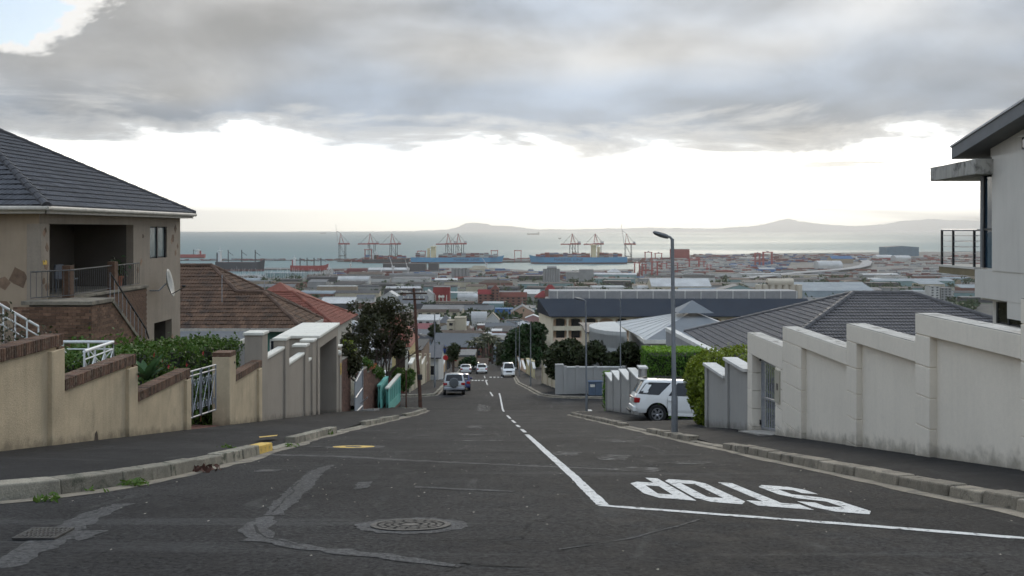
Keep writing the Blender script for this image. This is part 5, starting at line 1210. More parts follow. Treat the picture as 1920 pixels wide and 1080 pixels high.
def mid_right():
    # grey wall across the side street with pale piers
    t = thing('boundary_wall', (5, 70, gz(70)), 'grey rendered wall along the side street behind the electrical cabinet', 'wall', 'grey walls along the pavement')
    for i, (xa, xb) in enumerate(((3.35, 4.05), (4.15, 5.0), (5.1, 6.4), (6.5, 8.6))):
        MB().box(xa, xb, 70.35, 70.5, -13.4, -10.75 + (.2 if i < 1 else 0)).build('wall_panel', m_gp, t); MB().box(xb - .05, xb + .2, 70.27, 70.6, -13.4, -10.62).build('pier', m_gp, t); MB().box(xa, xb - .051, 70.3, 70.55, -10.748 + (.2 if i < 1 else 0), -10.66 + (.2 if i < 1 else 0)).build('coping', m_gcap, t)
    t = thing('electrical_cabinet', (6.0, 69.3, prof(69.3)), 'blue-grey steel electrical cabinet on the side street pavement', 'cabinet'); m = mat('cabinet_paint', (.10, .135, .185), .6, .1, 3.)
    MB().box(5.85, 6.85, 69.0, 69.5, -12.75, -11.65).build('body', m, t, bev=.02); MB().box(5.8, 6.9, 68.95, 69.55, -11.648, -11.58).build('lid', m, t); MB().box(5.95, 6.3, 68.985, 68.999, -12.0, -11.8).build('warning_plate', m_cap, t); MB().box(6.34, 6.36, 68.985, 68.999, -12.7, -11.7).build('door_gap', m_blk, t)
    mk = lambda name, lab, px0, px1, pt, pb, Y, m: tag(MB().box(P(px0, 0, Y).x, P(px1, 0, Y).x, Y, Y + .3, zat(pb, Y) - .6, zat(pt, Y)).build(name, m, bev=.02), lab, 'wall')
    def stepped(lab, rows, m, capm):
        t = thing('boundary_wall', (*rows[0][0], prof(rows[0][0][1])), lab, 'wall')
        for (a, c, zt) in rows:
            b = MB(); wseg(b, a, c, prof(a[1]) - .2, prof(c[1]) - .2, prof((a[1] + c[1]) / 2) + zt, prof((a[1] + c[1]) / 2) + zt, .22, 1); b.build('wall_panel', m, t)
            b = MB(); wseg(b, a, c, prof((a[1] + c[1]) / 2) + zt + .002, prof((a[1] + c[1]) / 2) + zt + .002, prof((a[1] + c[1]) / 2) + zt + .1, prof((a[1] + c[1]) / 2) + zt + .1, .3, 1, .05); b.build('coping', capm, t)
            b = MB(); wseg(b, (c[0], c[1] - .5), c, prof(c[1]) - .2, prof(c[1]) - .2, prof((a[1] + c[1]) / 2) + zt + .25, prof((a[1] + c[1]) / 2) + zt + .25, .4, 1, .09); b.build('pier', m, t)
    k = lambda y: (kR(y) + 2.2, y)
    stepped('brown timber and cream stepped wall next to the grey corner wall', [(k(72), k(76), 1.9), (k(76), k(79), 2.0)], mat('dark_timber', (.07, .055, .045), .85, .3, 3.), m_gcap)
    stepped('cream stepped wall further down beyond the timber panel', [(k(79.5), k(83), 2.0), (k(83.5), k(87), 2.0), (k(87.5), k(92), 2.0)], m_cr, m_gcap)
    stepped('yellow cream wall with orange pier beside the white van', [(k(112), k(118), 1.7), (k(118), k(126), 1.7), (k(126), k(134), 1.7)], mat('yellow_wall', (.55, .47, .28), .9, .1, .5), m_zinc)
    stepped('low pale garden wall past the white van', [(k(140), k(150), 1.2), (k(150), k(165), 1.2)], m_pk, m_gcap)
mid_right()
m_drkroof = mat('bitumen_roof', (.06, .058, .055), .9, .15, .5)
def mid_left():
    k = lambda y, d=2.3: (kL(y) - d, y)
    def stepped(lab, rows, m, capm):
        t = thing('boundary_wall', (*rows[0][0], prof(rows[0][0][1])), lab, 'wall')
        for (a, c, zt) in rows:
            zz = prof((a[1] + c[1]) / 2) + zt
            b = MB(); wseg(b, a, c, prof(a[1]) - .2, prof(c[1]) - .2, zz, zz, .22, -1); b.build('wall_panel', m, t)
            b = MB(); wseg(b, a, c, zz + .002, zz + .002, zz + .1, zz + .1, .3, -1, .05); b.build('coping', capm, t)
            b = MB(); wseg(b, (c[0], c[1] - .5), c, prof(c[1]) - .2, prof(c[1]) - .2, zz + .3, zz + .3, .4, -1, .09); b.build('pier', m, t)
    m_rbk = mat('red_brick_wall', (.15, .05, .035), .9, .25, 4., .3, 30)
    stepped('low dark red brick wall on the side street corner', [((-11.5, 70.5), (-8.9, 70.6), .0)], m_rbk, m_gcap)
    t = thing('corner_wall', (-9, 71, prof(71)), 'dark red brick garden wall across the side street', 'wall')
    MB().box(-11.5, -8.4, 71, 71.25, -13.2, -11.6).build('brick_panel', m_rbk, t); MB().box(-11.5, -8.3, 70.95, 71.3, -11.598, -11.45).build('coping', m_gcap, t)
    stepped('pale cream wall block behind the utility pole', [(k(76), k(80), 2.6), (k(80.3), k(84), 2.6), (k(84.3), k(88), 2.7)], m_cr, m_cap)
    stepped('cream wall with white piers above the parked silver car', [(k(90), k(96), 2.5), (k(96), k(104), 2.4), (k(104), k(112), 2.4)], m_cr, m_cap)
    stepped('ochre garden wall behind the parked silver car', [(k(116), k(126), 1.7), (k(126), k(138), 1.7), (k(138), k(150), 1.7)], mat('ochre_wall', (.45, .30, .15), .9, .15, .5), m_gcap)
    # house with arch and orange roof
    t = thing('house', (-13, 84, -16), 'cream house with arched porch and orange tiled roof behind the tree', 'house')
    Y = 82.; z0, z1 = -16.5, zat(650, Y); x0, x1 = P(735, 0, Y).x, P(765, 0, Y).x
    MB().box(x0, x1, Y, Y + 7, z0, z1).build('wall', mat('light_ochre', (.55, .44, .22), .9, .1, .6), t)
    n = 10; w = .62; cx = P(755, 0, Y).x; zz = zat(664, Y)
    MB().prism([(cx - w, Y - .03, zat(690, Y)), (cx + w, Y - .03, zat(690, Y))] + [(cx + w * math.cos(math.pi * i / n), Y - .03, zz + w * math.sin(math.pi * i / n)) for i in range(n + 1)], (0, .05, 0)).build('arch_opening', m_wood, t)
    MB().tube((x1 - .12, Y - .12, z0), (x1 - .12, Y - .12, z1), .13, n=8).build('column', m_cap, t); MB().box(x0 - .3, x1 + .2, Y - .2, Y, z1 - .25, z1).build('eave', m_cap, t)
    MB().poly([(x0 - .5, Y - .4, z1), (x1 + .3, Y - .4, z1), (x1 - 1.3, Y + 3.5, z1 + 2.6), (x0 - .5, Y + 3.5, z1 + 2.6)]).poly([(x1 + .3, Y - .4, z1), (x1 + .3, Y + 7.4, z1), (x1 - 1.3, Y + 3.5, z1 + 2.6)]).build('roof', m_ort, t)
    # brown stepped house
    m_bw = mat('brown_render', (.21, .145, .10), .9, .08, .5); t = thing('house', (-10, 95, -17), 'brown rendered house with outside stair parapet behind the utility pole', 'house')
    Y = 92.; MB().box(P(764, 0, Y).x, P(790, 0, Y).x, Y, Y + 9, -18.5, zat(657, Y)).build('wall', m_bw, t); MB().box(P(772, 0, Y).x, P(785, 0, Y).x, Y - .04, Y, zat(676, Y), zat(660, Y)).build('window', m_wood, t)
    MB().prism([P(766, 690, 89), P(789, 690, 89), P(789, 684, 89), P(766, 660, 89)], (0, .3, 0)).build('stair_parapet', mat('tan_render', (.36, .27, .17), .9, .08, .5), t); MB().box(P(764, 0, Y).x - .1, P(791, 0, Y).x, Y - .15, Y + 9.1, zat(657, Y) + .002, zat(655.5, Y)).build('roof', m_drkroof, t)
    simple_house('house', 'small white house with dark slate gable roof above the stop sign', 'house', P(796, 0, 105).x, P(822, 0, 105).x, 105, 113, -22, zat(672, 105), zat(650, 109), m_pw, mat('slate_roof', (.07, .075, .085), .7, .1, .8), 'x', True)
mid_left()
# ---------------------------------------------------------------- vehicles
CP = {}
def paint(name, col, metal=0.): return mat(name, col, .32, .03, 1., spec=.5, coat=.8, metal=metal)
m_tyre = mat('tyre_rubber', (.016, .016, .016), .85, .1, 8.); m_rim = mat('alloy_rim', (.42, .42, .43), .35, .05, 3., metal=.8)
m_trim = mat('black_plastic', (.02, .02, .021), .6, 0); m_red = mat('tail_lamp', (.32, .012, .012), .2, 0, spec=.8); m_lampw = mat('head_lamp', (.6, .62, .63), .12, 0, spec=.9)
m_cglass = mat('car_glass', (.008, .009, .010), .06, 0, spec=.4); m_plate = mat('number_plate', (.66, .64, .55), .6, 0); m_amber = mat('amber_lamp', (.5, .16, .02), .3, 0)
SPEC = {
 'suv': dict(L=4.7, W=.92, r=.385, wx=(.98, 3.74), sill=.40, top=[(0, .80), (.03, 1.02), (.10, 1.16), (.40, 1.72), (.62, 1.79), (2.2, 1.83), (2.75, 1.77), (3.55, 1.24), (4.4, 1.08), (4.62, .95), (4.7, .72)], belt=[(0, .80), (.06, 1.08), (.12, 1.12), (1.2, 1.10), (3.5, 1.14), (4.4, 1.02), (4.7, .70)],
             w=[(0, .74), (.12, .84), (.5, .92), (4.1, .92), (4.5, .83), (4.7, .62)], side=[(.16, 1.02, .46, 1.55, .06, .12), (1.42, 2.36, 1.82, 2.34, .05, .12), (2.44, 3.25, 2.42, 2.78, .05, .12)], back=(.115, .40), front=(2.80, 3.52)),
 'jeep': dict(L=4.1, W=.87, r=.36, wx=(.70, 3.2), sill=.38, top=[(0, .72), (.02, 1.0), (.06, 1.10), (.22, 1.62), (.4, 1.67), (2.0, 1.70), (2.4, 1.64), (3.05, 1.10), (3.85, .98), (4.02, .85), (4.1, .66)], belt=[(0, .72), (.05, 1.02), (.1, 1.05), (3.0, 1.05), (3.85, .94), (4.1, .64)],
              w=[(0, .78), (.1, .84), (.4, .87), (3.6, .87), (3.9, .78), (4.1, .6)], side=[(.30, .95, .40, .92, .05, .12), (1.02, 1.75, 1.0, 1.72, .05, .12), (1.82, 2.75, 1.8, 2.35, .05, .12)], back=(.06, .21), front=(2.45, 3.02)),
 'hatch': dict(L=3.85, W=.84, r=.30, wx=(.62, 3.05), sill=.26, top=[(0, .55), (.03, .80), (.08, .92), (.48, 1.40), (.8, 1.47), (1.7, 1.48), (2.1, 1.40), (2.85, .96), (3.6, .82), (3.8, .62), (3.85, .5)], belt=[(0, .55), (.06, .86), (.1, .89), (2.8, .92), (3.6, .78), (3.85, .48)],
               w=[(0, .70), (.1, .78), (.45, .84), (3.4, .84), (3.7, .74), (3.85, .55)], side=[(.5, .95, .75, .92, .04, .1), (1.0, 1.6, .98, 1.58, .04, .1), (1.66, 2.5, 1.64, 2.1, .04, .1)], back=(.09, .46), front=(2.14, 2.82)),
 'sedan': dict(L=4.5, W=.87, r=.31, wx=(.85, 3.55), sill=.26, top=[(0, .60), (.04, .86), (.12, .97), (.85, 1.01), (1.45, 1.36), (1.8, 1.43), (2.5, 1.44), (2.8, 1.37), (3.5, .98), (4.25, .82), (4.43, .64), (4.5, .5)], belt=[(0, .60), (.06, .88), (.12, .94), (3.45, .94), (4.25, .78), (4.5, .48)],
               w=[(0, .70), (.12, .80), (.5, .87), (4.0, .87), (4.3, .78), (4.5, .56)], side=[(1.1, 1.75, 1.45, 1.72, .04, .1), (1.8, 2.45, 1.78, 2.42, .04, .1), (2.5, 3.15, 2.48, 2.8, .04, .1)], back=(.88, 1.43), front=(2.84, 3.46)),
 'van': dict(L=4.75, W=.85, r=.33, wx=(.85, 3.95), sill=.32, top=[(0, .6), (.03, 1.1), (.06, 1.3), (.18, 1.90), (.4, 1.97), (3.4, 1.98), (3.75, 1.90), (4.35, 1.15), (4.62, .98), (4.72, .75), (4.75, .5)], belt=[(0, .6), (.05, 1.08), (.1, 1.12), (4.3, 1.12), (4.6, .95), (4.75, .48)],
             w=[(0, .78), (.1, .83), (.3, .85), (4.3, .85), (4.6, .80), (4.75, .68)], side=[(.3, 1.3, .35, 1.3, .06, .18), (1.4, 2.5, 1.4, 2.5, .06, .18), (2.9, 3.9, 2.9, 3.55, .06, .18)], back=(.07, .17), front=(3.78, 4.33)),
}
def build_car(kind, pm, name, label, cat, spare=False, rack=False, rim=m_rim):
    s = SPEC[kind]; L, Wd, r = s['L'], s['W'], s['r']
    it = lambda tb, x: float(np.interp(x, [p[0] for p in tb], [p[1] for p in tb]))
    top = lambda x: it(s['top'], x); belt = lambda x: min(it(s['belt'], x), top(x) - .004); wid = lambda x: it(s['w'], x)
    ra = r + .075
    def zb(x):
        z = s['sill'] + (.10 if x < .15 or x > L - .25 else 0)
        for xw in s['wx']:
            if abs(x - xw) < ra: z = max(z, r + math.sqrt(max(ra * ra - (x - xw) ** 2, 0)))
        return z
    wt = lambda x: wid(x) - .03 - .24 * max(top(x) - belt(x), 0)
    root = thing(name, (0, 0, 0), label, cat)
    xs = sorted(set([0, L] + list(np.arange(0, L, .06)) + [p[0] for p in s['top']] + [xw + d for xw in s['wx'] for d in np.linspace(-ra + .001, ra - .001, 15)]))
    b = MB(); sec = []
    for x in xs:
        w, t, z0, bl = wid(x), top(x), zb(x), belt(x); z0 = min(z0, bl - .02); ml = min(max(z0 + .02, .62), bl - .01)
        sec.append([(w - .05, z0), (w, (z0 + ml) / 2), (w, ml), (w - .012, (ml + bl) / 2), (w - .03, bl), (wt(x) + .01, max(t - .07, bl + .001)), (wt(x) - .07, max(t - .012, bl + .002)), (wt(x) * .5, max(t + .012, bl + .003))])
    n = 16
    for x, q in zip(xs, sec):
        for y, z in q: b.v.append((x - L / 2, y, z))
        for y, z in q[::-1]: b.v.append((x - L / 2, -y, z))
    for i in range(len(xs) - 1):
        for k in range(n):
            j = (k + 1) % n; b.f.append([i * n + k, (i + 1) * n + k, (i + 1) * n + j, i * n + j]); b.m.append(1 if k == n - 1 else 0)
    b.f.append(list(range(n))); b.f.append([(len(xs) - 1) * n + k for k in range(n)][::-1]); b.m += [0, 0]
    body = b.build('body', [pm, m_trim], root, world=False, smooth=True)
    def side(x, z, off, sg):
        f = (z - belt(x)) / max(top(x) - .07 - belt(x), .01); y = (wid(x) - .03) * (1 - f) + (wt(x) + .01) * f
        return (x - L / 2, sg * (y + off), z)
    for sg in (1, -1):
        for xb0, xb1, xt0, xt1, lo, hi in s['side']:
            w = MB(); N = 6
            for i in range(N + 1):
                u = i / N; xa, xc = xb0 + (xb1 - xb0) * u, xt0 + (xt1 - xt0) * u
                w.v += [side(xa, belt(xa) + lo, .008, sg), side(xc, top(xc) - hi, .008, sg)]
            for i in range(N): w.f.append([2 * i, 2 * i + 2, 2 * i + 3, 2 * i + 1]); w.m.append(0)
            w.build('side_window', m_cglass, root, world=False)
        # door gaps and handles
        for xg in (s['side'][1][0] - .04, s['side'][-1][0] - .04):
            MB().box(xg - L / 2 - .006, xg - L / 2 + .006, sg * (Wd + .001) - .004, sg * (Wd + .001) + .004, s['sill'] + .12, belt(xg) - .02).build('door_gap', m_trim, root, world=False)
            MB().box(xg - L / 2 + .05, xg - L / 2 + .22, min(sg * (Wd - .01), sg * (Wd + .03)), max(sg * (Wd - .01), sg * (Wd + .03)), belt(xg) - .16, belt(xg) - .12).build('door_handle', pm, root, world=False)
        xm = s['front'][1] - .35; MB().box(xm - L / 2 - .09, xm - L / 2 + .09, min(sg * (Wd - .02), sg * (Wd + .2)), max(sg * (Wd - .02), sg * (Wd + .2)), belt(xm) + .02, belt(xm) + .18).build('mirror', pm, root, world=False, bev=.03)
        MB().box(s['wx'][0] + ra - L / 2, s['wx'][1] - ra - L / 2, min(sg * (Wd - .06), sg * (Wd + .01)), max(sg * (Wd - .06), sg * (Wd + .01)), s['sill'] - .06, s['sill'] + .03).build('sill_trim', m_trim if kind != 'suv' else pm, root, world=False)
    for nm, (xa, xc), k in (('rear_window', s['back'], -1), ('windscreen', s['front'], 1)):
        w = MB(); N = 6
        for i in range(N + 1):
            x = xa + (xc - xa) * i / N; sl = (top(x + .02) - top(x - .02)) / .04; nn = Vector((-sl, 0, 1)).normalized() * .022
            for yy in (-.88, -.4, 0, .4, .88): w.v.append((x - L / 2 + nn.x, yy * max(wt(x) - .02, .2), top(x) + (.008 if abs(yy) < .5 else -.012) + nn.z))
        for i in range(N):
            for q in range(4): w.f.append([i * 5 + q, i * 5 + q + 1, (i + 1) * 5 + q + 1, (i + 1) * 5 + q]); w.m.append(0)
        w.build(nm, m_cglass, root, world=False)
    for xw in s['wx']:
        for sg in (1, -1):
            y = sg * (Wd - .115); a = sg
            ty = MB().lathe((xw - L / 2, y, r), [(r * .62, -.10 * a), (r * .93, -.11 * a), (r, -.08 * a), (r, .08 * a), (r * .93, .11 * a), (r * .64, .105 * a)], 28, axis='y', caps=False).build('wheel', m_tyre, root, world=False, smooth=True)
            b = MB(); b.lathe((xw - L / 2, y, r), [(r * .64, .02 * a), (r * .64, .1 * a), (r * .56, .1 * a), (r * .54, .03 * a)], 24, axis='y', caps=False)
            b.build('rim_ring', rim, ty, world=False, smooth=True)
            MB().lathe((xw - L / 2, y, r), [(.01, .0), (r * .63, .0), (r * .63, .01 * a), (.01, .01 * a)], 20, axis='y').build('brake_disc', m_trim, ty, world=False)
            sp = MB(); sp.lathe((xw - L / 2, y, r), [(.02, .06 * a), (r * .16, .085 * a), (r * .18, .05 * a)], 12, axis='y').build('hub', rim, ty, world=False)
            for k in range(6):
                t0 = 2 * math.pi * k / 6; c = Vector((xw - L / 2, y, r)); d = Vector((math.cos(t0), 0, math.sin(t0))); e = Vector((-d.z, 0, d.x)); h = Vector((0, .085 * a, 0))
                q = [c + d * r * .14 - e * r * .09 + h, c + d * r * .14 + e * r * .09 + h, c + d * r * .58 + e * r * .11 + h, c + d * r * .58 - e * r * .11 + h]
                MB().prism(q, (0, -.03 * a, 0)).build('spoke', rim, ty, world=False)
    z = it(s['top'], .05) - .25; zl = min(belt(.15), 1.1)
    for sg in (1, -1):
        y0, y1 = sorted((sg * (wid(.1) - .30), sg * (wid(.12) + .015))); lt = MB().box(-L / 2 + .0, -L / 2 + .26, y0, y1, zl - .30, zl - .08).build('tail_lamp', m_red, root, world=False, bev=.03)
        y0, y1 = sorted((sg * (wid(L - .1) - .30), sg * (wid(L - .2) - .01))); MB().box(L / 2 - .32, L / 2 - .03, y0, y1, belt(L - .25) - .26, belt(L - .25) - .08).build('head_lamp', m_lampw, root, world=False, bev=.03)
    MB().box(-L / 2 - .05, -L / 2 + .25, -wid(.1) + .02, wid(.1) - .02, s['sill'] + .02, s['sill'] + .26).build('rear_bumper', pm if kind != 'jeep' else m_gal, root, world=False, bev=.05)
    MB().box(L / 2 - .25, L / 2 + .05, -wid(L - .1) + .0, wid(L - .1) - .0, s['sill'] - .02, s['sill'] + .24).build('front_bumper', pm, root, world=False, bev=.05)
    MB().box(L / 2 - .1, L / 2 + .02, -.42, .42, belt(L - .2) - .30, belt(L - .2) - .1).build('grille', m_trim, root, world=False, bev=.02)
    MB().box(-L / 2 - .065, -L / 2 - .03, -.26, .26, .62 if kind != 'suv' else .82, .74 if kind != 'suv' else .94).build('number_plate', m_plate, root, world=False); MB().box(L / 2 + .045, L / 2 + .06, -.26, .26, s['sill'] + .06, s['sill'] + .17).build('number_plate', m_plate, root, world=False)
    if spare: MB().lathe((-L / 2 - .02, .02, .98), [(.1, -.24), (.33, -.23), (.37, -.15), (.37, -.02), (.3, .02)], 28, axis='x').build('spare_wheel_cover', mat('grey_cover', (.10, .105, .105), .6, .05), root, world=False, smooth=True)
    if rack:
        for sg in (1, -1): MB().path([(-1.4, sg * .62, top(.9) + .02), (-1.3, sg * .62, top(1) + .07), (.1, sg * .62, top(2.3) + .07), (.2, sg * .62, top(2.5) + .01)], .02, 6).build('roof_rail', m_trim, root, world=False)
        MB().box(-L / 2 + .24, -L / 2 + .66, -.62, .62, top(.45) + .0, top(.45) + .045).build('roof_spoiler', pm, root, world=False, bev=.02); MB().box(-L / 2 + .45, -L / 2 + .6, -.16, .16, top(.6) + .02, top(.6) + .07).build('spoiler_vent', m_trim, root, world=False)
        MB().tube((-L / 2 - .12, -.55, .42), (-L / 2 - .12, .55, .42), .045, n=8).build('tow_bar', m_trim, root, world=False); MB().box(-L / 2 - .02, -L / 2 + .1, -.45, .45, .98, 1.02).build('chrome_strip', m_rim, root, world=False)
    return root
def place(o, x, y, heading, dz=0., roll=0., pitch=None):
    h = R(heading)
    if pitch is None: pitch = -math.atan((prof(y + 1.2) - prof(y - 1.2)) / 2.4 * math.sin(h))
    o.rotation_mode = 'XYZ'; o.matrix_basis = Matrix.Translation((x, y, prof(y) + dz)) @ Matrix.Rotation(h, 4, 'Z') @ Matrix.Rotation(pitch, 4, 'Y') @ Matrix.Rotation(roll, 4, 'X')
wp = paint('white_car_paint', (.78, .77, .74))
place(build_car('suv', wp, 'parked_car', 'white off-road wagon backed across the pavement, nose in the hedge lined driveway', 'car', rack=True), 7.45, 38.8, -1, -.08, R(-6), R(2.6))
place(build_car('jeep', paint('silver_paint', (.36, .37, .36), .5), 'parked_car', 'silver off-roader with grey spare wheel cover parked by the kerb', 'car', spare=True), -4.70, 73.5, 94, 0.)
place(build_car('hatch', paint('blue_paint', (.012, .02, .11)), 'parked_car', 'dark blue hatchback tucked in front of the silver off-roader', 'car'), -4.55, 80.5, 94, 0.)
place(build_car('sedan', paint('pale_silver', (.50, .51, .50), .4), 'parked_car', 'pale silver saloon parked on the lower slope by the stop sign', 'car'), -7.05, 138, 94, 0.)
place(build_car('hatch', wp, 'moving_car', 'white hatchback driving downhill with red tail lamps', 'car'), -4.7, 140, 94, 0.)
place(build_car('hatch', paint('black_paint', (.015, .015, .017)), 'parked_car', 'small black car beyond the pale silver saloon', 'car'), -6.2, 152, 94, 0.)
place(build_car('van', wp, 'minibus', 'white minibus climbing the hill towards the viewer', 'van'), -.55, 124.5, -86, 0.)
place(build_car('sedan', paint('white_paint2', (.66, .66, .64)), 'parked_car', 'white car parked behind the low red brick wall at the side street', 'car'), -11.0, 78, 8, .3, 0, 0.)
# ---------------------------------------------------------------- lamps, poles, signs
m_pole = mat('lamp_post_steel', (.20, .21, .22), .5, .1, 2., metal=.4); m_lamp = mat('lamp_head', (.12, .125, .13), .5, .1, 3.)
def street_lamp(x, y, h, label, arm=.75, r=.065, dz=.13, lean=0., head=1.):
    z = prof(y) + dz; t = thing('street_lamp', (x, y, z), label, 'street lamp', 'street lamps along the hill')
    tx = x + lean
    MB().path([(x, y, z - .1), (x, y, z + .9), (x + lean * .2, y, z + .95), (tx, y, z + h)], [r * 1.35, r * 1.35, r, r * .72], 10).build('post', m_pole, t, smooth=True)
    MB().path([(tx, y, z + h - .03), (tx - arm * .15, y, z + h + .05), (tx - arm * .35, y, z + h + .07)], [r * .6, r * .5, r * .5], 8).build('arm', m_pole, t)
    b = MB(); sec = [(0, .05, .05), (.2, .10, .07), (.55, .12, .075), (.9, .085, .05), (1., .03, .02)]; n = 10; o = 0
    for f, w, hh in sec:
        xx = tx - arm * .25 - f * arm * head; zz = z + h + .05 + f * .12
        for k in range(n): th = 2 * math.pi * k / n; b.v.append((xx, y + w * math.cos(th), zz + hh * math.sin(th)))
    for i in range(len(sec) - 1):
        for k in range(n): j = (k + 1) % n; b.f.append([i * n + k, i * n + j, (i + 1) * n + j, (i + 1) * n + k]); b.m.append(0)
    b.build('lamp_head', m_lamp, t, smooth=True)
    return t
street_lamp(4.25, 23.7, 5.05, 'tall grey street lamp standing at the kerb before the white car', .42, .062, lean=-.06, head=.95)
street_lamp(4.36, 53.0, 6.45, 'slim street lamp on the corner by the side street', .55, .055, lean=-.05)
street_lamp(8.3, 69.4, 7.2, 'thin lamp post rising behind the sawtooth grey wall', .1, .045)
street_lamp(kR(86) + .5, 86, 6.0, 'dark lamp post with a cross bar on the lower pavement', .5, .05)
street_lamp(kR(118) + .6, 118, 7.0, 'street lamp beside the yellow cream wall', .9, .05)
street_lamp(kR(135) + 1.2, 135, 8.2, 'street lamp in front of the dark trees', .9, .055)
street_lamp(kR(158) + 1.6, 158, 8.2, 'street lamp at the palm tree end of the dark trees', .9, .06)
street_lamp(kL(83) - .7, 83, 6.6, 'grey steel post at the pale cream wall block', .1, .07)
def utility_pole():
    b0, tp = Vector((-6.1, 60.4, prof(60.4))), P(776, 540, 60.6)
    t = thing('utility_pole', b0, 'leaning reddish wooden utility pole with crossarms at the street corner', 'utility pole')
    m = mat('pole_timber', (.115, .055, .038), .85, .3, 4., .3, 30, streak=.3)
    pts = [b0.lerp(tp, i / 6) + Vector((.02 * math.sin(i * 1.7), 0, 0)) for i in range(7)]; MB().path(pts, [.125, .12, .112, .105, .098, .09, .085], 10).build('shaft', m, t, smooth=True)
    for z, w in ((-.35, .9), (-.75, .75)):
        c = tp + Vector((0, 0, z)); a = MB().box(c.x - w, c.x + w, c.y - .16, c.y - .06, c.z - .05, c.z + .05).build('crossarm', m_wood, t)
        for k in (-.9, -.5, .5, .9): MB().lathe((c.x + k * w, c.y - .11, c.z + .05), [(.02, 0), (.04, .05), (.035, .12), (.01, .14)], 8).build('insulator', m_cap, a)
    MB().box(b0.x - .16, b0.x + .14, b0.y - .25, b0.y - .13, b0.z + 2.0, b0.z + 2.35).build('meter_box', m_blk, t)
    MB().tube(b0 + Vector((-.95, 0, 0)), b0 + Vector((-.95, 0, 2.6)), .05, n=8).build('stay_post', m, t)
utility_pole()
def sign(name, label, x, y, h, shape, m, txt=None, r=.36):
    z = prof(y) + .13; t = thing(name, (x, y, z), label, 'sign'); MB().tube((x, y, z), (x, y, z + h), .04, n=8).build('post', m_gal, t)
    n = shape; pts = [(x + r * math.cos(2 * math.pi * (i + .5) / n), y - .05, z + h + r * math.sin(2 * math.pi * (i + .5) / n)) for i in range(n)]; MB().prism(pts, (0, .02, 0)).build('sign_face', m, t)
    pts = [(x + r * .92 * math.cos(2 * math.pi * (i + .5) / n), y - .056, z + h + r * .92 * math.sin(2 * math.pi * (i + .5) / n)) for i in range(n)]
    if txt:
        me = text_mesh(txt, .3); me.materials.append(m_cap); o = mesh_obj('lettering', me, t, (x, y - .075, z + h)); o.rotation_euler = (R(90), 0, 0)
m_sr = mat('sign_red', (.42, .02, .02), .5, .05)
sign('stop_sign', 'red octagonal stop sign on the lower pavement', -8.9, 132, 2.9, 8, m_sr, 'STOP', .37)
sign('road_sign', 'small red and white road sign near the pale cream wall', kL(104) - .5, 104, 2.6, 12, m_sr, None, .3)
def flag(label, px, py0, py1, Y, w, m):
    a, c = P(px, py1, Y), P(px, py0, Y); t = thing('banner', a, label, 'banner', 'banners above the lower wall'); MB().tube(a - Vector((0, 0, 2.5)), c, .05, n=6).build('pole', m_gal, t)
    b = MB(); N = 8
    for i in range(N + 1):
        f = i / N
        for v in (0, 1): b.v.append((c.x + f * w, c.y - .12 * math.sin(f * 6) - .1, (a.z + (c.z - a.z) * v) - .12 * f))
    for i in range(N): b.f.append([2 * i, 2 * i + 2, 2 * i + 3, 2 * i + 1]); b.m.append(0)
    o = b.build('cloth', m, t, smooth=True); o.modifiers.new('thick', 'SOLIDIFY').thickness = .01
flag('blue banner on a pole over the white house', 829, 646, 660, 118, .45, mat('blue_cloth', (.03, .09, .38), .8, .1))
flag('red and white banner beside the stop sign', 848, 663, 676, 140, .7, mat('red_cloth', (.35, .03, .04), .8, .1))
# ---------------------------------------------------------------- planting
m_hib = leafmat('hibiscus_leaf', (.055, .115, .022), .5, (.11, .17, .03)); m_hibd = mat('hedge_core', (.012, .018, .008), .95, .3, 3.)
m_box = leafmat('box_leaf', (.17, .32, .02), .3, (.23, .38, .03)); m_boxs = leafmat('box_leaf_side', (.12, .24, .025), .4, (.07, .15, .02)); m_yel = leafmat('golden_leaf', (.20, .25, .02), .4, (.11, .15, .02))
m_dkt = leafmat('dark_tree_leaf', (.034, .040, .015), .6, (.060, .056, .022), .2); m_bsh = leafmat('bush_leaf', (.026, .036, .015), .55, (.05, .062, .02), .2); m_grn = leafmat('green_tree_leaf', (.020, .045, .013), .5, (.032, .062, .016), .2)
m_bark = mat('bark', (.085, .062, .048), .9, .3, 6., .4, 30); m_grass = leafmat('weed_leaf', (.07, .13, .025), .4, (.11, .17, .03)); m_flw = mat('hibiscus_petal', (.52, .035, .05), .6, .2, 20.)
def clumps(n, pts, rad, squash=(1, 1, 1)):
    """n points spread over blobs at pts (list of centres) with radii"""
    k = rng.integers(0, len(pts), n); d = rng.normal(size=(n, 3)); d /= np.linalg.norm(d, axis=1)[:, None]
    rr = np.asarray(rad)[k] * rng.uniform(.35, 1.05, n) ** .6
    return np.asarray(pts)[k] + d * rr[:, None] * np.asarray(squash)
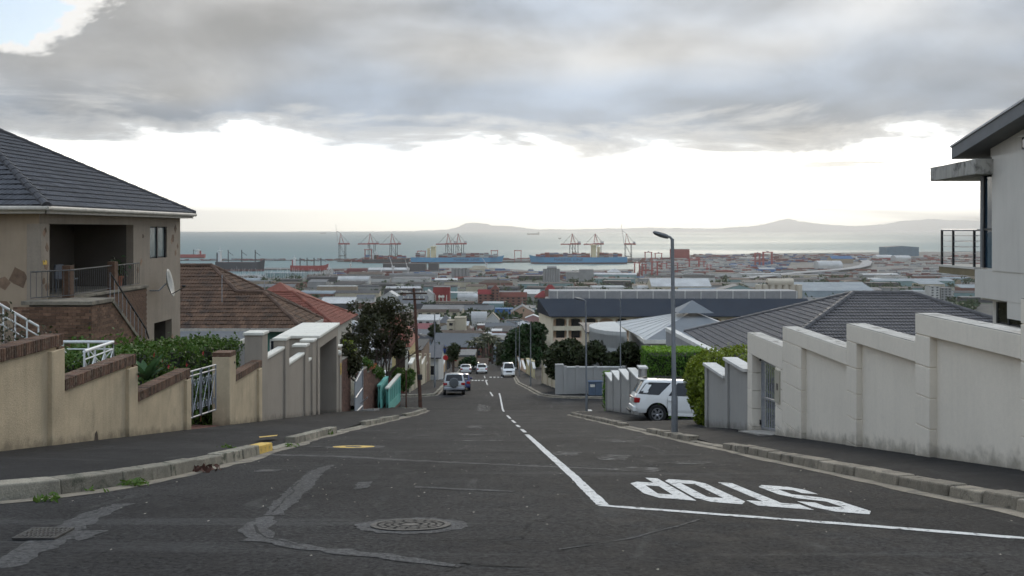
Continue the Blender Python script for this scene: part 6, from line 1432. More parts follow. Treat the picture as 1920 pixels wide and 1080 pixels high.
def hedge(label, corners, n, size, m, mtop, core_in=.12, bulge=0., jag=.06, name='hedge'):
    """corners: 8 points like hexa; leaves over its faces"""
    c = [Vector(p) for p in corners]; cen = sum(c, Vector()) / 8; t = thing(name, (cen.x, cen.y, min(p.z for p in c)), label, 'hedge')
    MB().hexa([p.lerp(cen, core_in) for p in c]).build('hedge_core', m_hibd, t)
    fs = [((0, 1, 5, 4), 0), ((1, 2, 6, 5), 0), ((3, 0, 4, 7), 0), ((4, 5, 6, 7), 1), ((2, 3, 7, 6), 0)]
    ar = [((c[f[1]] - c[f[0]]).cross(c[f[3]] - c[f[0]])).length for f, _ in fs]; tot = sum(ar); P0, N0, P1, N1 = [], [], [], []
    for (f, top), A in zip(fs, ar):
        k = int(n * A / tot); u, v = rng.random(k), rng.random(k); q = [np.array(c[i]) for i in f]
        p = (q[0][None] * ((1 - u) * (1 - v))[:, None] + q[1][None] * (u * (1 - v))[:, None] + q[2][None] * (u * v)[:, None] + q[3][None] * ((1 - u) * v)[:, None])
        nn = np.cross(q[1] - q[0], q[3] - q[0]); nn /= np.linalg.norm(nn)
        if np.dot(nn, (q[0] + q[2]) / 2 - np.array(cen)) < 0: nn = -nn
        low = np.sin(p[:, 0] * 3.1 + p[:, 2] * 2.3) * np.sin(p[:, 1] * 2.7 + p[:, 2] * 1.9)
        p = p + nn * (rng.normal(0, jag, k) + bulge * low)[:, None]
        (P1 if top else P0).append(p); (N1 if top else N0).append(np.repeat(nn[None], k, 0))
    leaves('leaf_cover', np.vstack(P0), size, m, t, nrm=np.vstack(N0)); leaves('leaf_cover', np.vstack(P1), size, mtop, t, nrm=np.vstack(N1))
    return t
def hx(x0, x1, y0, y1, z0, z1, slope=0.): return [(x0, y0, z0), (x1, y0, z0), (x1, y1, z0 + slope), (x0, y1, z0 + slope), (x0, y0, z1), (x1, y0, z1), (x1, y1, z1), (x0, y1, z1)]
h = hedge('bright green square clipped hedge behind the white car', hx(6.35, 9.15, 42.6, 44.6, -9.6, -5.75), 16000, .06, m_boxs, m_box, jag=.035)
h = hedge('golden green hedge bulging over the white car bonnet', hx(6.75, 8.9, 28.9, 32.4, -5.4, -4.30), 6000, .07, m_yel, m_yel, bulge=.12, jag=.08)
q = clumps(13000, [(6.6, 31.9, -4.85), (6.4, 31.5, -5.2), (6.35, 31.0, -4.9), (6.35, 30.5, -5.3), (6.4, 29.8, -5.0), (6.45, 29.2, -5.2), (6.4, 29.4, -5.8), (6.4, 30.6, -5.8), (6.5, 29.3, -6.3), (6.45, 31.4, -5.75), (6.45, 30.2, -6.2), (6.6, 31.0, -6.15), (6.5, 30.0, -4.8)], [.46, .46, .46, .46, .46, .46, .46, .44, .34, .40, .40, .3, .46]); leaves('overhanging_foliage', q, .065, m_yel, h)
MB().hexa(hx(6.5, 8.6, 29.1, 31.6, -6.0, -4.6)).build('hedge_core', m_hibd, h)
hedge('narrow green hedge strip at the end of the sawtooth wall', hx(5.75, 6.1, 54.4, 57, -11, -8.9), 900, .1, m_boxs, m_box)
hedge('low golden hedge behind the short grey wall', hx(6.7, 8.4, 23.6, 28.6, -5.5, -3.75), 3500, .085, m_yel, m_yel, bulge=.08)
h = hedge('dark green hibiscus hedge with red flowers behind the cream wall', hx(-11.0, -9.9, 19.5, 33.0, -6.4, -3.9, -1.2)[:4] + [(-11.0, 19.5, -2.75), (-9.9, 19.5, -2.8), (-9.9, 33, -4.05), (-11, 33, -4.0)], 30000, .075, m_hib, m_hib, bulge=.12, jag=.09)
for k in range(16):
    p = Vector((-9.82, rng.uniform(20, 31), 0)); f = (p.y - 19.5) / 13.5; p.z = -2.9 - 1.2 * f - rng.uniform(.0, .75); b = MB()
    for i in range(5): a = 2 * math.pi * i / 5; b.poly([p, p + Vector((.03, .05 * math.cos(a - .5), .05 * math.sin(a - .5))), p + Vector((.04, .085 * math.cos(a), .085 * math.sin(a))), p + Vector((.03, .05 * math.cos(a + .5), .05 * math.sin(a + .5)))])
    b.build('flower', m_flw, h, fix=False)
hedge('green shrub border inside the iron gate', hx(-10.5, -9.3, 22.6, 27.0, -5.6, -4.3), 4000, .1, m_hib, m_hib, bulge=.2, jag=.12)
hedge('dark shrubs filling the garden below the terrace', hx(-12.2, -10.9, 17.0, 26.0, -6.0, -3.3), 7000, .10, m_hib, m_hib, bulge=.25, jag=.16)
def branchy(t, base, dirs, L, r, depth, seed, mb=None, ends=None, spread=.55):
    rr = random.Random(seed); mb = mb or MB(); ends = ends if ends is not None else []
    def grow(p, d, l, rad, dep):
        pts = [p]; 
        for k in range(3): d = (d + Vector((rr.uniform(-.18, .18), rr.uniform(-.18, .18), rr.uniform(-.05, .12)))).normalized(); pts.append(pts[-1] + d * l / 3)
        mb.path(pts, [rad, rad * .88, rad * .76, rad * .62], 6 if dep > 1 else 4, caps=False)
        if dep == 0: ends.append(pts[-1]); return
        if dep <= 2: ends.append(pts[2])
        for k in range(rr.choice((2, 3, 3))): grow(pts[-1] if k else pts[2], (d + Vector((rr.uniform(-1, 1), rr.uniform(-1, 1), rr.uniform(-.3, .7))) * spread).normalized(), l * rr.uniform(.6, .85), rad * .6, dep - 1)
    for d in dirs: grow(Vector(base), Vector(d).normalized(), L, r, depth)
    return mb, ends
def street_tree():
    base = (-9.5, 63.2, prof(63) - .2); t = thing('tree', base, 'dark bushy tree with several bare stems beside the turquoise balustrade', 'tree')
    mb, ends = branchy(t, base, [(.05, 0, 1), (-.35, .1, 1), (.3, -.1, 1), (-.75, 0, .9), (.02, .3, 1)], 2.3, .13, 3, 21, spread=.6); mb.build('trunk', m_bark, t, smooth=True)
    c = P(706, 612, 63.2); ctr = [np.array(P(px, py, 63.2 + rng.uniform(-1.4, 1.4))) for px, py in ((700, 590), (725, 590), (685, 608), (745, 605), (710, 612), (735, 622), (690, 630), (668, 628), (752, 632), (715, 640), (672, 650), (700, 655), (735, 650), (655, 640), (748, 655), (720, 580), (690, 590))]
    q = clumps(7600, ctr, rng.uniform(.45, 1.0, len(ctr))); leaves('crown', q, .13, m_dkt, t)
    ctr = [np.array(P(px, py, 63)) for px, py in ((742, 575), (715, 572), (662, 575), (765, 600), (770, 618), (688, 578), (757, 585), (735, 566))]; leaves('crown', clumps(900, ctr, [.5] * len(ctr)), .13, m_dkt, t)
    t = thing('shrub', (-9.2, 58, gz(58)), 'leafy shrub with orange flowers spilling over the brick wall', 'shrub'); q = clumps(1600, [P(690, 690, 56), P(700, 697, 57), P(682, 684, 55), P(710, 700, 58)], [.5, .5, .45, .4]); leaves('foliage', q, .11, m_hib, t)
    for k in range(8): p = P(rng.uniform(680, 706), rng.uniform(680, 694), 55); leaves('flower', clumps(14, [p], [.09]), .06, mat('orange_petal', (.5, .12, .03), .6, 0), t)
    MB().tube((-9.4, 57.5, gz(57)), P(695, 690, 57), .05, .03, 6).build('stem', m_bark, t)
    t = thing('shrub', (-10.2, 50, gz(50)), 'dark climbing shrub with yellow tips behind the globe lamp pier', 'shrub'); q = clumps(2600, [P(652, 660, 50), P(655, 675, 50), P(650, 690, 50), P(660, 668, 50.5), P(664, 682, 50.5)], [.6, .65, .6, .5, .5]); leaves('foliage', q, .11, m_dkt, t); leaves('yellow_tip', clumps(160, [P(652, 648, 50), P(660, 660, 50)], [.35, .35]), .10, m_yel, t); MB().tube((-10.0, 50.2, gz(50)), P(655, 680, 50), .06, .04, 6).build('stem', m_bark, t)
    t = thing('shrub', (-8.9, 65, prof(65)), 'pale green shrub below the tree by the balustrade', 'shrub'); q = clumps(2200, [P(752, 705, 65), P(765, 712, 65), P(742, 700, 65), P(758, 722, 65), P(770, 702, 66)], [.6, .5, .5, .45, .4]); leaves('foliage', q, .11, m_hib, t); MB().tube((-8.6, 65, prof(65)), P(755, 715, 65), .06, .04, 6).build('stem', m_bark, t)
street_tree()
def bare_shrub():
    base = P(28, 640, 19.5); base.z = -4.5; t = thing('shrub', base, 'bare twiggy shrub above the cream wall by the stair railing', 'shrub')
    mb, ends = branchy(t, base, [(.2, 0, 1), (-.3, 0, 1), (.5, .1, .9), (-.1, -.2, 1), (.8, 0, .8)], 1.0, .03, 3, 5, spread=.75); mb.build('twig_frame', mat('grey_twig', (.13, .10, .085), .9, .2, 9.), t)
    leaves('sparse_leaf', clumps(1100, [np.array(e) for e in ends], [.18] * len(ends)), .05, m_dkt, t)
    t = thing('agave_plant', P(272, 700, 20.2), 'broad leaved green agave behind the lower brick coping', 'plant'); c = P(275, 712, 20.0); r = random.Random(3)
    for k in range(16):
        a = 2 * math.pi * k / 16 + r.uniform(-.2, .2); d = Vector((math.cos(a), math.sin(a), 0)); e = Vector((-d.y, d.x, 0)); up = r.uniform(.35, .75); b = MB()
        for i in range(5):
            f = i / 4; p = c + d * (.42 * f) + Vector((0, 0, up * f - .15 * f * f)); w = .085 * (1 - f ** 2 * .95) * (.7 + f); b.v += [tuple(p - e * w), tuple(p + Vector((0, 0, -.02))), tuple(p + e * w)]
        for i in range(4):
            for q in range(2): b.f.append([i * 3 + q, i * 3 + q + 1, i * 3 + q + 4, i * 3 + q + 3]); b.m.append(0)
        b.build('leaf', leafmat('agave_leaf', (.06, .12, .045), .3), t, smooth=True, fix=False)
bare_shrub()
def weeds():
    r = random.Random(8)
    for k, (px, py, n, sc) in enumerate(((250, 908, 60, .032), (282, 893, 46, .035), (322, 880, 36, .035), (92, 936, 34, .03), (425, 846, 70, .055), (447, 853, 60, .06), (353, 866, 7, .06), (612, 812, 30, .06), (700, 790, 26, .06), (176, 919, 12, .03), (545, 835, 16, .045), (372, 873, 12, .03))):
        p = RP(px, py + 4); pts = np.array([[p.x + r.gauss(0, .055 + sc * .6), p.y + r.gauss(0, .05 + sc * .5), 0] for _ in range(n)]); pts[:, 2] = [prof(y) + .02 + abs(r.gauss(0, .8 * sc)) for y in pts[:, 1]]
        o = leaves('weed', pts, sc, m_grass, None, aspect=3.2, nrm=np.repeat([[0, -.5, .6]], n, 0)); tag(o, 'green weeds sprouting from the gutter ' + ('by the lowest kerb corner', 'beside the second kerb joint', 'near the dead leaf pile', 'at the kerb corner crack', 'where the kerb ends', 'beyond the dropped kerb end', 'as one tall stalk', 'at the driveway kerb', 'farther down the kerb', 'as a tiny tuft', 'past the yellow kerb', 'under the dead leaves')[k], 'weed', 'weeds along the gutter', 'thing')
    p = RP(355, 884); q = np.array([[p.x + r.gauss(0, .16), p.y + r.gauss(0, .12), 0] for _ in range(160)]); q[:, 2] = [prof(y) + .02 + abs(r.gauss(0, .025)) for y in q[:, 1]]
    tag(leaves('leaf_litter', q, .06, mat('dead_leaf', (.07, .03, .02), .9, .4, 20.), None), 'pile of brown dead leaves in the gutter', 'leaf litter', kind='stuff')
    # specks of litter on the asphalt
    q = []
    for k in range(260): y = r.uniform(5.6, 30); x = r.uniform(kL(y) + .3, kR(y) - .2); q.append((x, y, prof(y) + .006))
    tag(leaves('grit', np.array(q), .022, mat('grit_speck', (.30, .27, .22), .9, .5, 30.), None, 1.1, np.repeat([[0, 0, 1.]], len(q), 0), tilt=.1), 'scattered grit and leaf fragments on the asphalt', 'grit', kind='stuff')
weeds()
def bush(label, pts, rad, n, size, m, name='bush', cat='bush', group=None, trunk=True):
    z = min(p[2] for p in pts); c = np.mean([np.array(p) for p in pts], 0); g0 = prof(c[1]) - .3; t = thing(name, (c[0], c[1], g0), label, cat, group)
    if trunk:
        b = MB()
        for p in pts[:6]: b.path([(c[0], c[1], g0), ((c[0] + p[0]) / 2, (c[1] + p[1]) / 2, (g0 + p[2]) / 2 + .2), tuple(p)], [.16, .11, .05], 6)
        b.build('trunk', m_bark, t)
    leaves('crown', clumps(n, [np.array(p) for p in pts], rad), size, m, t); return t
bush('dark bushes massed behind the grey corner wall', [P(px, py, 76 + (i % 3) * 2) for i, (px, py) in enumerate(((1040, 672), (1052, 660), (1070, 655), (1085, 668), (1062, 684), (1090, 690), (1045, 690), (1078, 700)))], [1.0] * 8, 7000, .20, m_bsh)
bush('feathery dark bushes between the lamp posts', [P(px, py, 74 + (i % 3) * 2) for i, (px, py) in enumerate(((1115, 660), (1135, 655), (1160, 648), (1178, 662), (1192, 675), (1125, 685), (1150, 680), (1175, 690), (1105, 680)))], [.95] * 9, 8000, .19, m_bsh)
bush('tall dark green tree mass beyond the minibus', [P(px, py, 165 + (i % 4) * 4) for i, (px, py) in enumerate(((968, 640), (985, 630), (1000, 645), (975, 660), (995, 668), (962, 672), (1008, 660), (990, 690), (970, 690), (1005, 625)))], [2.2] * 10, 9000, .45, m_grn, 'tree', 'tree')
bush('lower dark tree by the palms at the street end', [P(px, py, 185 + (i % 3) * 4) for i, (px, py) in enumerate(((948, 660), (955, 672), (945, 685), (960, 690)))], [2.0, 1.8, 1.8, 1.6], 2600, .45, m_bsh, 'tree', 'tree')
bush('small round tree above the parked silver saloon', [P(px, py, 150) for px, py in ((877, 680), (884, 678), (870, 684))], [.9] * 3, 900, .3, m_grn, 'tree', 'tree')
bush('dark tree beside the pink roofs behind the pole', [P(px, py, 240) for px, py in ((815, 618), (820, 628), (812, 632))], [1.6] * 3, 900, .5, m_bsh, 'tree', 'tree')
bush('grey green tree at the foot of the lower cream wall', [P(px, py, 128) for px, py in ((852, 655), (848, 665))], [.9] * 2, 500, .3, m_bsh, 'tree', 'tree')
def palm(label, px, Y, h, seed):
    x = (px - 960) / F * Y; z = prof(Y) - .3; r = random.Random(seed); t = thing('palm_tree', (x, Y, z), label, 'palm', 'palms at the street end')
    MB().path([(x, Y, z), (x + r.uniform(-.2, .2), Y, z + h * .5), (x + r.uniform(-.3, .3), Y, z + h)], [.28, .22, .19], 8).build('trunk', m_bark, t)
    c = Vector((x, Y, z + h)); b = MB()
    for k in range(22):
        a = 2 * math.pi * k / 22 + r.uniform(-.2, .2); el = r.uniform(-.35, 1.1); d = Vector((math.cos(a), math.sin(a), 0)); e = Vector((-d.y, d.x, 0)); L = r.uniform(1.5, 2.2); prev = None
        for i in range(5):
            f = i / 4; p = c + d * (L * f * math.cos(el * (1 - f * .6))) + Vector((0, 0, L * f * math.sin(el) - 1.15 * L * f * f * .6)); w = .30 * math.sin(math.pi * min(.15 + f * .85, 1)) + .03
            q = (p - e * w + Vector((0, 0, -w * .5)), p, p + e * w + Vector((0, 0, -w * .5)))
            if prev: b.poly([prev[0], prev[1], q[1], q[0]]); b.poly([prev[1], prev[2], q[2], q[1]])
            prev = q
    b.build('fronds', leafmat('palm_leaf', (.042, .052, .022), .4, (.07, .07, .03)), t, fix=False)
for i, (px, Y, h, w) in enumerate(((884, 196, 5.2, 'first from the utility pole'), (895, 204, 6.0, 'second from the utility pole'), (903, 198, 5.0, 'third from the utility pole'), (909, 212, 6.9, 'fourth from the utility pole'), (915, 200, 6.2, 'fifth from the utility pole'), (923, 206, 6.4, 'sixth from the utility pole'), (931, 214, 6.0, 'seventh from the utility pole'), (941, 204, 5.0, 'last one, next to the dark tree'), (913, 335, 9, 'taller and alone on the roofs behind'))):
    palm('date palm in the clump where the street ends, ' + w if i < 8 else 'single tall palm standing among the town roofs behind the clump', px, Y, h, i)
# ---------------------------------------------------------------- town below
WC = {'white': (.56, .55, .52), 'cream': (.52, .46, .34), 'grey': (.30, .30, .29), 'tan': (.34, .27, .19), 'brick': (.22, .10, .075), 'pink': (.42, .24, .22), 'pale blue': (.34, .40, .44), 'red': (.28, .035, .035), 'peach': (.50, .33, .23), 'dark': (.07, .07, .075), 'green': (.16, .30, .25), 'blue': (.05, .16, .38), 'teal': (.22, .33, .33), 'maroon': (.17, .03, .035), 'steel blue': (.11, .19, .25)}
RC = {'white': (.58, .58, .57), 'grey': (.24, .245, .25), 'slate': (.085, .088, .095), 'rust red': (.24, .07, .05), 'brown': (.12, .085, .065), 'pale blue': (.40, .46, .50), 'green': (.05, .33, .22), 'pink': (.42, .17, .17), 'dark': (.045, .047, .052), 'blue': (.06, .2, .42), 'cream': (.5, .45, .34), 'red': (.34, .035, .04), 'maroon': (.17, .03, .035)}
wm = lambda c: mat('town_wall_' + c.replace(' ', '_'), tuple(v * .9 for v in WC[c]), .9, .15, .08, streak=.15)
rm = lambda c: mat('town_roof_' + c.replace(' ', '_'), tuple(v * (.85 if c == 'white' else .6) for v in RC[c]), .75, .18, .06, streak=.2, spec=.2)
def block(name, label, cat, cx, cy, w, d, h, rot, wc, rc, style='gable', rh=None, win=0, zb=None, group=None, wmat=None, rmat=None):
    zb = prof(cy) - .5 if zb is None else zb; h += .5 if zb is not None else 0
    t = thing(name, (cx, cy, zb), label, cat, group); t.rotation_euler = (0, 0, rot); rh = rh if rh is not None else min(w, d) * .25
    x, y = w / 2, d / 2; b = MB().box(-x, x, -y, y, 0, h); r = MB(); o = .3
    if style == 'flat':
        r.box(-x - .1, x + .1, -y - .1, y + .1, h + .01, h + .35)
    elif style == 'gable':
        b.prism([(-x, -y, h), (-x, y, h), (-x, 0, h + rh)], (w, 0, 0)); r.hexa([(-x - o, -y - o, h - .05), (x + o, -y - o, h - .05), (x + o, 0, h + rh), (-x - o, 0, h + rh), (-x - o, -y - o, h + .15), (x + o, -y - o, h + .15), (x + o, 0, h + rh + .2), (-x - o, 0, h + rh + .2)]).hexa([(x + o, y + o, h - .05), (-x - o, y + o, h - .05), (-x - o, 0, h + rh), (x + o, 0, h + rh), (x + o, y + o, h + .15), (-x - o, y + o, h + .15), (-x - o, 0, h + rh + .2), (x + o, 0, h + rh + .2)])
    elif style == 'gable_y':
        b.prism([(-x, -y, h), (x, -y, h), (0, -y, h + rh)], (0, d, 0)); r.hexa([(-x - o, -y - o, h - .05), (0, -y - o, h + rh), (0, y + o, h + rh), (-x - o, y + o, h - .05), (-x - o, -y - o, h + .15), (0, -y - o, h + rh + .2), (0, y + o, h + rh + .2), (-x - o, y + o, h + .15)]).hexa([(x + o, y + o, h - .05), (0, y + o, h + rh), (0, -y - o, h + rh), (x + o, -y - o, h - .05), (x + o, y + o, h + .15), (0, y + o, h + rh + .2), (0, -y - o, h + rh + .2), (x + o, -y - o, h + .15)])
    elif style == 'hip':
        q = min(x, y) * .95; A = [(-x - o, -y - o, h), (x + o, -y - o, h), (x + o, y + o, h), (-x - o, y + o, h)]
        if w >= d: a, c = (-x + q, 0, h + rh), (x - q, 0, h + rh); r.poly([A[0], A[1], c, a]).poly([A[2], A[3], a, c]).poly([A[3], A[0], a]).poly([A[1], A[2], c])
        else: a, c = (0, -y + q, h + rh), (0, y - q, h + rh); r.poly([A[0], A[1], a]).poly([A[1], A[2], c, a]).poly([A[2], A[3], c]).poly([A[3], A[0], a, c])
    elif style == 'barrel':
        n = 10; pr = [(-x - o, -y * math.cos(math.pi * i / n), h + rh * math.sin(math.pi * i / n)) for i in range(n + 1)]; r.prism(pr, (w + 2 * o, 0, 0))
    elif style == 'shed':
        r.hexa([(-x - o, -y - o, h), (x + o, -y - o, h), (x + o, y + o, h + rh), (-x - o, y + o, h + rh), (-x - o, -y - o, h + .2), (x + o, -y - o, h + .2), (x + o, y + o, h + rh + .2), (-x - o, y + o, h + rh + .2)])
    b.build('wall', wmat or wm(wc), t, world=False); r.build('roof', rmat or rm(rc), t, world=False)
    if win:
        n = max(1, int(w / win)); ww = w / n; fl = max(1, int(h / 3.1))
        key = ('win', round(ww * .22, 2))
        if key not in _TM: q = MB().box(-ww * .22, ww * .22, -.05, .05, -.65, .65); me = bpy.data.meshes.new('window'); me.from_pydata(q.v, [], q.f); me.materials.append(m_drk); me.update(); _TM[key] = me
        for f in range(fl):
            for i in range(n):
                o_ = bpy.data.objects.new('window', _TM[key]); C.objects.link(o_); o_.parent = t; o_.location = (-x + (i + .5) * ww, -y - .02, h - 1.35 - f * 3.0)
    return t
TAKEN = []
def lm(label, px0, px1, pt, pb, wc, rc, style='gable', depth=14, rh=None, win=0, cat='building', name='building', Y=None, rfrac=.35):
    """a building the photograph shows between px0..px1, its roof top at pt, its foot at pb"""
    Y = Y or y_at(pb); x0, x1 = (px0 - 960) / F * Y, (px1 - 960) / F * Y; zt, zb = zat(pt, Y), zat(pb, Y); H = zt - zb
    rh = H * rfrac if rh is None else rh
    if style == 'flat': rh = .3
    TAKEN.append((x0 - 2, x1 + 2, Y - 6, Y + depth + 6))
    return block(name, label, cat, (x0 + x1) / 2, Y + depth / 2, x1 - x0, depth, max(H - rh, 1.) - .5, 0, wc, rc, style, rh, win, zb - .5)
t = lm('red office tower with white pilasters and sign band', 812, 843, 537, 577, 'red', 'grey', 'flat', 14)
for f in (-.46, -.17, .13, .42): MB().box(f * 13 - .35, f * 13 + .35, -7.25, -7.0, 0, 14).build('pilaster', m_cap, t, world=False)
MB().box(-3.2, 3.2, -7.3, -7.05, 11.2, 13.2).build('sign_band', m_cap, t, world=False)
lm('long low building with black roof below the red tower', 778, 915, 571, 592, 'dark', 'dark', 'gable', 24, rfrac=.6)
lm('cream hall with curved gable behind the utility pole', 780, 860, 580, 606, 'cream', 'brown', 'gable', 10, win=6, rfrac=.15)
lm('red brick brewery with red roof', 896, 925, 543, 575, 'brick', 'red', 'gable', 18, win=5, rfrac=.25)
lm('tall red brick brewery tower', 921, 936, 533, 575, 'brick', 'rust red', 'hip', 9, win=4, rfrac=.2)
lm('long red brick brewery wing with arched wall', 937, 988, 548, 575, 'brick', 'rust red', 'gable', 16, win=5, rfrac=.3)
lm('maltings block with bright red hip roof', 1003, 1046, 545, 571, 'brick', 'red', 'hip', 18, win=4, rfrac=.45)
lm('small red cupola above the maltings', 1022, 1042, 533, 571, 'brick', 'red', 'hip', 8, rfrac=.25, Y=1012)
for i, (a, c) in enumerate(((858, 871), (871, 885), (885, 900))): lm('white vaulted tent roof, %s of three beside the brewery' % ('first', 'middle', 'last')[i], a, c, 550, 566, 'white', 'white', 'barrel', 14, rfrac=.5)
lm('white gabled barn touching the red tower', 790, 813, 543, 578, 'white', 'white', 'gable_y', 16, rfrac=.25)
lm('bright blue workshop with light blue annexe', 928, 962, 578, 597, 'blue', 'blue', 'flat', 12, win=5)
lm('peach coloured gabled hall beside the blue workshop', 958, 1002, 573, 608, 'peach', 'grey', 'gable_y', 20, rfrac=.35)
lm('narrow cream tower block among the roofs', 852, 873, 594, 640, 'cream', 'cream', 'flat', 9)
lm('cream stair block attached to the tower', 838, 853, 600, 640, 'cream', 'cream', 'flat', 9, win=2.5)
lm('white hall with rounded gable', 884, 912, 584, 610, 'white', 'white', 'barrel', 10, rfrac=.6)
lm('white twin gable beside the rounded hall', 912, 936, 586, 612, 'white', 'cream', 'gable_y', 10, rfrac=.5)
lm('long brown walled factory under a grey roof', 864, 926, 573, 594, 'tan', 'grey', 'gable', 16, rfrac=.35)
lm('row of white terraced cottages', 910, 970, 605, 626, 'white', 'grey', 'gable', 7, win=3.2, rfrac=.3)
lm('red brown cubic house with white parapet', 922, 941, 618, 648, 'brick', 'white', 'flat', 8)
lm('white house with steep grey gable and black window', 888, 908, 618, 642, 'white', 'grey', 'gable_y', 9, win=4)
lm('white hip roofed cottage behind the palms', 905, 930, 629, 656, 'white', 'white', 'hip', 8, rfrac=.5)
lm('grey roofed villa with small windows behind the palms', 830, 885, 627, 662, 'tan', 'grey', 'hip', 11, win=4, rfrac=.5)
lm('house with bright green roof sheet', 926, 958, 634, 672, 'peach', 'green', 'shed', 10, win=4, rh=2.6)
lm('grey roofed cottage next to the green roof', 947, 965, 632, 668, 'white', 'grey', 'hip', 9)
lm('terrace with pink metal roof', 805, 850, 636, 660, 'white', 'pink', 'shed', 9, win=4, rh=1.4)
lm('pink walled warehouse with faded roof', 757, 815, 607, 632, 'pink', 'pink', 'gable', 12, win=4, rfrac=.4)
lm('cottage with bright red roof behind the pole', 772, 806, 621, 652, 'pink', 'red', 'gable', 8, rfrac=.45)
lm('building with dazzling white flat roof', 782, 822, 592, 622, 'white', 'white', 'shed', 12, rh=2.4, win=4)
lm('grey villa roof beside the dazzling white one', 822, 848, 590, 618, 'tan', 'grey', 'hip', 10, rfrac=.5)
lm('grey metal roofed shed behind the brown house', 772, 812, 640, 672, 'grey', 'grey', 'shed', 9, rh=2.2)
lm('black roofed house with white trim below the pole', 812, 842, 655, 690, 'dark', 'dark', 'gable', 8, rfrac=.45)
lm('low dark porch building by the palms', 850, 890, 661, 690, 'tan', 'grey', 'flat', 8, win=3)
lm('cottage with brown roof at the street end', 893, 912, 674, 694, 'tan', 'brown', 'gable', 7, win=4, rfrac=.5)
lm('white warehouse roof above the orange tiles', 598, 662, 560, 588, 'dark', 'white', 'shed', 20, rh=4.)
lm('grey shed with red square sign', 667, 701, 553, 575, 'white', 'grey', 'gable', 16, rfrac=.3)
lm('pale gabled hall behind the tree', 713, 747, 546, 577, 'white', 'white', 'gable_y', 20, rfrac=.35)
lm('long pale roof right behind the tree top', 745, 800, 555, 582, 'grey', 'grey', 'gable', 20, rfrac=.5)
lm('dark platform canopy with skylight dots', 720, 792, 541, 556, 'dark', 'dark', 'flat', 14)
lm('car deck with white parapet and red cars', 594, 668, 536, 550, 'tan', 'white', 'flat', 14)
lm('long white shed with ribbed roof near the marina', 633, 692, 518, 532, 'white', 'white', 'barrel', 20, rfrac=.5)
t = lm('maroon dockside shed with white emblem panel', 650, 686, 503, 518, 'maroon', 'maroon', 'barrel', 22, rfrac=.35)
MB().box(12, 19, -11.4, -11.1, 5, 11).build('emblem_panel', m_cap, t, world=False)
lm('long white roofed transit shed', 690, 765, 502, 511, 'grey', 'white', 'gable', 30, rfrac=.4)
lm('dark blue dockside warehouse', 718, 798, 494, 509, 'dark', 'slate', 'flat', 30)
lm('grey square warehouse beside a white silo strip', 803, 822, 493, 509, 'dark', 'slate', 'flat', 24)
lm('cream canopy warehouse on the quay', 880, 916, 498, 509, 'cream', 'cream', 'hip', 20, rfrac=.6)
lm('concrete store beside the grain silos', 1062, 1088, 510, 527, 'grey', 'grey', 'flat', 20)
lm('grey concrete grain store block', 1088, 1113, 505, 527, 'grey', 'grey', 'flat', 26)
lm('white roofed cargo shed by the red gantries', 1140, 1165, 504, 515, 'white', 'white', 'hip', 24, rfrac=.5)
lm('long thin white roof above the arcade block', 1147, 1252, 546, 562, 'grey', 'white', 'shed', 26, rh=3.)
lm('large pale warehouse with skylight ribs', 1222, 1334, 523, 550, 'cream', 'white', 'gable', 46, rfrac=.5)
lm('grey warehouse with a row of dark vents', 1275, 1352, 540, 558, 'grey', 'pale blue', 'gable', 26, rfrac=.5)
lm('teal factory with shallow grey gable', 1350, 1422, 534, 561, 'teal', 'grey', 'gable_y', 30, rfrac=.35, win=9)
lm('pale blue roofed distribution shed', 1490, 1640, 532, 565, 'pale blue', 'pale blue', 'shed', 40, rh=8.)
lm('white cylindrical tank farm building', 1196, 1226, 535, 548, 'white', 'white', 'barrel', 16, rfrac=.5)
t = lm('blue harbour shed far along the shore', 1662, 1723, 461, 480, 'steel blue', 'grey', 'gable_y', 60, rfrac=.12, Y=3000)
lm('red block far out on the container quay', 1260, 1293, 467, 488, 'red', 'dark', 'flat', 40, Y=2850)
lm('white hangar with rounded roof near the motorway', 1535, 1580, 489, 504, 'white', 'white', 'barrel', 40, rfrac=.6)
lm('brown hangar with blue roof near the motorway', 1560, 1600, 480, 494, 'tan', 'blue', 'gable', 40, rfrac=.35)
lm('white and red stadium roof by the shore', 1645, 1675, 478, 488, 'red', 'white', 'barrel', 40, rfrac=.5)
lm('pale storage hall by the shore', 1680, 1708, 479, 489, 'white', 'white', 'barrel', 40, rfrac=.5)
lm('pale green long roof beside the motorway', 1640, 1790, 523, 536, 'teal', 'pale blue', 'shed', 20, rh=3)
for i, (a, c) in enumerate(((1744, 1762), (1764, 1784))): lm('grey apartment tower, the %s of the pair' % ('paler', 'darker')[i], a, c, 536 + i * 3, 566, ('white', 'grey')[i], 'grey', 'flat', 14, win=4)
lm('container depot office with white roof', 1390, 1440, 483, 490, 'white', 'white', 'flat', 26); lm('blue container depot shed', 1370, 1412, 496, 503, 'blue', 'blue', 'flat', 18); lm('light blue depot shed roof', 1425, 1455, 502, 510, 'blue', 'pale blue', 'shed', 18, rh=3)
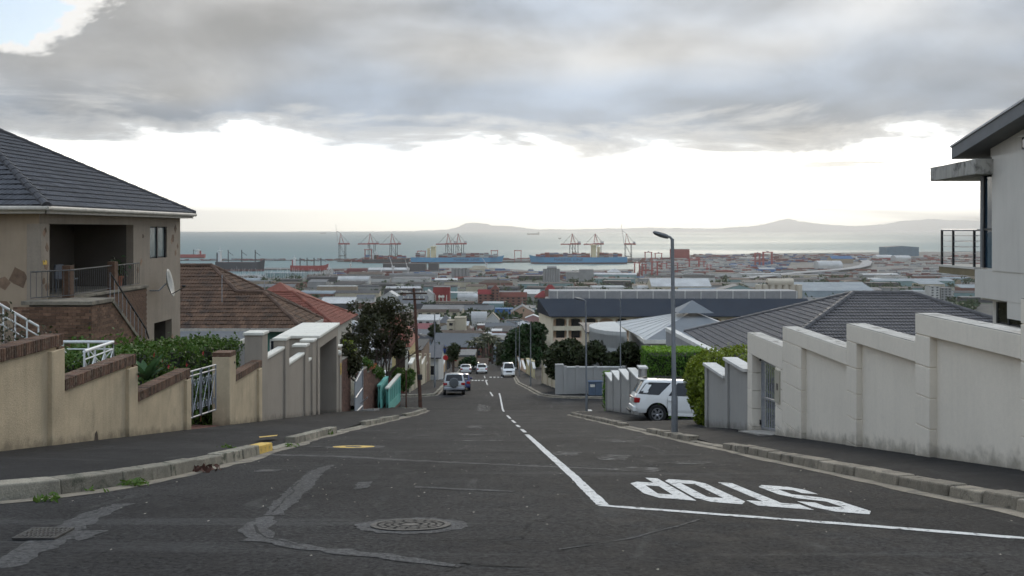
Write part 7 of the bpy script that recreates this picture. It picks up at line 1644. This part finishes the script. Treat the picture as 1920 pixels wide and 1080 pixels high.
def silos(label, px0, px1, pt, pb, n, m, hat=None):
    Y = y_at(pb); x0, x1 = (px0 - 960) / F * Y, (px1 - 960) / F * Y; z0, z1 = zat(pb, Y) - .5, zat(pt, Y); r = (x1 - x0) / n / 2; TAKEN.append((x0, x1, Y - 10, Y + 30))
    t = thing('silo_block', ((x0 + x1) / 2, Y, z0), label, 'silo')
    for i in range(n): MB().tube((x0 + r * (2 * i + 1), Y + r, z0), (x0 + r * (2 * i + 1), Y + r, z1), r, n=14).build('silo_cylinder', m, t, smooth=True)
    if hat: MB().tube((x0 + (x1 - x0) * .25, Y + r, z1 + hat * .6), (x1 - (x1 - x0) * .2, Y + r, z1 + hat * .6), hat, n=10).build('conveyor_house', m, t, smooth=True); MB().box(x0 + (x1 - x0) * .25, x1 - (x1 - x0) * .2, Y, Y + 2 * r, z1, z1 + hat * .5).build('head_house', m, t)
m_conc2 = mat('silo_concrete', (.27, .27, .265), .9, .12, .05, streak=.2); m_crs = mat('silo_cream', (.55, .48, .38), .9, .1, .05, streak=.15)
silos('grey concrete grain silos, taller battery', 1018, 1050, 504, 530, 7, m_conc2, 3); silos('grey cylindrical silos on the middle quay', 846, 880, 503, 522, 5, m_conc2); silos('cream silo cylinders with white conveyor house behind the navy roof', 1418, 1506, 534, 566, 7, m_crs, 4.5)
# rows of ordinary buildings, counted along each row from the utility pole's side
ORD = 'first second third fourth fifth sixth seventh eighth ninth tenth eleventh twelfth thirteenth fourteenth fifteenth sixteenth seventeenth eighteenth nineteenth twentieth'.split()
ROWN = ['palm row', 'green-roof row', 'cream-tower row', 'white-cottage row', 'row above the cottages', 'row before the workshop', 'blue-workshop row', 'black-roof row', 'row below the brewery', 'brewery row', 'row behind the brewery', 'railway row', 'silo row', 'dockside row', 'quay row', 'outer quay row', 'row under the palms', 'porch row', 'pink-roof row', 'grey-villa row', 'white-hall row', 'brown-factory row', 'tent row', 'motorway row']
def fill_town():
    r = random.Random(42); n = 0
    rows = [(232, 655), (268, 650), (310, 645), (360, 640), (415, 640), (475, 640), (545, 640), (630, 640), (740, 640), (860, 620), (990, 600), (1130, 560), (1290, 480), (1450, 420), (1610, 340), (1760, 340), (248, 655), (288, 650), (335, 645), (388, 640), (445, 640), (510, 640), (800, 640), (1060, 590)]
    for k, (Y, p0) in enumerate(rows):
        p1 = 1008 if Y < 700 else 1300 if Y < 850 else 1560 if Y < 1000 else 1830
        X, X1 = (p0 - 960) / F * Y, (p1 - 960) / F * Y; i = 0; far = Y > 700
        while X < X1 and i < 19:
            w = r.uniform(7, 15) if not far else r.uniform(18, 60) * (Y / 1100); d = r.uniform(7, 11) if not far else r.uniform(14, 34); gap = r.uniform(.2, 2.5) if not far else r.uniform(3, 16); y = Y + r.uniform(-.03, .03) * Y
            x0, x1 = X, X + w; X += w + gap
            if any(a < x1 and x0 < b and c < y + d and y < e for a, b, c, e in TAKEN): continue
            wc = r.choice(['white', 'white', 'cream', 'grey', 'tan', 'brick', 'pale blue', 'pink'] if not far else ['grey', 'white', 'grey', 'tan', 'brick', 'dark', 'cream', 'teal']); rc = r.choice(['grey', 'slate', 'grey', 'rust red', 'brown', 'white', 'slate'] if not far else ['grey', 'slate', 'white', 'grey', 'dark', 'brown', 'grey', 'pale blue'])
            st = r.choice(['gable', 'gable_y', 'hip', 'hip', 'flat', 'shed'] if not far else ['gable', 'gable', 'flat', 'flat', 'shed', 'barrel', 'hip']); hh = r.choice([3.1, 3.1, 5.8, 4.2]) if not far else r.uniform(4, 9)
            form = {'gable': 'gabled', 'gable_y': 'end-gabled', 'hip': 'hip-roofed', 'flat': 'flat-topped', 'shed': 'lean-to', 'barrel': 'vaulted'}[st]
            i += 1; n += 1
            block('town_house' if not far else 'warehouse', '%s %s %s, %s roof, %s from the pole in the %s' % (wc, form, 'house' if not far else 'shed', rc, ORD[i - 1], ROWN[k]), 'house' if not far else 'warehouse', (x0 + x1) / 2, y + d / 2, w, d, hh, r.uniform(-.12, .12) - .05, wc, rc, st, (min(w, d) * r.uniform(.18, .3) if not far else r.uniform(1.2, 4)), 3.6 if Y < 420 else 0, group='houses of the lower town' if not far else 'sheds of the harbour district')
            TAKEN.append((x0, x1, y, y + d))
    return n
fill_town()
def masses():
    r = random.Random(9)
    def pts(n, ylo, yhi, plo, phi, rad, per):
        out = []
        for _ in range(n):
            Y = r.uniform(ylo, yhi) if yhi < 500 else math.exp(r.uniform(math.log(ylo), math.log(yhi))); x = (r.uniform(plo, phi) - 960) / F * Y; s = rad * r.uniform(.5, 1.2)
            if any(a < x < b and c < Y < e for a, b, c, e in TAKEN): continue
            q = rng.normal(size=(per, 3)) * [s, s, s * .6] * .55 + [x, Y, prof(Y) + s * .7]; out.append(q)
        return np.vstack(out)
    tag(leaves('town_treetops', pts(320, 225, 640, 640, 1010, 2.6, 70), .8, m_bsh), 'scattered treetops between the town roofs', 'trees', kind='stuff')
    tag(leaves('harbour_treetops', pts(900, 640, 1780, 420, 1830, 6., 36), 2.6, m_grn), 'distant tree clumps through the harbour district', 'trees', kind='stuff')
    b = MB()
    for _ in range(900):
        Y = math.exp(r.uniform(math.log(400), math.log(1800))); x = (r.uniform(620, 1830) - 960) / F * Y
        if any(a - 1 < x < bb + 1 and c < Y < e for a, bb, c, e in TAKEN): continue
        L, H = r.uniform(3, 5), r.uniform(1.2, 2.2); z = prof(Y) - .5; b.box(x, x + L, Y, Y + 2, z, z + H, r.choice((0, 0, 1, 1, 2, 3)))
    tag(b.build('far_traffic', [wm('white'), wm('grey'), wm('dark'), wm('red')], fix=False), 'far cars and trucks dotted over the harbour streets', 'traffic', kind='stuff')
    b = MB()
    for _ in range(70): 
        Y = r.uniform(420, 1750); x = (r.uniform(640, 1700) - 960) / F * Y; b.tube((x, Y, prof(Y) - .5), (x, Y, prof(Y) + r.uniform(7, 14)), .09 + Y / 9000, n=4)
    tag(b.build('far_lamp_masts', m_gal, fix=False), 'thin light masts across the harbour district', 'masts', kind='stuff')
masses()
# motorway on stilts sweeping to the shore
def ribbon(name, label, px, w, z, m):
    pts = []
    for x, y in px: Y = (97 - z) * F / (y - HY); pts.append(Vector(((x - 960) / F * Y, Y, -97 + z)))
    b = MB()
    for i, p in enumerate(pts):
        d = (pts[min(i + 1, len(pts) - 1)] - pts[max(i - 1, 0)]); d.z = 0; d.normalize(); n = Vector((d.y, -d.x, 0)) * w / 2; b.v += [tuple(p - n), tuple(p + n), tuple(p + n - Vector((0, 0, 1.6))), tuple(p - n - Vector((0, 0, 1.6)))]
    for i in range(len(pts) - 1):
        for k in range(4): j = (k + 1) % 4; b.f.append([4 * i + k, 4 * i + j, 4 * i + 4 + j, 4 * i + 4 + k]); b.m.append(0)
    tag(b.build(name, m), label, kind='structure')
m_mw = mat('motorway_concrete', (.27, .265, .26), .9, .1, .02)
ribbon('motorway', 'pale motorway curving towards the shore', [(1400, 521), (1480, 512), (1560, 506), (1600, 502), (1622, 497), (1626, 490), (1612, 484), (1600, 480)], 26, 6, m_mw)
ribbon('railway_road', 'wide harbour road crossing behind the brewery', [(600, 537), (760, 538), (900, 541), (1040, 543), (1180, 541), (1340, 534), (1500, 530), (1700, 527)], 22, 4, mat('harbour_road', (.10, .10, .10), .9, .1, .02))
# ---------------------------------------------------------------- port land, sea, ships
m_quay = mat('quay_paving', (.115, .112, .106), .9, .25, .006, stain=((.06, .065, .055), .01, .48, .6)); m_qw = mat('quay_wall', (.05, .05, .05), .9, .1, .02)
def land(label, px, z=-97., name='quay'):
    q = []
    for x, y in px: Y = 100. * F / (y - HY); q.append(((x - 960) / F * Y, Y))
    b = MB(); b.prism([(x, y, -103) for x, y in q], (0, 0, z + 103)); o = b.build(name, m_quay)
    tag(o, label, kind='structure'); return o
land('paved container quay behind the blue ships', [(632, 491), (1330, 494), (1330, 484), (1200, 485), (980, 486.5), (640, 487)], -96)
land('harbour flats of the container port', [(1185, 530), (2300, 530), (2300, 473), (1700, 473.5), (1420, 477), (1290, 480), (1285, 496), (1200, 505)], -96.8)
land('dock mole with silos and sheds', [(560, 530), (1188, 530), (1188, 507), (1010, 511), (930, 505), (720, 503.5), (610, 506), (600, 515), (565, 519)], -96.6)
land('low breakwater arm', [(300, 489), (640, 489), (640, 488), (300, 488)], -97.5, 'breakwater'); land('tanker jetty by the far ships', [(480, 507), (610, 507), (610, 504.5), (500, 504)], -97, 'jetty')
def sea():
    m = bpy.data.materials.new('sea_water'); m.use_nodes = True; g = NG(m.node_tree); b = m.node_tree.nodes['Principled BSDF']
    pos = g.n('ShaderNodeNewGeometry').outputs['Position']; mp = g.n('ShaderNodeMapping'); mp.inputs['Scale'].default_value = (.00022, .0011, 1.); g.link(pos, mp.inputs[0]); nz = g.noise(mp.outputs[0], 1., 4, .55, .5)
    g.link(g.mix(g.rng(nz, .4, .6, 0, 1, True), (.065, .135, .145), (.11, .185, .19)), b.inputs['Base Color']); g.link(g.rng(nz, .4, .6, .5, .65), b.inputs['Roughness']); b.inputs['Specular IOR Level'].default_value = .2
    n2 = g.noise(pos, .05, 3, .7); bp = g.n('ShaderNodeBump'); bp.inputs['Strength'].default_value = .5; bp.inputs['Distance'].default_value = 3.; g.link(n2, bp.inputs['Height']); g.link(bp.outputs[0], b.inputs['Normal'])
    q = MB(); q.v = [(-40000, 1700, -100), (40000, 1700, -100), (40000, 40500, -100), (-40000, 40500, -100)]; q.f = [[0, 1, 2, 3]]; q.m = [0]
    tag(q.build('sea', m, fix=False), 'pale grey-green bay reaching to the horizon', kind='structure')
sea()
def hills():
    m = mat('far_hill', (.30, .31, .31), .95, .2, .0005)
    def ridge(label, prof_px, Y, depth, name):
        b = MB()
        for px, py in prof_px:
            x = (px - 960) / F * Y; h = max((434.5 - py) / F * Y, 5.); b.v += [(x, Y - depth * .3, -101), (x, Y, -100 + h), (x, Y + depth, -101)]
        for i in range(len(prof_px) - 1):
            for k in range(2): b.f.append([3 * i + k, 3 * i + 3 + k, 3 * i + 4 + k, 3 * i + 1 + k]); b.m.append(0)
        tag(b.build(name, m, fix=False), label, kind='structure')
    r = random.Random(3)
    def fine(pts, n=6, j=1.2): 
        out = []
        for (a, c), (d, e) in zip(pts, pts[1:]):
            for i in range(n): f = i / n; out.append((a + (d - a) * f, c + (e - c) * f + r.uniform(-j, j) * .6))
        return out + [pts[-1]]
    ridge('faint coast and hills across the bay', fine([(560, 436), (760, 434), (840, 430), (858, 426), (872, 419), (890, 417), (908, 419), (925, 423), (960, 424), (1010, 430), (1120, 429), (1240, 427), (1330, 429), (1400, 425), (1440, 419), (1476, 410), (1500, 415), (1540, 420), (1600, 424), (1660, 421), (1690, 414), (1740, 411), (1830, 414), (1900, 415), (2100, 412), (2400, 405)]), 40000, 4000, 'far_hills')
    ridge('low sandy shore curving round the bay', fine([(1240, 436), (1400, 433), (1600, 431), (1830, 430), (2100, 428), (2400, 427)], 6, .4), 33000, 1500, 'far_shore')
hills()
m_hullb = mat('hull_blue', (.065, .27, .46), .6, .08, .01, streak=.1); m_hullk = mat('hull_black', (.03, .032, .04), .6, .1, .01); m_hullr = mat('hull_red', (.30, .035, .03), .7, .1, .02); m_boot = mat('hull_boot_topping', (.15, .05, .045), .8, .1, .02); m_cab = mat('ship_superstructure', (.60, .50, .30), .7, .06, .05); m_cabw = mat('ship_white', (.62, .62, .60), .7, .06, .05)
CC = [mat('container_' + n, c, .8, .1, .02) for n, c in (('red', (.22, .04, .035)), ('brown', (.15, .05, .035)), ('grey', (.22, .23, .235)), ('white', (.40, .39, .36)), ('blue', (.05, .12, .24)), ('maroon', (.12, .03, .035)))]
def ship(label, xb, xs, Y, hull, hm, dk, bridge, cont, cranes=0, text=None, cabm=None, name='container_ship', cat='ship', hseed=1):
    """xb, xs: photograph columns of bow and stern; Y: distance; hull height hm"""
    a, c = (xb - 960) / F * Y, (xs - 960) / F * Y; L = abs(c - a); sg = 1 if c > a else -1; B = L * .13; z0 = -100.; t = thing(name, ((a + c) / 2, Y, z0), label, cat)
    r = random.Random(hseed); b = MB(); st = [(0, .02, 1.35), (.03, .25, 1.25), (.08, .6, 1.1), (.15, .88, 1.02), (.25, 1, 1), (.8, 1, 1), (.93, .9, 1.02), (1, .7, 1.05)]
    for f, w, h in st:
        x = a + sg * L * f; xl = a + sg * L * (f + (.02 if f < .1 else 0)); b.v += [(xl, Y - B / 2 * w * .75, z0 - 2), (xl, Y - B / 2 * w, z0 + hm * .22), (x, Y - B / 2 * min(w + .12, 1), z0 + hm * h), (x, Y + B / 2 * min(w + .12, 1), z0 + hm * h), (xl, Y + B / 2 * w, z0 + hm * .22), (xl, Y + B / 2 * w * .75, z0 - 2)]
    for i in range(len(st) - 1):
        for k in range(6): j = (k + 1) % 6; b.f.append([6 * i + k, 6 * i + j, 6 * i + 6 + j, 6 * i + 6 + k]); b.m.append(1 if k in (0, 4, 5) else 2 if k == 2 else 0)
    b.f += [list(range(6)), [6 * (len(st) - 1) + k for k in range(6)]]; b.m += [0, 0]; b.build('hull', [hull, m_boot, m_boot], t)
    bx = a + sg * L * bridge; cm = cabm or m_cab; bh = hm * (1.75 if cont else 1.1)
    br = MB().box(bx - L * .022, bx + L * .022, Y - B * .46, Y + B * .46, z0 + hm, z0 + hm + bh).build('bridge_tower', cm, t); MB().box(bx - L * .028, bx + L * .028, Y - B * .55, Y + B * .55, z0 + hm + bh + .01, z0 + hm + bh + 3).build('wheelhouse', cm, br)
    MB().box(bx + sg * L * .04, bx + sg * L * .065, Y - B * .15, Y + B * .15, z0 + hm, z0 + hm + bh * .9).build('funnel', hull if not cont else cm, t); MB().tube((bx, Y, z0 + hm + bh), (bx, Y, z0 + hm + bh + hm * .6), .5, n=5).build('mast', m_cabw, t)
    if cont:
        q = MB(); n = int(L / 14.5)
        for i in range(n):
            f = .07 + .88 * i / n
            if abs(f - bridge) < .055: continue
            for row in range(3):
                hgt = r.choice((2, 3, 4, 4, 5, 5)) - (1 if f < .15 else 0)
                for k in range(hgt): y0 = Y - B * .46 + row * B * .31; q.box(a + sg * L * f, a + sg * (L * f + 12.4), y0, y0 + B * .3, z0 + hm + .3 + k * 2.62, z0 + hm + .3 + (k + 1) * 2.62 - .1, r.choice((0, 0, 0, 1, 1, 2, 3, 5, 4)) if cont == 1 else r.choice((2, 3, 2, 5, 0)))
        o = q.build('container_stack', CC, t, fix=False); o['kind'] = 'stuff'
    for k in range(cranes):
        x = a + sg * L * (.2 + .55 * k / max(cranes - 1, 1)); p = MB().tube((x, Y, z0 + hm), (x, Y, z0 + hm * 2.3), 1.2, n=6).build('deck_crane', dk, t); MB().tube((x, Y, z0 + hm * 2.1), (x + 12, Y, z0 + hm * 1.7), .6, n=5).build('jib', dk, p)
    if text:
        me = text_mesh(text, hm * .60); me.materials.append(m_boot if False else mat('hull_letter', (.03, .06, .12), .7, 0)); o = mesh_obj('hull_lettering', me, t, (a + sg * L * .40, Y - B / 2 - .6, z0 + hm * .62)); o.rotation_euler = (R(90), 0, 0); o.scale = (1.25, 1, 1)
ship('light blue container ship with cream bridge tower by the taller crane', 992, 1175, 2640, m_hullb, 19, m_hullk, .66, 1, text='MAERSK LINE', hseed=3); ship('light blue container ship lying bow to bow with the other', 945, 771, 2680, m_hullb, 17, m_hullk, .76, 2, text='MAERSK LINE', hseed=4)
ship('black hulled container ship under the outer cranes', 768, 680, 2690, m_hullk, 11, m_hullk, .72, 1, hseed=5, cabm=m_cabw); ship('black and red bulk carrier at the near jetty', 497, 405, 2165, m_hullk, 22, m_hullk, .92, 0, 3, cabm=m_cabw, name='bulk_carrier', hseed=6); ship('bright red cargo ship with white bridge at the jetty', 616, 545, 2150, m_hullr, 14, m_hullk, .90, 0, 4, cabm=m_cabw, name='cargo_ship', hseed=7)
ship('low red tanker beyond the breakwater', 300, 384, 3150, m_hullr, 13, m_hullk, .85, 0, 2, cabm=m_cabw, name='tanker', hseed=8); ship('grey tanker far out in the bay', 988, 1011, 16500, m_hullk, 26, m_hullk, .92, 0, 0, cabm=m_hullk, name='tanker', hseed=9); ship('tiny ship on the hazy horizon', 600, 611, 20500, m_hullk, 22, m_hullk, .9, 0, 0, cabm=m_hullk, name='tanker', hseed=10); ship('tiny coaster in mid bay', 1047, 1052, 9500, m_hullk, 8, m_hullk, .8, 0, 0, cabm=m_cabw, name='coaster', hseed=11)
ship('white motor yacht at the marina sheds', 730, 700, 1880, m_cabw, 7, m_cabw, .5, 0, 0, cabm=m_cabw, name='yacht', hseed=12)
m_cleg = mat('crane_leg', (.03, .033, .038), .6, .1, .05); m_cred = mat('crane_red', (.33, .055, .05), .6, .1, .05); m_cwh = mat('crane_white', (.55, .52, .50), .6, .1, .05)
def quay_crane(label, px, Y, up, s=1.0):
    t = thing('quay_crane', (0, 0, 0), label, 'crane', 'ship to shore cranes'); T = 1.35
    for x in (-13, 13):
        for y in (-9, 9): MB().tube((x, y, 0), (x, y, 47), T, n=4).build('leg', m_cleg, t, world=False)
        MB().tube((x, -9, 12), (x, 9, 12), 1.1, n=4).build('sill_beam', m_cleg, t, world=False); MB().tube((x, -9, 45), (x, 9, 45), 1.2, n=4).build('portal_beam', m_cred, t, world=False)
    for y in (-9, 9): MB().tube((-13, y, 13), (13, y, 13), 1.0, n=4).build('tie_beam', m_cleg, t, world=False); MB().tube((-13, y, 14), (13, y, 44), .6, n=4).build('brace', m_cleg, t, world=False)
    MB().box(-32, 18, -2.5, 2.5, 44, 48).build('girder', m_cred, t, world=False); MB().box(-30, -20, -4, 4, 48.1, 53).build('machine_house', m_cwh, t, world=False)
    ap = (8, 0, 74)
    for y in (-4, 4): MB().tube((13, y, 47), ap, .8, n=4).tube((-6, y, 47), ap, .7, n=4).build('apex_frame', m_cred, t, world=False)
    if up: MB().tube((18, 0, 46), (30, 0, 100), 1.6, 1.1, 4).build('raised_boom', m_cwh, t, world=False); MB().tube(ap, (26, 0, 82), .5, n=4).build('stay', m_cleg, t, world=False)
    else: MB().box(18.1, 62, -1.8, 1.8, 44, 47).build('boom', m_cred, t, world=False); MB().tube(ap, (52, 0, 47), .5, n=4).build('stay', m_cleg, t, world=False)
    MB().tube(ap, (-28, 0, 48), .5, n=4).build('back_stay', m_cleg, t, world=False)
    t.location = ((px - 960) / F * Y, Y, -96); t.rotation_euler = (0, 0, R(180 + 22 if not up else 180)); t.scale = (s * .70, s * 1.1, s * 1.12)
for a in ((642, 2790, True, 'dark quay crane with raised boom at the end of the pier'), (697, 2800, False, 'red and black quay crane over the black ship'), (738, 2770, False, 'tall quay crane between the black and blue ships'), (843, 2770, False, 'quay crane over the middle of the first blue ship', ), (862, 2800, False, 'quay crane touching its neighbour over the blue ship'), (1076, 2760, False, 'quay crane over the bow containers of the other blue ship'), (1119, 2760, False, 'quay crane straddling the cream bridge tower'), (1178, 2740, True, 'quay crane with raised boom at the blue stern')): quay_crane(a[3], a[0], a[1], a[2])
def yard_crane(label, px, pb, pt, wpx, Y=None):
    Y = Y or 97. * F / (pb - HY); h = (pb - pt) / F * Y; w = wpx / F * Y; x = (px - 960) / F * Y; z = -97.; t = thing('yard_gantry', (x, Y, z), label, 'gantry crane', 'red yard gantries'); T = max(h * .035, .7)
    for dx in (-w / 2, w / 2):
        for dy in (0, 9): MB().tube((x + dx, Y + dy, z), (x + dx, Y + dy, z + h), T, n=4).build('leg', m_cred, t)
        MB().tube((x + dx, Y, z + 1.2), (x + dx, Y + 9, z + 1.2), T, n=4).build('wheel_beam', m_cred, t)
    for dy in (0, 9): MB().tube((x - w / 2 - 2, Y + dy, z + h), (x + w / 2 + 2, Y + dy, z + h), T * 1.2, n=4).build('bridge_beam', m_cred, t)
    MB().box(x - w * .1, x + w * .12, Y + 1, Y + 8, z + h + .8, z + h + 3.4).build('trolley', m_cwh, t)
for i, (px, pb, pt, w, s) in enumerate(((1195, 516, 493, 9, 'first from the quay crane side'), (1208, 518, 496, 7, 'second from the quay crane side'), (1228, 518, 491, 10, 'thick legged, before the lamp post'), (1246, 512, 494, 9, 'just before the lamp post'), (1266, 513, 493, 10, 'just past the lamp post'), (1302, 508, 486, 18, 'widest, past the lamp post'), (1316, 508, 490, 9, 'beside the widest one'), (1330, 512, 497, 7, 'smallest on the stacking yard'), (1216, 492, 473, 12, 'pale pair, outer one'), (1235, 491, 475, 12, 'pale pair, inner one'), (1421, 500, 475, 8, 'narrow, far along the yard'), (1440, 501, 473, 16, 'tall and wide, far along the yard'), (690, 489, 468, 12, 'on the pier beside the black ship'), (790, 490, 471, 14, 'on the pier behind the first blue ship'), (927, 491, 470, 12, 'between the two blue ships'), (971, 491, 470, 12, 'at the bow of the second blue ship'))): yard_crane('red yard gantry crane, ' + s, px, pb, pt, w)
def jib(label, px, pb, pt, lean):
    Y = 97. * F / (pb - HY); h = (pb - pt) / F * Y; x = (px - 960) / F * Y; t = thing('dock_crane', (x, Y, -97), label, 'crane', 'white dock cranes'); MB().tube((x, Y, -97), (x, Y, -97 + h * .45), 1.6, .9, 4).build('tower', m_cwh, t); MB().tube((x, Y, -97 + h * .4), (x + lean, Y, -97 + h), 1.1, .5, 4).build('jib', m_cwh, t); MB().box(x - 3, x + 3, Y - 2.5, Y + 2.5, -97 + h * .36, -97 + h * .5).build('cab', m_cwh, t)
jib('white dock crane with jib leaning over the blue warehouse', 737, 518, 480, -8); jib('white dock crane nearest the dark blue warehouse', 765, 518, 486, -6); jib('thin white crane by the red cargo ship', 616, 512, 492, 2); jib('pale crane beside the cream canopy', 912, 503, 484, -10); jib('grey mobile crane on the tanker quay', 657, 503, 488, 3)
def port_clutter():
    r = random.Random(17); b = MB()
    def stack(px0, px1, py0, py1, n, cols, hmax=4):
        for _ in range(n):
            py = r.uniform(py0, py1); Y = 97. * F / (py - HY); x = (r.uniform(px0, px1) - 960) / F * Y; k = r.randint(1, hmax)
            for q in range(k):
                L = r.choice((12, 12, 24, 36)); b.box(x, x + L, Y, Y + 5, -97 + q * 2.6, -97 + (q + 1) * 2.6 - .1, r.choice(cols))
    stack(1200, 1400, 492, 516, 420, (3, 3, 3, 2, 2, 0, 1)); stack(1290, 1640, 480, 492, 380, (3, 2, 0, 1, 5, 4, 3)); stack(1360, 1460, 493, 508, 90, (4, 4, 2, 0, 3)); stack(1640, 1830, 480, 500, 160, (2, 3, 3, 0, 1), 2)
    stack(640, 1290, 487.5, 491, 240, (0, 1, 2, 3, 5), 3); stack(620, 1180, 507, 528, 200, (2, 3, 1, 0, 5, 4), 2); stack(1200, 1800, 505, 526, 260, (2, 3, 2, 1, 5), 2); stack(345, 640, 486, 489, 60, (5, 2, 1), 1)
    tag(b.build('container_yard', CC, fix=False), 'stacked containers and sheds spread over the port', 'containers', kind='stuff')
    b = MB()
    for _ in range(330):
        py = r.uniform(516, 534); Y = 100. * F / (py - HY); x = (r.uniform(420, 632) - 960) / F * Y; h = r.uniform(9, 19); b.tube((x, Y, -100), (x, Y, -100 + h), .22, n=3, mi=0); b.box(x - 5, x + 5, Y - 1.6, Y + 1.6, -100, -98.6, r.choice((0, 0, 1)))
    tag(b.build('moored_yachts', [m_cabw, m_hullk], fix=False), 'forest of yacht masts and hulls in the marina', 'yachts', kind='stuff')
port_clutter()
# ---------------------------------------------------------------- the air between here and the far shore
def haze():
    m = bpy.data.materials.new('haze_air'); m.use_nodes = True; nt_ = m.node_tree; nt_.nodes.clear(); out = nt_.nodes.new('ShaderNodeOutputMaterial'); v = nt_.nodes.new('ShaderNodeVolumePrincipled')
    v.inputs['Color'].default_value = (.98, .985, .98, 1); v.inputs['Density'].default_value = 4.4e-5; v.inputs['Anisotropy'].default_value = .6; nt_.links.new(v.outputs[0], out.inputs['Volume'])
    o = MB().box(-46000, 46000, -300, 46000, -104, 900).build('haze', m); tag(o, 'thin sea haze over the bay', 'haze', kind='stuff')
haze()
